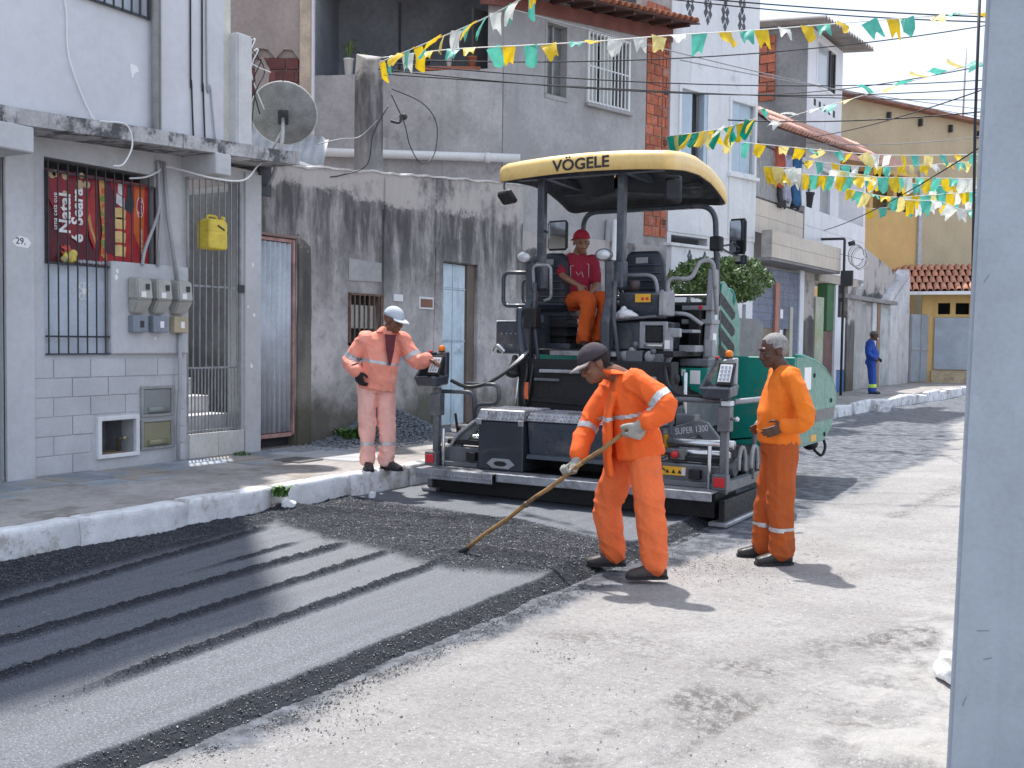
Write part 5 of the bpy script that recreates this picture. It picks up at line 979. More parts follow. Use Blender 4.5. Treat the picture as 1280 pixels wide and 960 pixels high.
def side(sg, xe, xi):        # screed extension: xe outer end, xi inner end
    a, b = min(xe,xi), max(xe,xi)
    P('guide_tube', M_ch, MB().cyl((a,9.35,.70),(b,9.35,.70),.045,14)); P('guide_tube', M_ch, MB().cyl((a,9.22,.62),(b,9.22,.62),.035,14))
    P('lower_beam', M_sg, B(a+.04,b,9.06,9.2,.36,.53), .01); P('rear_channel', M_sg, B(a+.1,b,9.0,9.06,.33,.38))
    P('top_channel', M_bk, B(a+.1,b,9.1,9.3,.55,.60))
    cx = xi-sg*.14 if sg < 0 else xi+.2
    st_ = P('warning_sticker', M_ylst, B(cx-.13,cx+.1,9.045,9.058,.42,.50), 0)
    for k in range(3): MB().prism([(cx-.1+.06*k,.44),(cx-.06+.06*k,.44),(cx-.08+.06*k,.475)],9.0415,9.044).build('warning_sign', M_bk, st_)
    B(cx+.062,cx+.098,9.0405,9.044,.425,.495).build('sticker_label', M_key, st_)
    rl = P('marker_lamp', M_sg, B(cx-.07,cx+.07,9.08,9.16,.56,.66)); MB().lathe([(0,0),(.036,0),(.036,.03),(.028,.045),(0,.05)],(cx-.02,9.08,.61),14,Matrix.Rotation(R(90),3,'X')).build('lens', M_redl, rl)
    P('socket_box', M_bk, B((cx-.28 if sg < 0 else cx+.14),(cx-.17 if sg < 0 else cx+.25),9.0,9.06,.40,.49)); 
    P('link_wire', M_rub, MB().tube(spath([(cx-.08,9.1,.6),(cx-.14,9.05,.56),(cx-.15,9.05,.5),(cx-.1,9.04,.46)]),.008,6))
    # end post and plate
    P('end_post', M_sg, B(xe-.035,xe+.035,9.02,9.09,.28,1.14), .008); P('end_plate', M_bk if sg > 0 else M_sg, B(xe-.05*(sg<0)-.01*(sg>0),xe+.01*(sg<0)+.05*(sg>0),8.95,10.1,.02,.24), .008); P('end_rail', M_sg, B(xe-.02,xe+.05,8.97,10.0,.30,.40), .008)
    P('end_bracket', M_sg, B(xe-.07,xe+.07,8.93,9.02,.33,.47)); P('skid_shoe', M_tr, B(xe-.09,xe+.09,8.9,10.2,.0+.058*(sg<0),.045+.058*(sg<0)), .012)
    rf = P('reflector', M_redl, B(xe-.05,xe+.05,8.915,8.929,.36,.445), .003)
    P('post_sleeve', M_sg, B(xe-.06,xe+.06,9.0,9.11,.85,1.08), .008); P('adjust_spindle', M_ch, MB().cyl((xe-.12*sg,9.0,.3),(xe-.12*sg,9.0,.72),.02,8))
    # sloping side bracket
    x1 = xe-.06*sg*-1 if False else xe-.12*sg
    if sg < 0: P('side_bracket', M_sg, MB().bar((x1,9.12,.45),(x1-.34*sg,9.16,.80),.03,.10).bar((x1-.34*sg,9.16,.80),(x1-.42*sg,9.3,.80),.03,.08), .006)
    if sg < 0: P('bracket_tube', M_lg, MB().tube(fillet([(x1,9.08,.46),(x1-.10*sg,9.08,.64),(x1-.36*sg,9.12,.84)],.08),.018,8))
    # console
    C0 = V3((xe+(-.07 if sg < 0 else -.06),9.05,1.15)); cn_ = P('control_console', M_an, MB().hexa([C0+V3(p) for p in ((-.12,-.10,.0),(.13,-.10,.0),(.13,.12,.02),(-.12,.12,.02))],[C0+V3(p) for p in ((-.14,-.14,.10),(.15,-.14,.10),(.15,.12,.13),(-.14,.12,.13))]), .012)
    tl_ = Matrix.Rotation(R(-58),3,'X')
    kp = MB().obox(C0+V3((.07,-.03,.22)),(.155,.23,.03),Matrix.Rotation(R(62),3,'X')).build('key_panel', M_bk, cn_, .006); MB().obox(C0+V3((.07,-.046,.228)),(.115,.175,.012),Matrix.Rotation(R(62),3,'X')).build('keypad', M_key, kp, .002)
    kk = MB(); rm = Matrix.Rotation(R(62),3,'X')
    for i in range(3):
        for j in range(4): kk.obox(C0+V3((.07,-.046,.228))+rm@V3((-.034+.034*i,-.06+.04*j,.009)),(.02,.022,.006),rm)
    kk.build('key', mat('key_grey',(.25,.28,.33),.5,bump=0), kp)
    MB().hexa([C0+V3(p) for p in ((-.16,-.12,.08),(-.13,-.12,.08),(-.02,.02,.36),(-.05,.02,.36))],[C0+V3(p) for p in ((-.16,.12,.08),(-.13,.12,.08),(-.02,.14,.36),(-.05,.14,.36))]).build('visor_plate', M_an, cn_, .008)
    MB().hexa([C0+V3(p) for p in ((-.03,.08,.1),(.12,.08,.1),(.12,.16,.1),(-.03,.16,.1))],[C0+V3(p) for p in ((.0,.07,.35),(.13,.07,.37),(.13,.15,.37),(.0,.15,.35))]).build('housing', M_lg if sg > 0 else M_an, cn_, .012)
    bl = MB().cyl(C0+V3((.05,.11,.36)),C0+V3((.05,.11,.375)),.034,14).build('beacon_base', M_bk, cn_); MB().lathe([(.034,0),(.034,.035),(.026,.055),(0,.062)],C0+V3((.05,.11,.375)),16).build('beacon', M_orl, cn_)
    MB().lathe([(0,0),(.022,0),(.022,.018),(0,.02)],C0+V3((-.03,.02,.36)),12).build('stop_button', M_redl, cn_)
side(-1,-6.20,-5.66); side(1,-3.06,-3.72)
P('handrail', M_an, MB().tube(fillet([(-6.2,9.1,1.10),(-5.80,9.15,1.10),(-5.80,9.15,.80)],.09),.024,8)); P('handrail', M_an, MB().tube(fillet([(-6.0,9.3,1.18),(-5.62,9.35,1.18),(-5.62,9.35,.98),(-5.95,9.4,.95),(-5.95,9.4,.66)],.08),.022,8))
for x in (-6.1,-5.86): P('lever', M_bk, MB().tube([(x,9.3,.66),(x-.02,9.28,.86)],.016,8))
P('handrail', M_sg, MB().tube(fillet([(-3.13,9.14,1.12),(-3.62,9.16,1.12),(-3.62,9.16,.78)],.09),.026,8)); P('handrail', M_sg, MB().tube(fillet([(-3.02,9.75,.35),(-2.98,9.7,.9),(-2.9,9.95,.92),(-2.9,10.3,.6)],.09),.026,8))
P('support_arm', M_lg, MB().tube([(-3.0,9.12,1.12),(-2.75,9.5,1.15)],.026,10)); P('arm_knob', M_ch, MB().tube([(-3.02,9.06,.97),(-2.94,9.02,.97)],.015,8).blob((-2.94,9.02,.97),(.025,.025,.025)))
P('clamp', M_key, B(-3.08,-2.99,8.99,9.1,1.085,1.13), .006)
for k in range(3): P('spring_tube', M_lg, MB().tube([(-3.02+.05*k,9.45+.22*k+.10*math.cos(t),.50+.18*math.sin(t)) for t in np.linspace(-.3,3.3,12)],.02,8))
P('towing_arm', M_sg, MB().prism([(-3.72,.58),(-3.72,.80),(-3.66,.85),(-3.42,.92),(-3.34,.90),(-3.22,.76),(-3.14,.58),(-3.24,.58),(-3.33,.70),(-3.42,.78),(-3.60,.72),(-3.62,.58)],9.36,9.42), .008)
text('model_lettering','SUPER 1300',.088,M_key,PV,(-3.49,9.357,.82),(R(90),R(-9),0),.75); P('arm_block', M_ylst, B(-3.78,-3.725,9.33,9.42,.56,.76))
# ---- tractor body
P('rear_bulkhead', M_bk, B(-5.62,-3.86,9.75,9.95,.35,1.45)); P('chassis', M_bk, B(-5.62,-3.86,9.95,13.2,.28,1.2)); P('engine_hood', M_sg, B(-5.5,-3.9,11.35,13.0,1.2,1.95), .05, seg=2)
bh_ = MB()
for z_ in (.62,1.02): bh_.bar((-5.5,9.74,z_),(-4.0,9.74,z_-.05),.02,.05)
P('bulkhead_rib', M_bk, bh_, .004)
pf = P('platform', M_bk, B(-5.72,-3.9,9.9,11.4,1.50,1.56), .006); P('platform_edge', M_tr, B(-5.3,-4.4,9.86,9.9,1.49,1.545)); P('entry_step', M_tr, B(-5.33,-4.86,9.68,9.9,1.31,1.345)); P('entry_step', M_sg, B(-5.4,-5.1,9.7,9.9,1.22,1.25))
lb_ = P('side_box', M_an, B(-5.98,-5.58,9.86,10.4,1.50,1.85), .015)
for k in range(4): MB().blob((-5.9+.06*k,9.857,1.72),(.008,.006,.008),n=6,k=4).build('rivet', M_ch, lb_)
P('side_box_trim', M_ch, B(-5.98,-5.6,9.86,9.9,1.852,1.865)); P('hose_fitting', M_ch, MB().tube(spath([(-5.95,9.8,1.53),(-5.88,9.75,1.58),(-5.82,9.78,1.52)]),.03,8))
P('horn', M_bk, MB().tube([(-5.68,9.78,1.48),(-5.66,9.74,1.40),(-5.66,9.7,1.30)],[.03,.045,.075],10).blob((-5.66,9.7,1.29),(.08,.08,.05)))
P('cable_bundle', M_rub, MB().tube(spath([(-5.55,9.78,1.5),(-5.5,9.72,1.3),(-5.53,9.7,1.1),(-5.5,9.7,.95)]),.022,7).tube(spath([(-5.45,9.8,1.5),(-5.44,9.7,1.2),(-5.48,9.72,.95)]),.016,6)); P('orange_tag', mat('tag_orange',(.7,.15,.05),.6), B(-5.52,-5.46,9.69,9.7,1.02,1.2), 0); P('drain_rod', M_ch, MB().cyl((-5.6,9.66,.93),(-5.58,9.68,1.25),.012,8))
for x in (-5.5,-4.55):
    P('canopy_post', M_an, B(x-.04,x+.04,9.97,10.07,2.35,3.52), .012)
    P('post_knee', M_an, MB().prism([(9.88,2.50),(9.90,2.1),(9.80,1.85),(9.82,1.42),(9.92,1.42),(9.96,1.8),(10.02,2.0),(10.06,2.5)],x-.13,x-.03,'x'), .015)
    P('post_bracket', M_an, B(x-.13,x+.05,9.95,10.1,2.2,2.5), .02)
    P('grab_tube', M_an, MB().tube([(x+.0,9.88,2.28),(x+.01,9.84,1.9),(x+.10,9.8,1.40)],.022,8))
    lm = P('work_lamp', M_sg, MB().lathe([(.0,0),(.05,.0),(.085,.05),(.09,.09),(.08,.095),(0,.095)],(x-.13,9.95,2.55),18,Matrix.Rotation(R(90),3,'X') @ Matrix.Diagonal((1.1,.75,1))), 0); MB().lathe([(0,.0),(.076,0),(.06,.012),(0,.018)],(x-.13,9.853,2.55),18,Matrix.Rotation(R(90),3,'X') @ Matrix.Diagonal((1.1,.75,1))).build('lens', M_lens, lm)
P('valve_block', M_bk, B(-5.55,-5.4,9.72,9.85,1.78,2.0).cyl((-5.47,9.72,1.85),(-5.45,9.70,1.45),.012), .01); P('curved_fender', M_an, MB().tube(spath([(-5.66,9.85,2.0),(-5.64,9.82,1.7),(-5.58,9.8,1.48),(-5.42,9.8,1.38)]),.05,8))
P('side_handrail', M_an, MB().tube(fillet([(-5.64,10,2.39),(-5.97,10.0,2.40),(-5.97,10,2.03),(-5.64,10,2.03)],.08),.024,8)); P('side_handrail', M_an, MB().tube(fillet([(-5.64,10.4,2.34),(-5.95,10.4,2.34),(-5.95,10.4,2.08),(-5.64,10.4,2.08)],.06),.018,8))
P('back_handrail', M_lg, MB().tube(fillet([(-5.52,9.9,2.18),(-5.52,9.86,2.46),(-5.30,9.86,2.46),(-5.30,9.88,2.10),(-5.4,9.9,2.08)],.06),.018,8))
# seats
M_seat = mat('seat_vinyl',(.022,.030,.045),.5,var=.15,vs=6,bump=.1,bs=90)
for x, y, rz in ((-5.62,10.42,R(8)),(-4.52,10.55,0)):
    m_ = Matrix.Translation((x,y,0)) @ Matrix.Rotation(rz,4,'Z')
    def S(n, m, mb, bevel=.02, par=None):
        mb.v = [tuple(m_ @ V3(v)) for v in mb.v]; return mb.build(n, m, par or PV, bevel, 2)
    q = [[(sx*w_,y_+.02*abs(sx),z_) for sx in (-1,-.5,0,.5,1)]+[(sx*w_,y_+.10,z_) for sx in (1,.5,0,-.5,-1)] for z_,w_,y_ in ((1.98,.20,.0),(2.10,.235,-.015),(2.3,.24,-.02),(2.5,.225,-.03),(2.6,.19,-.03),(2.635,.15,-.02))]
    bkr = S('seat_back', M_seat, MB().loft(q,sm=True), 0)
    for k in range(6): S('seat_rib', mat('seat_rib_vinyl',(.045,.058,.085),.4,bump=0), MB().tube([(sx*.215,-.035+.02*abs(sx)-.005,2.06+.085*k) for sx in (-1,-.5,0,.5,1)],.011,6), 0, bkr)
    S('seat_label', M_lg, MB().box(-.07,.07,-.058,-.046,2.5,2.565), .002, bkr)
    S('seat_cushion', M_seat, MB().box(-.24,.24,.05,.55,1.9,2.02), .03); S('seat_base', M_bk, MB().box(-.2,.2,.05,.45,1.62,1.9).box(-.24,.24,.0,.5,1.80,1.85).box(-.24,.24,.0,.5,1.70,1.74), .008); S('seat_slide', M_an, MB().box(-.3,.3,-.1,.5,1.56,1.62), .01)
P('seat_shell', M_an, MB().loft([[(-5.88+.04*k,10.28+.3*t,1.62+.32*k) for t in (0,.5,1)]+[(-5.62,10.30+.3*t,1.62+.32*k) for t in (1,.5,0)] for k in (0,1)]), .01)
# right operator console
P('console_panel', M_an, MB().hexa([(-4.58,10.08,1.90),(-4.13,10.08,1.92),(-4.13,10.35,1.92),(-4.58,10.35,1.9)],[(-4.57,10.0,2.16),(-4.12,10.0,2.15),(-4.12,10.35,2.18),(-4.57,10.35,2.19)]), .015)
P('console_lip', M_sg, MB().hexa([(-4.62,9.98,1.86),(-4.14,9.98,1.90),(-4.14,10.3,1.90),(-4.62,10.3,1.86)],[(-4.62,9.98,1.89),(-4.14,9.98,1.93),(-4.14,10.3,1.93),(-4.62,10.3,1.89)]))
P('console_end', M_lg, B(-4.115,-4.05,10.0,10.3,1.92,2.17), .012); st_ = P('warning_sticker', M_ylst, B(-4.37,-4.20,9.99,10.0,2.06,2.145), 0); B(-4.30,-4.27,9.985,9.989,2.08,2.11).box(-4.25,-4.22,9.985,9.989,2.08,2.11).build('warning_sign', M_redl, st_)
P('knob', mat('knob_brown',(.07,.05,.05),.5), MB().lathe([(0,0),(.05,0),(.055,.04),(.06,.07),(.055,.1),(0,.11)],(-4.45,10.15,2.19),14), 0)
P('bellows', M_bk, MB().lathe([(.07,0),(.09,.015),(.07,.03),(.09,.045),(.07,.06),(.09,.075),(.07,.09),(0,.09)],(-4.08,10.1,1.76),14), 0)
bag = thing('plastic_bag', 'small white plastic bag lying on the paver console ledge', 'bag', (-4.47,9.97,1.895)); M_bag = mat('bag_white',(.72,.73,.76),.4,var=.12,vs=20,bump=.6,bs=40)
bb = MB().blob((0,0,.04),(.11,.055,.045),n=22,k=14).blob((.06,0,.03),(.09,.05,.03),n=18,k=10).blob((-.1,.01,.025),(.06,.05,.03),n=16,k=10).blob((-.02,0,.085),(.035,.02,.04),n=14,k=8)
bb.v = [tuple(V3(p)+mnoise.noise_vector(V3(p)*28)*.016) for p in bb.v]; bb.build('bag_film', M_bag, bag)
P('lower_console', M_an, B(-4.6,-4.1,10.05,10.6,1.56,1.86), .015); P('drawer_frame', M_lg, MB().wall(-4.32,-4.02,1.58,1.86,10.0,10.05,[(-4.26,-4.06,1.64,1.82)])); P('drawer', M_bk, B(-4.25,-4.07,10.01,10.06,1.65,1.81)); P('drawer_rail', M_ch, B(-4.26,-4.05,9.985,9.999,1.60,1.63))
for (x,z_,r_) in ((-4.42,1.50,.055),(-4.34,1.56,.035),(-4.30,1.47,.05),(-4.14,1.50,.06)):
    gv = P('gauge', M_lg, MB().lathe([(0,0),(r_,0),(r_,.04),(r_*.85,.05),(0,.05)],(x,9.9,z_),14,Matrix.Rotation(R(90),3,'X')), 0)
P('valve_bank', M_sg, B(-4.40,-4.22,9.84,9.95,1.40,1.56).box(-4.2,-4.0,9.86,9.96,1.42,1.53).blob((-4.3,9.86,1.62),(.03,.03,.035)).cyl((-4.1,9.85,1.53),(-4.1,9.85,1.58),.03), .008)
gp = P('grey_panel', M_lg, MB().prism([(-4.03,1.80),(-3.86,1.79),(-3.86,1.70),(-3.95,1.70),(-3.95,1.50),(-3.98,1.44),(-4.04,1.44)],9.96,10.02), .008); B(-4.02,-3.965,9.955,9.9595,1.58,1.67).build('panel_label', M_stk, gp)
# platform right side: handrails, steps, grey column, green cover
P('console_rail', M_lg, MB().tube(fillet([(-4.7,10.3,2.36),(-4.28,10.3,2.36),(-4.21,10.3,1.95)],.10),.022,8))
P('front_rail', M_lg, MB().tube(fillet([(-4.17,10.35,1.98),(-4.17,10.4,2.33),(-3.95,10.5,2.32),(-3.88,10.55,2.52),(-3.75,10.6,2.52),(-3.73,10.7,1.95)],.07),.024,8)); P('front_rail', M_lg, MB().tube(fillet([(-4.20,10.3,2.2),(-4.20,10.3,1.96),(-3.95,10.4,1.95),(-3.82,10.5,1.84)],.06),.022,8))
P('cross_rail', M_ch, MB().bar((-5.4,11.3,2.18),(-3.9,11.3,2.18),.03,.03)); P('dash_shelf', M_lg, B(-4.15,-3.8,10.75,11.0,2.0,2.05).box(-4.15,-3.8,10.75,11,1.85,1.9)); P('dash', M_bk, B(-5.2,-3.95,11.05,11.3,1.56,2.1), .03); P('red_button', M_redl, MB().cyl((-3.93,10.72,2.03),(-3.93,10.76,2.03),.022,10))
P('step_tread', M_lg, B(-4.20,-3.87,10.35,10.6,1.75,1.785)); P('step_well', M_bk, B(-4.05,-3.92,10.7,11.0,1.46,2.0)); P('mount_step', M_lg, B(-3.98,-3.80,10.25,10.5,1.55,1.62)); P('mount_step', M_lg, B(-3.79,-3.70,10.5,10.6,1.5,1.68)); P('step_frame', M_sg, B(-3.99,-3.67,10.3,10.6,1.40,1.48), .01)
sw = P('steering_wheel', M_bk, MB().tube([(-5.0+.17*math.cos(t),11.0+.10*math.sin(t),2.25+.12*math.sin(t)) for t in np.linspace(0,6.283,21)[:-1]],.014,6,closed=True).bar((-5.0,11,2.25),(-5.0,11.15,2.1),.03,.03).bar((-5.17,11,2.25),(-4.83,11,2.25),.02,.02), 0)
gc = P('side_column', M_lg, MB().prism([(10.70,1.20),(10.95,1.2),(11.02,1.95),(11.0,2.45),(10.86,2.45),(10.80,1.95)],-3.90,-3.82,'x'), .012); B(-3.818,-3.812,10.86,10.95,1.86,2.02).build('grab_slot', M_key, gc); B(-3.818,-3.812,10.82,10.93,1.63,1.75).build('panel_label', M_stk, gc)
vp = P('vent_cover', M_gn2, MB().prism([(10.97,1.15),(11.0,1.75),(11.16,2.32),(11.30,2.34),(11.72,2.15),(11.86,1.9),(11.86,1.40),(11.70,1.12)],-3.90,-3.845,'x'), .02, seg=2)
for k in range(5): MB().prism([(11.10,1.33+.19*k),(11.55,1.15+.19*k),(11.64,1.18+.19*k),(11.65,1.235+.19*k),(11.58,1.27+.19*k),(11.16,1.445+.19*k),(11.10,1.42+.19*k)],-3.846,-3.8425,'x').build('vent_slot', M_bk, vp)
gp2 = P('green_cover', M_gn, MB().prism([(-3.99,1.385),(-3.665,1.385),(-3.69,1.22),(-3.74,1.11),(-3.95,1.19)],10.28,10.6), .012); B(-3.955,-3.91,10.274,10.279,1.30,1.37).box(-3.86,-3.75,10.274,10.279,1.22,1.36).build('paper_label', M_stk, gp2)
P('hood_mirror', M_gn2, MB().tube(fillet([(-4.02,11.6,2.04),(-4.06,11.6,2.15),(-4.04,11.6,2.26),(-3.88,11.6,2.26),(-3.84,11.6,2.15),(-3.88,11.6,2.04),(-4.02,11.6,2.04)],.05),.025,8)); P('mirror_face', M_mir, MB().prism([(-3.95+.09*math.cos(t),2.15+.09*math.sin(t)) for t in np.linspace(0,6,16)],11.61,11.62), 0)
# ---- canopy
def zof(y): return float(np.interp(y,[9.7,10.1,10.5,10.9,11.2,11.5],[0,.045,.06,.02,-.06,-.17]))
def outline(ins, n=12):
    x0,x1,y0,y1,r_ = -5.90+ins,-3.88-ins,9.70+ins,11.46-ins,.10; pts = []
    for cx,cy,a in ((x1-r_,y1-r_,0),(x0+r_,y1-r_,90),(x0+r_,y0+r_,180),(x1-r_,y0+r_,270)):
        for k in range(6): t = R(a+18*k); pts.append((cx+r_*math.cos(t),cy+r_*math.sin(t)))
    out = []
    for p, q in zip(pts, pts[1:]+pts[:1]):
        l = math.hypot(q[0]-p[0],q[1]-p[1]); m_ = max(1,int(l/.12)); out += [(p[0]+(q[0]-p[0])*i/m_,p[1]+(q[1]-p[1])*i/m_) for i in range(m_)]
    return out
base_o = outline(0); cxy = (-4.89,10.58)
def rr(k, z): return [V3((cxy[0]+(x-cxy[0])*k[0], cxy[1]+(y-cxy[1])*k[1], z+zof(y)-.045*((x+4.89))**2)) for x,y in base_o]
can = P('canopy', M_cp, MB().loft([rr((.985,.985),3.40),rr((1,1),3.405),rr((1,1),3.52),rr((.985,.98),3.565),rr((.94,.93),3.60),rr((.75,.72),3.635),rr((.4,.4),3.65),rr((.02,.02),3.655)],cap=False), 0)
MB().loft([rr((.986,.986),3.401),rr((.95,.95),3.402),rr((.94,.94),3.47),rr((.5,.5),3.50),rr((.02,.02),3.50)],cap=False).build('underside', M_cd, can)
MB().bar((-5.75,9.95,3.44),(-4.05,9.95,3.44),.10,.10).bar((-5.75,11.0,3.40),(-4.05,11.0,3.40),.08,.08).bar((-5.5,9.9,3.46),(-5.5,11.1,3.43),.07,.07).bar((-4.55,9.9,3.46),(-4.55,11.1,3.43),.07,.07).build('roof_frame', M_an, can)
text('maker_lettering','VÖGELE',.165,mat('lettering_black',(.02,.02,.022),.5,bump=0),can,(-4.88,9.694,3.475),(R(90),R(-.8),0),1.08,extrude=.003,bold=.003)
P('front_hoop', M_an, MB().tube(fillet([(-5.52,11.2,1.6),(-5.52,11.05,3.16),(-3.90,11.05,3.16),(-3.86,11.15,1.6)],.2,7),.032,10))
# mirrors
def mirror(c, w_, h, rz, stem, rx=0):
    m_ = Matrix.Rotation(rz,3,'Z') @ Matrix.Rotation(rx,3,'X'); c = V3(c); o = [[c+m_@V3((sx*w_/2*k,d,sz*h/2*k)) for sx,sz in ((-1,-.8),(-.8,-1),(.8,-1),(1,-.8),(1,.8),(.8,1),(-.8,1),(-1,.8))] for d,k in ((0,.93),(.0,1),(.03,1),(.06,.75))]
    b = P('mirror_housing', M_bk, MB().loft(o), 0); MB().obox(c+m_@V3((0,-.006,0)),(w_*.88,.006,h*.88),m_).build('mirror_face', M_mir, b); MB().tube(spath(stem),.012,7).build('mirror_stem', M_an, b)
mirror((-5.72,9.66,3.19),.26,.16,R(150),[(-5.72,9.64,3.2),(-5.80,9.7,3.3),(-5.78,9.74,3.42)],R(-38)); mirror((-3.92,9.86,3.16),.17,.26,R(200),[(-3.92,9.9,3.2),(-3.86,9.9,3.3),(-4.0,9.9,3.34),(-4.0,9.9,3.45)],R(15)); mirror((-5.27,9.94,2.78),.24,.32,R(-3),[(-5.27,9.97,2.78),(-5.36,10,2.8),(-5.48,10.02,2.85)]); mirror((-3.74,11.35,2.84),.20,.40,R(-12),[(-3.76,11.4,2.84),(-3.8,11.3,2.75),(-3.88,11.12,2.72)]); mirror((-3.70,11.35,2.58),.14,.10,R(-12),[(-3.72,11.4,2.62),(-3.8,11.3,2.65),(-3.88,11.12,2.72)])
P('mirror_joint', M_bk, B(-3.95,-3.82,11.02,11.14,2.66,2.82), .015)
# ---- tracks
def track(x0,x1):
    pr = [(10.35+.33*math.sin(t)*-1,.36+.33*-math.cos(t)) for t in np.linspace(0,math.pi,9)]+[(12.75+.33*math.sin(t),.36+.33*math.cos(t)) for t in np.linspace(0,math.pi,9)]
    path = []
    for p, q in zip(pr, pr[1:]+pr[:1]):
        l = math.hypot(q[0]-p[0],q[1]-p[1]); n = max(1,int(l/.13)); path += [((p[0]+(q[0]-p[0])*i/n,p[1]+(q[1]-p[1])*i/n),math.atan2(q[1]-p[1],q[0]-p[0])) for i in range(n)]
    mb = MB()
    for (y_,z_),a in path: mb.obox(((x0+x1)/2,y_,z_+.03),(x1-x0,.105,.05),(a,0,0))
    tk = P('track', M_rub, mb, 0)
    MB().prism([(10.35,.12),(12.75,.12),(12.95,.36),(12.75,.60),(10.35,.60),(10.12,.36)],x0+.06,x1-.06,'x').build('track_frame', M_sg, tk, .01)
    for y_ in (10.35,10.85,11.3,11.75,12.2,12.75): MB().cyl((x0-.01,y_,.36 if y_ in (10.35,12.75) else .2),(x1+.01,y_,.36 if y_ in (10.35,12.75) else .2),.24 if y_ in (10.35,12.75) else .11,18).build('track_roller', M_sg, tk)
track(-4.18,-3.84); track(-5.60,-5.26)
P('track_guard', M_sg, B(-4.2,-3.8,10.2,12.9,.74,.80)); P('side_plate', M_sg, MB().prism([(9.8,.45),(9.8,1.0),(10.6,1.1),(11.5,1.1),(11.5,.8),(10.4,.7)],-3.83,-3.79,'x'), .01); P('hydraulic_ram', M_ch, MB().cyl((-3.75,9.85,.75),(-3.75,9.85,1.35),.022)); P('hydraulic_ram', M_lg, MB().cyl((-4.05,9.72,.75),(-4.05,9.76,1.3),.035)); P('dome_cover', M_bk, MB().blob((-3.93,9.9,1.28),(.10,.10,.09)), 0)
P('auger', M_sg, MB().cyl((-6.0,9.85,.30),(-3.3,9.85,.30),.05)); P('depth_crank', M_sg, B(-3.75,-3.55,9.6,9.75,.8,.95), .01)
P('hose', M_rub, MB().tube(spath([(-6.1,9.15,1.22),(-5.95,9.25,1.15),(-5.75,9.35,1.2),(-5.55,9.55,1.38),(-5.48,9.75,1.52)],8),.022,8)); P('hose_end', M_ch, MB().tube([(-5.6,9.5,1.33),(-5.48,9.75,1.54)],.026,8))
P('hose', M_rub, MB().tube(spath([(-3.96,9.85,1.48),(-3.88,9.65,1.32),(-3.74,9.45,1.19),(-3.5,9.25,1.14),(-3.25,9.12,1.17)],8),.022,8)); P('hose', M_rub, MB().tube(spath([(-4.4,9.8,1.45),(-4.3,9.7,1.2),(-4.2,9.7,.95)],8),.02,7).tube(spath([(-4.25,9.8,1.45),(-4.2,9.68,1.15),(-4.02,9.7,.9)],8),.016,7))
# ---- hopper
for sg in (1,-1):
    cx = -4.72; X_ = lambda d: cx+sg*d
    wg = P('hopper_wing', M_gn, MB().hexa([(X_(.9),11.5,.5),(X_(1.60),11.5,.48),(X_(1.60),11.56,.48),(X_(.9),11.56,.5)],[(X_(.85),11.5,1.50),(X_(1.62),11.5,1.50),(X_(1.62),11.56,1.50),(X_(.85),11.56,1.50)]), .01)
    prof_ = [(11.56,.47),(12.9,.47),(13.25,.60),(13.52,.95),(13.50,1.02),(13.3,1.18),(12.9,1.34),(12.4,1.45),(11.9,1.505),(11.56,1.51)]
    sd_ = P('hopper_side', M_gn2 if sg > 0 else M_gn, MB().prism(prof_,X_(1.57),X_(1.62),'x'), .008); MB().tube([(X_(1.60),a,b) for a,b in prof_[3:]],.025,8).build('edge_rim', M_gn, sd_)
    P('hopper_floor', M_sg, MB().hexa([(X_(.3),11.5,.45),(X_(1.57),11.5,.62),(X_(1.57),13.3,.62),(X_(.3),13.3,.45)],[(X_(.3),11.5,.48),(X_(1.57),11.5,.65),(X_(1.57),13.3,.65),(X_(.3),13.3,.48)]))
    if sg > 0:
        B(X_(1.6205),X_(1.6235),12.45,13.38,.72,.86).build('side_stripe', M_sg, sd_); B(X_(1.6205),X_(1.623),11.9,12.2,1.12,1.38).build('paper_label', M_stk, sd_)
        text('maker_lettering','vögele',.17,M_key,sd_,(X_(1.6245),12.12,.79),(R(90),0,R(90)),1.0); B(X_(1.6205),X_(1.623),12.25,12.5,.5,.58).build('warning_sticker', M_ylst, sd_)
        MB().tube(spath([(X_(1.55),13.1,.5),(X_(1.6),13.05,.38),(X_(1.58),12.95,.28),(X_(1.5),12.9,.35)]),.018,6).blob((X_(1.45),12.9,.42),(.1,.12,.08)).build('tow_chain', M_bk, sd_)
        for a,b in ((12.35,1.28),(13.2,.95),(12.9,.55)): MB().blob((X_(1.625),a,b),(.012,.03,.03),n=8,k=5).build('bolt', M_bk, sd_)
P('front_roller', M_sg, MB().cyl((-5.4,13.5,.4),(-4.05,13.5,.4),.1)); P('front_beam', M_sg, B(-5.6,-3.85,13.1,13.35,.3,.55))
sk = thing('white_sack', 'crumpled white plastic sheet with grass blades on the pavement beyond the hopper', 'sack', (-6.12,19.4,.272))
MB().loft([[(.4*k*math.cos(t)+.06*math.sin(5*t),.35*k*math.sin(t),z_+.05*math.sin(3*t)) for t in np.linspace(0,5.9,16)] for z_,k in ((0,1),(.5,1.05),(1.0,.9),(1.35,.6),(1.5,.15))]).build('sheet', MATS['bag_white'], sk)
lf = MB(); q = random.Random(6)
for _ in range(40):
    a = q.uniform(0,6.28); d = V3((math.cos(a),math.sin(a),0)); s_ = V3((-d.y,d.x,0))*.012; c0 = V3((q.uniform(-.2,.4),q.uniform(-.4,.1),1.25)); c1 = c0+d*.12+V3((0,0,.22)); lf.add([c0-s_,c0+s_,c1+s_,c1-s_,c1+d*.15+V3((0,0,.05))],[(0,1,2,3),(3,2,4)])
lf.build('grass_blades', mat('pale_grass',(.35,.38,.18),.7,bump=0), sk)
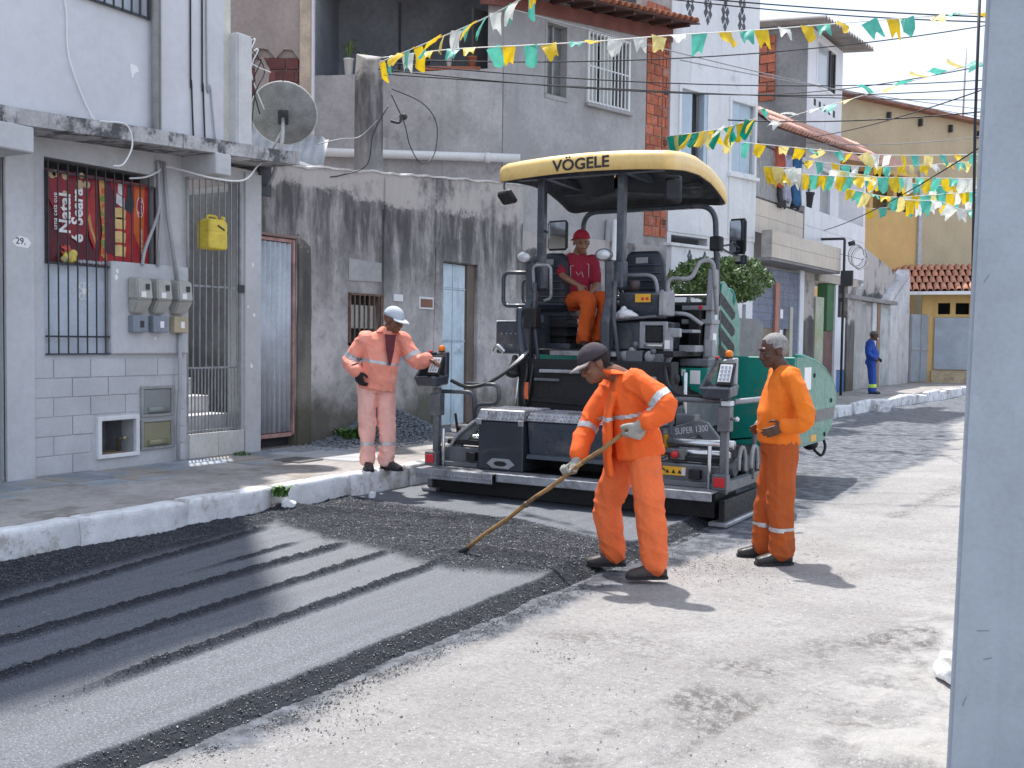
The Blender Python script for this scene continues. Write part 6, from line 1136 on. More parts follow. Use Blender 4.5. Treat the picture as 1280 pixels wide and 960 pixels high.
# ================================================================ people
def remesh(mb, name, voxel, sm=2, disp=None, m=None):
    me = mb.mesh(name); o = bpy.data.objects.new(name+'_tmp', me); col.objects.link(o)
    r_ = o.modifiers.new('r','REMESH'); r_.mode = 'VOXEL'; r_.voxel_size = voxel; r_.use_smooth_shade = True
    if sm: s_ = o.modifiers.new('s','SMOOTH'); s_.iterations = sm; s_.factor = .5
    dg = bpy.context.evaluated_depsgraph_get(); out = bpy.data.meshes.new_from_object(o.evaluated_get(dg)); bpy.data.objects.remove(o); out.name = name
    if disp:
        n = len(out.vertices); co = np.empty(n*3,np.float32); out.vertices.foreach_get('co',co); co = co.reshape(-1,3); no = np.empty(n*3,np.float32); out.vertex_normals.foreach_get('vector',no); no = no.reshape(-1,3)
        d = np.array([disp(V3(p)) for p in co],np.float32); out.vertices.foreach_set('co',(co+no*d[:,None]).ravel()); out.update()
    out.materials.clear()
    if m: out.materials.append(m)
    out.polygons.foreach_set('use_smooth', np.ones(len(out.polygons),bool)); return out
def ell_ring(c, ax, sd, a, b, n=16):           # ring of half axes a (along sd) and b, perpendicular to ax
    ax = ax.normalized(); sd = (sd-ax*sd.dot(ax)).normalized(); f = ax.cross(sd)
    return [c+sd*(a*math.copysign(abs(math.cos(t))**.85,math.cos(t)))+f*(b*math.sin(t)) for t in np.linspace(0,2*math.pi,n,endpoint=False)]
def torso(mb, pel, che, side, rows):
    """rows: (t along pelvis->chest, half width, half depth, forward offset)"""
    ax = che-pel; fw = side.cross(ax).normalized()*-1
    mb.loft([ell_ring(pel+ax*t+fw*off, ax, side, a, b) for t,a,b,off in rows])
def limb(mb, pts, rad, n=12, k=5):
    P_ = spath(pts,k); m_ = len(P_)-1; rr_ = [float(np.interp(i/m_*(len(rad)-1), range(len(rad)), rad)) for i in range(m_+1)]
    mb.tube(P_, rr_, n); mb.blob(P_[0],(rr_[0],)*3,n=10,k=6); mb.blob(P_[-1],(rr_[-1],)*3,n=10,k=6)
def hand(mb, wr, d, pn, curl=(25,35,25), thumb=1, s=1.0, fat=1.0, spread=.1):
    """wr wrist, d pointing direction, pn palm normal, curl in degrees at the three joints"""
    d = V3(d).normalized(); pn = V3(pn); pn = (pn-d*pn.dot(d)).normalized(); sd = d.cross(pn)*thumb
    wr = V3(wr); pm = wr+d*.05*s; mb.loft([ell_ring(wr+d*t*s, d, sd, a*s*fat, b*s*fat, 12) for t,a,b in ((-.02,.026,.021),(.02,.032,.019),(.06,.042,.018),(.092,.040,.015))])
    for i,(o_,l) in enumerate(((.030,.95),(.010,1.05),(-.011,.98),(-.030,.78))):
        p = wr+d*(.088-.004*abs(i-1))*s+sd*o_*s; a = 0; pts = [p-d*.02*s,p]
        for j,(ln,c_) in enumerate(zip((.044,.028,.022),curl)):
            a += R(c_); q = d*math.cos(a)+pn*math.sin(a)+sd*(spread*(o_/.03)*.5); pts.append(pts[-1]+q.normalized()*ln*l*s)
        mb.tube(pts,[.0095*s*fat,.0098*s*fat,.0092*s*fat,.0085*s*fat,.0072*s*fat],8)
    t0 = wr+d*.025*s+sd*.028*s; t1 = t0+(d*.5+sd*.75+pn*.35).normalized()*.042*s; t2 = t1+(d*.75+sd*.1+pn*.75).normalized()*.03*s; t3 = t2+(d*.7-sd*.25+pn*.7).normalized()*.024*s
    mb.tube([t0-d*.015*s,t0,t1,t2,t3],[.013*s*fat,.0135*s*fat,.0115*s*fat,.0105*s*fat,.008*s*fat],8)
def head(mb, c, f, u, s=1.0):
    """head centre c (eye level), facing f, up u"""
    f = V3(f).normalized(); u = V3(u); u = (u-f*u.dot(f)).normalized(); r_ = f.cross(u); m_ = Matrix((r_,f,u)).transposed()
    Q = lambda x,y,z: V3(c)+(m_ @ V3((x,y,z)))*s
    mb.blob(Q(0,-.018,.028),(.077*s,.098*s,.092*s),m_,16,12); mb.blob(Q(0,.022,-.035),(.060*s,.070*s,.085*s),m_,14,10); mb.blob(Q(0,.058,-.088),(.032*s,.030*s,.026*s),m_)
    mb.blob(Q(0,.078,.022),(.052*s,.018*s,.016*s),m_)                                              # brow
    mb.loft([[Q(-.011,.084,.012),Q(.011,.084,.012),Q(.008,.096,.010),Q(-.008,.096,.010)],[Q(-.021,.080,-.040),Q(.021,.080,-.040),Q(.013,.113,-.036),Q(-.013,.113,-.036)],[Q(-.015,.08,-.05),Q(.015,.08,-.05),Q(.008,.1,-.047),Q(-.008,.1,-.047)]])
    for x in (-1,1):
        mb.blob(Q(.080*x,-.012,-.008),(.012*s,.024*s,.034*s),m_); mb.blob(Q(.042*x,.066,-.028),(.022*s,.022*s,.02*s),m_); mb.blob(Q(.018*x,.092,-.042),(.012*s,.014*s,.010*s),m_)
    mb.blob(Q(0,.083,-.066),(.027*s,.014*s,.008*s),m_); mb.blob(Q(0,.081,-.078),(.024*s,.013*s,.008*s),m_)
    return Q, m_
def band(me, name, m, A, Bp, t0, t1, rmax, parent, off=.003):
    """strip of the cloth mesh between two distances along a bone, lifted off the surface"""
    A, Bp = np.array(A,float), np.array(Bp,float); d = Bp-A; L_ = np.linalg.norm(d); d /= L_; n = len(me.vertices); co = np.empty(n*3,np.float32); me.vertices.foreach_get('co',co); co = co.reshape(-1,3); no = np.empty(n*3,np.float32); me.vertex_normals.foreach_get('vector',no); no = no.reshape(-1,3)
    F = np.array([p.vertices[:] for p in me.polygons if len(p.vertices) == 4]); c = co[F].mean(1)-A; t = c@d; rad = np.linalg.norm(c-t[:,None]*d,axis=1); F = F[(t > t0*L_) & (t < t1*L_) & (rad < rmax)]
    if len(F) < 4: return
    used, inv = np.unique(F,return_inverse=True); o = bpy.data.meshes.new(name); np_mesh(o, co[used]+no[used]*off, inv.reshape(F.shape), True); o.materials.append(m); return link(name, o, parent)
def folds(amp, sc=9, joints=()):
    amp *= 1.9
    def f(p):
        w_ = .55
        for j, r_ in joints: w_ += 1.1*math.exp(-((p-j).length/r_)**2)
        b = 1-abs(mnoise.noise(V3((p.x*7.5+p.z*2.2,p.y*7.5-p.z*1.2,p.z*2.0))))*2          # long hanging folds
        c = 1-abs(mnoise.noise(V3((p.x*5+3,p.y*5,p.z*13+p.x*7))))*2                       # bunching round the joints
        a = mnoise.noise(V3((p.x*26,p.y*26,p.z*14)))
        return amp*(.55*(max(b,-.3)-.3)+(w_-.55)*.55*(max(c,-.2)**1 if c < 0 else c*c)-.1+.03*a)
    return f
M_refl = mat('reflective_tape',(.52,.53,.54),.35,.3,var=.12,vs=12,bump=.05,obj=True)
def fabric(n, c, dirt=None): return mat(n,c,.85,var=.10,vs=5,bump=.12,bs=220,obj=True,dirt=dirt,bd=.003)
def boot(name, an, toe, m, parent, s=1.0):
    an, toe = V3(an), V3(toe).normalized(); sd = V3((-toe.y,toe.x,0)); mb = MB(); b = V3((an.x,an.y,0)); g0 = an.z-.085
    R_ = lambda t,a,h0,h1: [b+toe*t*s+sd*(a*s*math.copysign(abs(math.cos(k))**.7,math.cos(k)))+V3((0,0,g0+(h0+h1)/2+(h1-h0)/2*math.copysign(abs(math.sin(k))**.7,math.sin(k)))) for k in np.linspace(0,2*math.pi,14,endpoint=False)]
    mb.loft([R_(-.085,.026,.004,.06),R_(-.07,.038,.0,.09),R_(-.02,.042,.0,.115),R_(.05,.043,.0,.10),R_(.11,.050,.0,.075),R_(.165,.048,.0,.06),R_(.195,.030,.004,.045)]); mb.tube([an+V3((0,0,-.02)),an+V3((0,0,.10))],[.048,.05],14)
    o = link(name, remesh(mb,name,.008,2,None,m), parent)
    so = MB().loft([[b+toe*t*s+sd*(a*s*x)+V3((0,0,g0-.003+z_)) for x,z_ in ((-1,0),(1,0),(1,.018),(-1,.018))] for t,a in ((-.09,.03),(-.06,.046),(.0,.046),(.06,.045),(.12,.054),(.17,.05),(.2,.03))],sm=False).build('sole', mat('boot_sole',(.018,.018,.02),.8,bump=0), o)
def person(label, loc, rz, J, skin, up_m, low_m, voxel=.011, up_rows=None, sleeves='long', amp=.012, shoes=None, gloves=None, shirt_name='jacket', low_name='trousers', belly=0.0, hem=-.06, leg_r=(.092,.088,.08,.082,.08), sleeve_r=(.078,.068,.062,.058), hl=None, hr=None, one_piece=False, extra=None):
    p = thing('person', label, 'person', loc, rz); j = {k:V3(v) for k,v in J.items() if k not in ('face','hup')}
    side = (j['shR']-j['shL']); side.z *= .5; side.normalize(); che = (j['shL']+j['shR'])/2; pel = j['pel']; sk = MB()
    # body: one continuous skin
    torso(sk, pel, che, side, [(-.12,.13,.095,0),(.1,.145,.10,0),(.4,.135,.095+belly*.5,belly*.4),(.7,.15,.10,.0),(.95,.16,.085,0),(1.06,.10,.06,0)])
    limb(sk,[che,j['nk'],j['hd']-V3((0,0,.05))],[.072,.060,.060]); Q, hm = head(sk, j['hd'], J['face'], J.get('hup',(0,0,1)), 1.07)
    for s_ in 'LR':
        limb(sk,[j['sh'+s_]+(che-j['sh'+s_])*.16-V3((0,0,.035)),j['el'+s_],j['wr'+s_]],[.048,.044,.040,.034,.026]); limb(sk,[j['hip'+s_],j['kn'+s_],j['an'+s_]],[.080,.066,.052,.048,.036])
    if hl: hand(sk,j['wrL'],*hl)
    if hr: hand(sk,j['wrR'],*hr)
    body = link('body', remesh(sk,'body',.0065,2,None,skin), p)
    for x in (-1,1):
        MB().blob(Q(.030*x,.080,.002),(.009,.006,.0045),hm,10,6).build('eye', mat('eye_white',(.30,.27,.25),.3,bump=0), body); MB().blob(Q(.030*x,.0848,.002),(.005,.003,.0045),hm,8,5).build('iris', mat('iris_dark',(.02,.012,.01),.3,bump=0), body)
        MB().tube([Q(.014*x,.096,.022),Q(.030*x,.094,.029),Q(.047*x,.082,.024)],[.003,.0045,.003],6).build('eyebrow', mat('brow_dark',(.012,.010,.010),.8,bump=0), body)
    # upper garment
    g_ = MB(); ax = che-pel; torso(g_, pel, che, side, up_rows or [(hem/ax.length,.20,.15,belly*.2),(.12,.195,.145,belly*.6),(.4,.185,.135+belly*.6,belly*.6),(.7,.190,.13+belly*.2,belly*.1),(.93,.185,.108,0),(1.07,.12,.075,0),(1.12,.075,.065,0)])
    jt = []
    for s_ in 'LR':
        a, b, c = j['sh'+s_], j['el'+s_], j['wr'+s_]; jt += [(b,.12),(a,.14)]
        a = a+(che-a)*.10-V3((0,0,.022))
        if sleeves == 'long': limb(g_,[a,b,b+(c-b)*.93],list(sleeve_r))
        else: limb(g_,[a,a+(b-a)*.8],[.070,.066,.066])
    if extra: extra(g_)
    um = remesh(g_,shirt_name,voxel,3,folds(amp,9,jt+[(pel,.2)]),up_m)
    if not one_piece: uo = link(shirt_name, um, p)
    # lower garment
    t_ = MB(); torso(t_, pel, che, side, [(-.22,.17,.13,0),(-.05,.175,.135,0),(.12,.17,.135,belly*.4),(.22,.16,.125,belly*.4)])
    jt = []
    for s_ in 'LR':
        a, b, c = j['hip'+s_], j['kn'+s_], j['an'+s_]; e = b+(c-b)*.93; limb(t_,[a,b,e],list(leg_r)); jt += [(b,.13),(e,.14)]
        if sleeves != 'none': t_.tube([e-(c-b).normalized()*.06,e+(c-b).normalized()*.01],[leg_r[-1]*1.02,leg_r[-1]*.86],12)
    lm = remesh(t_,low_name,voxel,3,folds(amp*1.15,8,jt),low_m); lo = link(low_name, lm, p)
    if one_piece: uo = link(shirt_name, um, p)
    for s_ in 'LR':
        tv = V3(J.get('toe'+s_, J.get('toe',(0,-1,0)))); boot('boot', j['an'+s_], tv, shoes or mat('black_leather',(.025,.024,.026),.45,var=.2,vs=8,bump=.15,obj=True), p)
    return dict(p=p, body=body, up=um, upo=uo, low=lm, lowo=lo, j=j, Q=Q, hm=hm, che=che, side=side)
def cap(D, m, brim_m, back=False, peak=True, tilt=0, bead=True):
    Q, hm = D['Q'], D['hm']; tm = hm @ Matrix.Rotation(tilt,3,'X'); rg = []
    for k in range(7):
        a = k/6*math.pi/2; rg.append([Q(0,-.012,.030)+1.05*tm@V3((.094*math.cos(t)*math.cos(a*.98),.113*math.sin(t)*math.cos(a*.98),.105*math.sin(a)+.004)) for t in np.linspace(0,2*math.pi,20,endpoint=False)])
    c = link('cap', MB().loft(rg).mesh('cap',m), D['p'])
    if peak:
        sg = -1 if back else 1; v = []; n = 9
        for i,(r_,dz) in enumerate(((.0,0.0),(.045,-.006),(.08,-.016))):
            for k in range(n): t = R(28+124*k/(n-1)); v.append(Q(0,-.012,.030)+1.05*tm@V3(((.095+r_*.3)*math.cos(t),sg*((.113+r_)*math.sin(t)),.006+dz+.006*math.sin(t))))
        f = [(i*n+k,i*n+k+1,(i+1)*n+k+1,(i+1)*n+k) for i in range(2) for k in range(n-1)]; o = link('peak', MB().add(v,f,True).mesh('peak',brim_m), c); so = o.modifiers.new('thick','SOLIDIFY'); so.thickness = .006
    MB().blob(Q(0,-.012,.030)+tm@V3((0,0,.108)),(.008,.008,.005),tm,8,5).build('button', brim_m, c)
    return c
def hair(D, m, zf):
    me, Q, hm = D['body'].data, D['Q'], D['hm']; o = Q(0,0,0); n = len(me.vertices); co = np.empty(n*3,np.float32); me.vertices.foreach_get('co',co); co = co.reshape(-1,3); no = np.empty(n*3,np.float32); me.vertex_normals.foreach_get('vector',no); no = no.reshape(-1,3)
    L_ = (co-np.array(o))@np.array(hm)/1.07; F = np.array([p.vertices[:] for p in me.polygons if len(p.vertices) == 4]); c = L_[F].mean(1); x,y,z = c[:,0],c[:,1],c[:,2]
    F = F[(np.abs(x) < .095) & (np.linalg.norm(c,axis=1) < .17) & (((y < .052) & (z > zf)) | ((y < -.035) & (z > -.055)) | ((y >= .052) & (z > .085)) | ((y < .02) & (z > .015) & (np.abs(x) > .05)))]
    used, inv = np.unique(F,return_inverse=True); q = bpy.data.meshes.new('hair'); np_mesh(q, co[used]+no[used]*.0045, inv.reshape(F.shape), True); q.materials.append(m); link('hair', q, D['body'])
def collar(D, m, f):
    c = D['j']['nk']; ax = (D['j']['hd']-D['che']).normalized(); f = V3(f); rg = []
    for h, k in ((-.035,1.25),(.01,1.1),(.045,1.05),(.035,1.22),(-.02,1.5)): rg.append([c+ax*h+V3((.072*k*math.cos(t),.072*k*math.sin(t),0))-ax*(.05 if V3((math.cos(t),math.sin(t),0)).dot(f.normalized()) > .75 else 0) for t in np.linspace(0,2*math.pi,18,endpoint=False)])
    link('collar', MB().loft(rg,cap=False).mesh('collar',m), D['upo'])
RZ = yaw
M_orange = fabric('orange_workwear',(.86,.13,.018)); M_orange_l = fabric('orange_trousers',(.84,.165,.045)); M_or2 = fabric('amber_shirt',(.80,.19,.012),((.5,.12,.02),2.2,.62,.4)); M_or3 = fabric('rust_trousers',(.42,.085,.012),((.25,.06,.02),3,.6,.5)); M_pinko = fabric('faded_salmon',(.87,.31,.22),((.87,.48,.40),3,.56,.7)); M_pinkl = fabric('faded_salmon_trousers',(.85,.45,.38),((.84,.55,.49),2.5,.54,.7)); M_blue = fabric('blue_coverall',(.02,.075,.38)); M_redt = fabric('dark_red_shirt',(.34,.018,.045)); M_or4 = fabric('shaded_orange_trousers',(.62,.10,.012))
def skin(n, c): return mat(n,c,.5,var=.12,vs=8,bump=.06,bs=150,obj=True)
SK1, SK2, SK3 = skin('skin_dark',(.085,.04,.026)), skin('skin_brown',(.19,.085,.05)), skin('skin_tan',(.30,.15,.095))
M_glv = mat('grey_glove',(.36,.35,.32),.9,var=.15,vs=10,bump=.2,bs=120,obj=True,dirt=((.2,.19,.17),9,.58,.7)); M_gblk = mat('black_glove',(.014,.014,.016),.8,bump=.15,bs=120,obj=True)
# ---- raking worker
J = dict(pel=(.05,0,.93), shL=(.02,-.17,1.40), shR=(-.10,.17,1.37), nk=(-.14,0,1.44), hd=(-.26,-.005,1.495), face=(-.86,-.18,-.42), hup=(-.42,0,.9), elL=(.215,-.30,1.22), wrL=(.05,-.305,1.11), elR=(-.28,.12,1.07), wrR=(-.37,-.005,.845),
         hipL=(.09,-.10,.88), knL=(.13,-.16,.47), anL=(.165,-.18,.115), hipR=(.0,.10,.88), knR=(-.13,.17,.47), anR=(-.085,.17,.125), toeL=(-.95,-.1,0), toeR=(-.95,-.05,0))
d_rake = (V3((-1.2,.31,.10))-V3((.0,-.28,1.09))).normalized()
D = person('worker in bright orange bending to rake asphalt, dark cap and grey gloves', (-2.95,6.70,0), RZ, J, SK2, M_orange, M_orange_l, leg_r=(.108,.112,.100,.100,.092), sleeve_r=(.088,.082,.076,.070,.066), amp=.014, hem=-.12, extra=lambda g: g.loft([[V3((x-.014,-.13,z_)),V3((x-.03,-.02,z_)),V3((x-.014,.10,z_)),V3((x+.02,.10,z_)),V3((x+.01,-.02,z_)),V3((x+.02,-.13,z_))] for x,z_ in ((-.13,1.30),(-.155,1.15),(-.16,1.0),(-.155,.86),(-.14,.72))]), up_rows=[(-.16,.215,.165,0),(.1,.205,.155,0),(.4,.19,.14,0),(.7,.19,.132,0),(.93,.185,.108,0),(1.07,.12,.075,0),(1.12,.075,.065,0)], shoes=mat('dusty_boot',(.05,.042,.040),.6,var=.25,vs=9,bump=.2,obj=True))
for n_,wr,dv,pn,th in (('L',J['wrL'],(-.45,.25,-.75),(-.5,.75,.3),-1),('R',J['wrR'],(-.25,-.25,-.9),(-.75,.05,.55),1)):
    mb = MB(); hand(mb,V3(wr),dv,pn,(60,75,55),th,1.32,1.34); mb.tube([V3(wr)-V3(dv).normalized()*.06,V3(wr)+V3(dv).normalized()*.02],[.045,.036],12); link('glove', remesh(mb,'glove',.0055,2,None,M_glv), D['p'])
cap(D, fabric('dark_plum_cap',(.045,.035,.045)), fabric('pale_peak',(.30,.26,.25)), tilt=R(-4)); collar(D, M_orange, (-.9,-.1,0))
hair(D, mat('hair_black',(.012,.011,.011),.9,bump=.3,bs=300,obj=True), .035)
band(D['up'],'reflective_band',M_refl,J['pel'],D['che'],.45,.51,.24,D['upo']); band(D['up'],'reflective_band',M_refl,J['shL'],J['elL'],.66,.84,.13,D['upo']); band(D['up'],'reflective_band',M_refl,J['elR'],J['wrR'],.1,.24,.12,D['upo'])
MB().prism([(-.03,1.30),(.03,1.32),(.09,1.325),(.085,1.345),(.0,1.335)],-.02,0).build('x_tmp', M_refl) if False else None
zf = MB().loft([[V3((x-.012*k_,y_,z_)) for k_,y_ in ((0,-.12),(1,-.08),(1.3,-.02),(1,.05),(-.6,.05),(-.2,-.02),(-.6,-.08))] for x,z_ in ((-.205,1.38),(-.245,1.25),(-.25,1.05),(-.225,.88),(-.185,.70))]); 
text('chest_badge','WORK',.03,mat('badge_black',(.03,.03,.03),.7,bump=0),D['upo'],(-.06,-.205,1.255),(R(78),R(-8),R(-14)),1.0) if False else None
rk = thing('asphalt_rake', 'long handled wooden rake pushed into the loose asphalt', 'rake', (-2.95,6.70,0), RZ)
a_, b_ = V3((.06,-.31,1.145)), V3((-1.2,.31,.085)); N_ = 14
MB().tube([a_.lerp(b_,i/N_)+V3((0,0,.006*math.sin(i*1.7))) for i in range(N_+1)],[.0155+.003*mnoise.noise(V3((i*1.3,0,0))) for i in range(N_+1)],10).build('handle', mat('rake_wood',(.28,.16,.06),.6,var=.3,vs=8,bump=.2,obj=True,dirt=((.06,.04,.025),5,.56,.8)), rk)
MB().blob(a_.lerp(b_,.62),(.024,.024,.024)).build('knot', MATS['rake_wood'], rk)
hd_ = MB().obox(b_+V3((-.02,.01,-.02)),(.03,.34,.03),(0,0,R(25))).tube([b_+V3((.06,-.03,.05)),b_+V3((-.02,.01,-.015))],.022,8).build('rake_head', M_bk, rk)
for k in range(8): MB().bar(b_+Matrix.Rotation(R(25),3,'Z')@V3((-.0,-.15+.043*k,-.03))+V3((-.02,.01,0)),b_+Matrix.Rotation(R(25),3,'Z')@V3((-.02,-.15+.043*k,-.09))+V3((-.02,.01,0)),.012,.012).build('tine', M_bk, hd_)
# ---- standing worker
J = dict(pel=(.045,0,.93), shL=(.075,-.19,1.425), shR=(.06,.19,1.425), nk=(.025,0,1.50), hd=(-.02,0,1.60), face=(-.93,-.12,-.2), hup=(-.2,0,1), elL=(.155,-.30,1.10), wrL=(.02,-.225,1.045), elR=(.16,.29,1.12), wrR=(.03,.26,1.02),
         hipL=(.05,-.10,.88), knL=(.035,-.11,.47), anL=(.045,-.12,.085), hipR=(.05,.10,.88), knR=(.0,.11,.47), anR=(-.03,.13,.085), toeL=(-1,-.12,0), toeR=(-1,.1,0))
D = person('grey haired worker in amber shirt and rust trousers standing hand on hip', (-2.25,7.80,0), RZ, J, SK1, M_or2, M_or3, belly=.035, hem=-.03, shirt_name='shirt', leg_r=(.112,.110,.098,.096,.092), sleeve_r=(.074,.070,.062,.056), hl=((-.8,-.05,-.35),(.0,.9,.2),(12,18,12),-1), hr=((-.8,0,-.3),(0,-1,0),(15,20,15),1))
hair(D, mat('hair_grey',(.26,.25,.245),.95,var=.3,vs=40,bump=.5,bs=260,obj=True), .052)
band(D['low'],'reflective_band',M_refl,J['knL'],J['anL'],.50,.57,.16,D['lowo']); band(D['low'],'reflective_band',M_refl,J['knR'],J['anR'],.50,.57,.16,D['lowo'])
# ---- pink worker on the pavement
J = dict(pel=(-.03,0,.92), shL=(.235,.03,1.385), shR=(-.155,-.06,1.385), nk=(.07,-.03,1.46), hd=(.145,-.055,1.565), face=(.82,-.45,-.28), hup=(.2,-.1,1), elR=(-.305,-.05,1.14), wrR=(-.215,-.20,1.03), elL=(.385,.0,1.14), wrL=(.50,-.09,1.165),
         hipL=(.06,.03,.88), knL=(.075,.0,.47), anL=(.085,-.02,.085), hipR=(-.13,-.03,.88), knR=(-.125,-.05,.47), anR=(-.115,-.05,.085), toeL=(.8,-.6,0), toeR=(.25,-1,0))
D = person('worker in faded salmon workwear and pale cap standing at the screed console', (-6.70,8.72,.275), RZ, J, SK2, M_pinko, M_pinkl, belly=.05, hem=-.08, leg_r=(.108,.096,.084,.086,.082), sleeve_r=(.090,.084,.076,.068), hl=((.85,-.3,-.2),(.1,-.1,-1),(20,30,20),1), hr=None)
mb = MB(); hand(mb,V3(J['wrR'])+V3((.0,0,.0)),(.32,-.12,-.93),(.5,.7,.1),(25,35,25),1,1.1,1.2); mb.tube([V3(J['wrR'])+V3((-.03,.02,.07)),V3(J['wrR'])],[.045,.038],12); link('glove', remesh(mb,'glove',.0055,2,None,M_gblk), D['p'])
cap(D, fabric('pale_cap',(.50,.55,.62)), fabric('white_peak',(.70,.73,.78)), tilt=R(-4)); collar(D, M_pinko, (.6,-.8,0))
nb_ = MB().prism([(.03,1.44),(.15,1.42),(.125,1.14),(.11,1.10)],-.205,-.14); 
link('undershirt', MB().loft([[V3((.065,-.15,1.42)),V3((.175,-.13,1.41)),V3((.175,-.10,1.41)),V3((.065,-.11,1.42))],[V3((.085,-.192,1.25)),V3((.16,-.178,1.25)),V3((.16,-.14,1.25)),V3((.085,-.15,1.25))],[V3((.112,-.205,1.10)),V3((.13,-.20,1.10)),V3((.13,-.16,1.10)),V3((.112,-.165,1.10))]],sm=False).mesh('undershirt',fabric('maroon_undershirt',(.12,.02,.03))), D['upo'])
band(D['up'],'reflective_band',M_refl,J['pel'],D['che'],.43,.49,.26,D['upo']); band(D['up'],'reflective_band',M_refl,J['shR'],J['elR'],.74,.92,.13,D['upo']); band(D['up'],'reflective_band',M_refl,J['shL'],J['elL'],.64,.8,.13,D['upo'])
for s_ in 'LR': band(D['low'],'reflective_band',M_refl,J['kn'+s_],J['an'+s_],.47,.56,.15,D['lowo'])
# ---- operator on the paver seat
J = dict(pel=(.0,.03,.54), shL=(.215,-.02,1.02), shR=(-.165,.02,1.02), nk=(.045,-.02,1.10), hd=(.07,-.07,1.20), face=(.16,-.93,-.30), hup=(0,-.25,1), elR=(-.15,-.14,.83), wrR=(.035,-.26,.70), elL=(.245,-.06,.75), wrL=(.165,-.21,.62),
         hipL=(.09,.0,.53), knL=(.345,-.24,.515), anL=(.235,-.22,.085), hipR=(-.07,.0,.53), knR=(.13,-.36,.525), anR=(.085,-.36,.085), toeL=(.3,-1,0), toeR=(.15,-1,0))
D = person('operator in dark red shirt and backward red cap seated on the paver', (-5.40,10.62,1.565), RZ, J, SK3, M_redt, M_or4, sleeves='short', shirt_name='shirt', hem=-.02, leg_r=(.098,.098,.090,.086,.08), hl=((-.3,-.25,-.85),(-.6,-.5,.1),(25,35,25),1), hr=((.45,-.2,-.75),(.3,.6,-.5),(30,40,30),1))
cap(D, fabric('red_cap',(.40,.014,.035)), fabric('red_cap_peak',(.25,.01,.025)), back=True, tilt=R(14))
MB().obox(D['Q'](0,.100,.062),(.05,.012,.028),D['hm']).build('cap_opening', mat('hair_black',(.012,.011,.011)), D['p']) if False else None
sp_ = MB()
for pts in ([(-.02,-.168,.93),(-.055,-.166,.925),(-.05,-.165,.80)],[(.13,-.165,.95),(.15,-.155,.945),(.15,-.157,.80)],[(.01,-.17,.86),(.03,-.172,.82),(.07,-.172,.86),(.09,-.17,.80)]): sp_.tube(pts,.004,5)
link('shirt_print', sp_.mesh('shirt_print',mat('print_white',(.7,.6,.6),.8,bump=0)), D['upo'])
# ---- blue worker far down the street
J = dict(pel=(-.02,0,.93), shL=(-.03,.17,1.43), shR=(-.06,-.18,1.43), nk=(.0,0,1.50), hd=(.07,-.01,1.60), face=(.92,-.3,.05), elR=(-.16,-.22,1.14), wrR=(.03,-.22,.98), elL=(.10,.24,1.14), wrL=(.22,.10,1.0),
         hipL=(.0,.09,.88), knL=(.07,.08,.47), anL=(.10,.08,.085), hipR=(.0,-.10,.88), knR=(-.0,-.11,.47), anR=(.0,-.11,.085), toeL=(.95,-.3,0), toeR=(.9,-.4,0))
D = person('worker in blue coverall and knitted hat standing by the far white wall', (-5.97,29.96,.275), RZ, J, SK1, M_blue, M_blue, voxel=.014, belly=.08, hem=-.02, shirt_name='coverall_top', low_name='coverall_legs', hl=((.6,-.3,-.6),(0,-.6,-.4),(20,30,20),1), hr=((.7,.2,-.5),(0,.8,0),(20,30,20),1), leg_r=(.115,.11,.1,.098,.095))
cap(D, fabric('grey_knit',(.10,.10,.10)), fabric('grey_knit2',(.1,.1,.1)), peak=False)
for s_ in 'LR': band(D['low'],'reflective_band',mat('lime_tape',(.55,.75,.12),.6,bump=0),J['kn'+s_],J['an'+s_],.52,.78,.17,D['lowo'])
MB().blob(D['Q'](0,.075,-.06),(.045,.03,.045),D['hm']).build('face_mask', M_wht, D['p'])
# ================================================================ tree, cables, bunting, near pillar
TR = thing('clipped_tree', 'round clipped street tree behind the paver', 'tree', (-6.35,18.3,.272))
mb = MB().tube([(0,0,0),(.02,.02,.9),(-.01,.0,1.7),(0,.02,2.2)],[.075,.06,.055,.05],10)
for k in range(9):
    a = k*.7; mb.tube([(0,.01,1.75+.05*k),(.3*math.cos(a),.3*math.sin(a),2.1+.05*k),(.65*math.cos(a),.65*math.sin(a),2.35+.07*(k%4))],[.03,.02,.008],6)
mb.build('trunk', mat('grey_bark',(.16,.14,.12),.95,var=.2,vs=8,bump=.5,bs=40), TR)
q = np.random.RandomState(5); n = 7500; u_ = q.randn(n,3); u_ /= np.linalg.norm(u_,axis=1)[:,None]; rad = q.rand(n)**.28
cl_ = q.randn(46,3); cl_ /= np.linalg.norm(cl_,axis=1)[:,None]; bump_ = .86+.30*np.max(u_@cl_[:26].T,axis=1)**9
C_ = u_*rad[:,None]*np.array([.88,.88,.44])*bump_[:,None]+np.array([0,0,2.52]); C_ = C_[(np.abs(vnoise(C_[:,0]+C_[:,2],C_[:,1]*1.3,.3,8)) > .055)]; n = len(C_)
d1 = q.randn(n,3); d1[:,2] -= .3; d1 /= np.linalg.norm(d1,axis=1)[:,None]; d2 = np.cross(d1,q.randn(n,3)); d2 /= np.linalg.norm(d2,axis=1)[:,None]; l_ = q.uniform(.035,.062,n)[:,None]
Pq = np.stack([C_-d1*l_, C_+d2*l_*.42, C_+d1*l_, C_-d2*l_*.42],1); me = bpy.data.meshes.new('crown'); np_mesh(me, Pq.reshape(-1,3), np.arange(n*4).reshape(-1,4))
me.materials.append(mat('tree_leaf',(.12,.19,.06),.5,var=.4,vs=6,bump=0)); link('crown', me, TR)

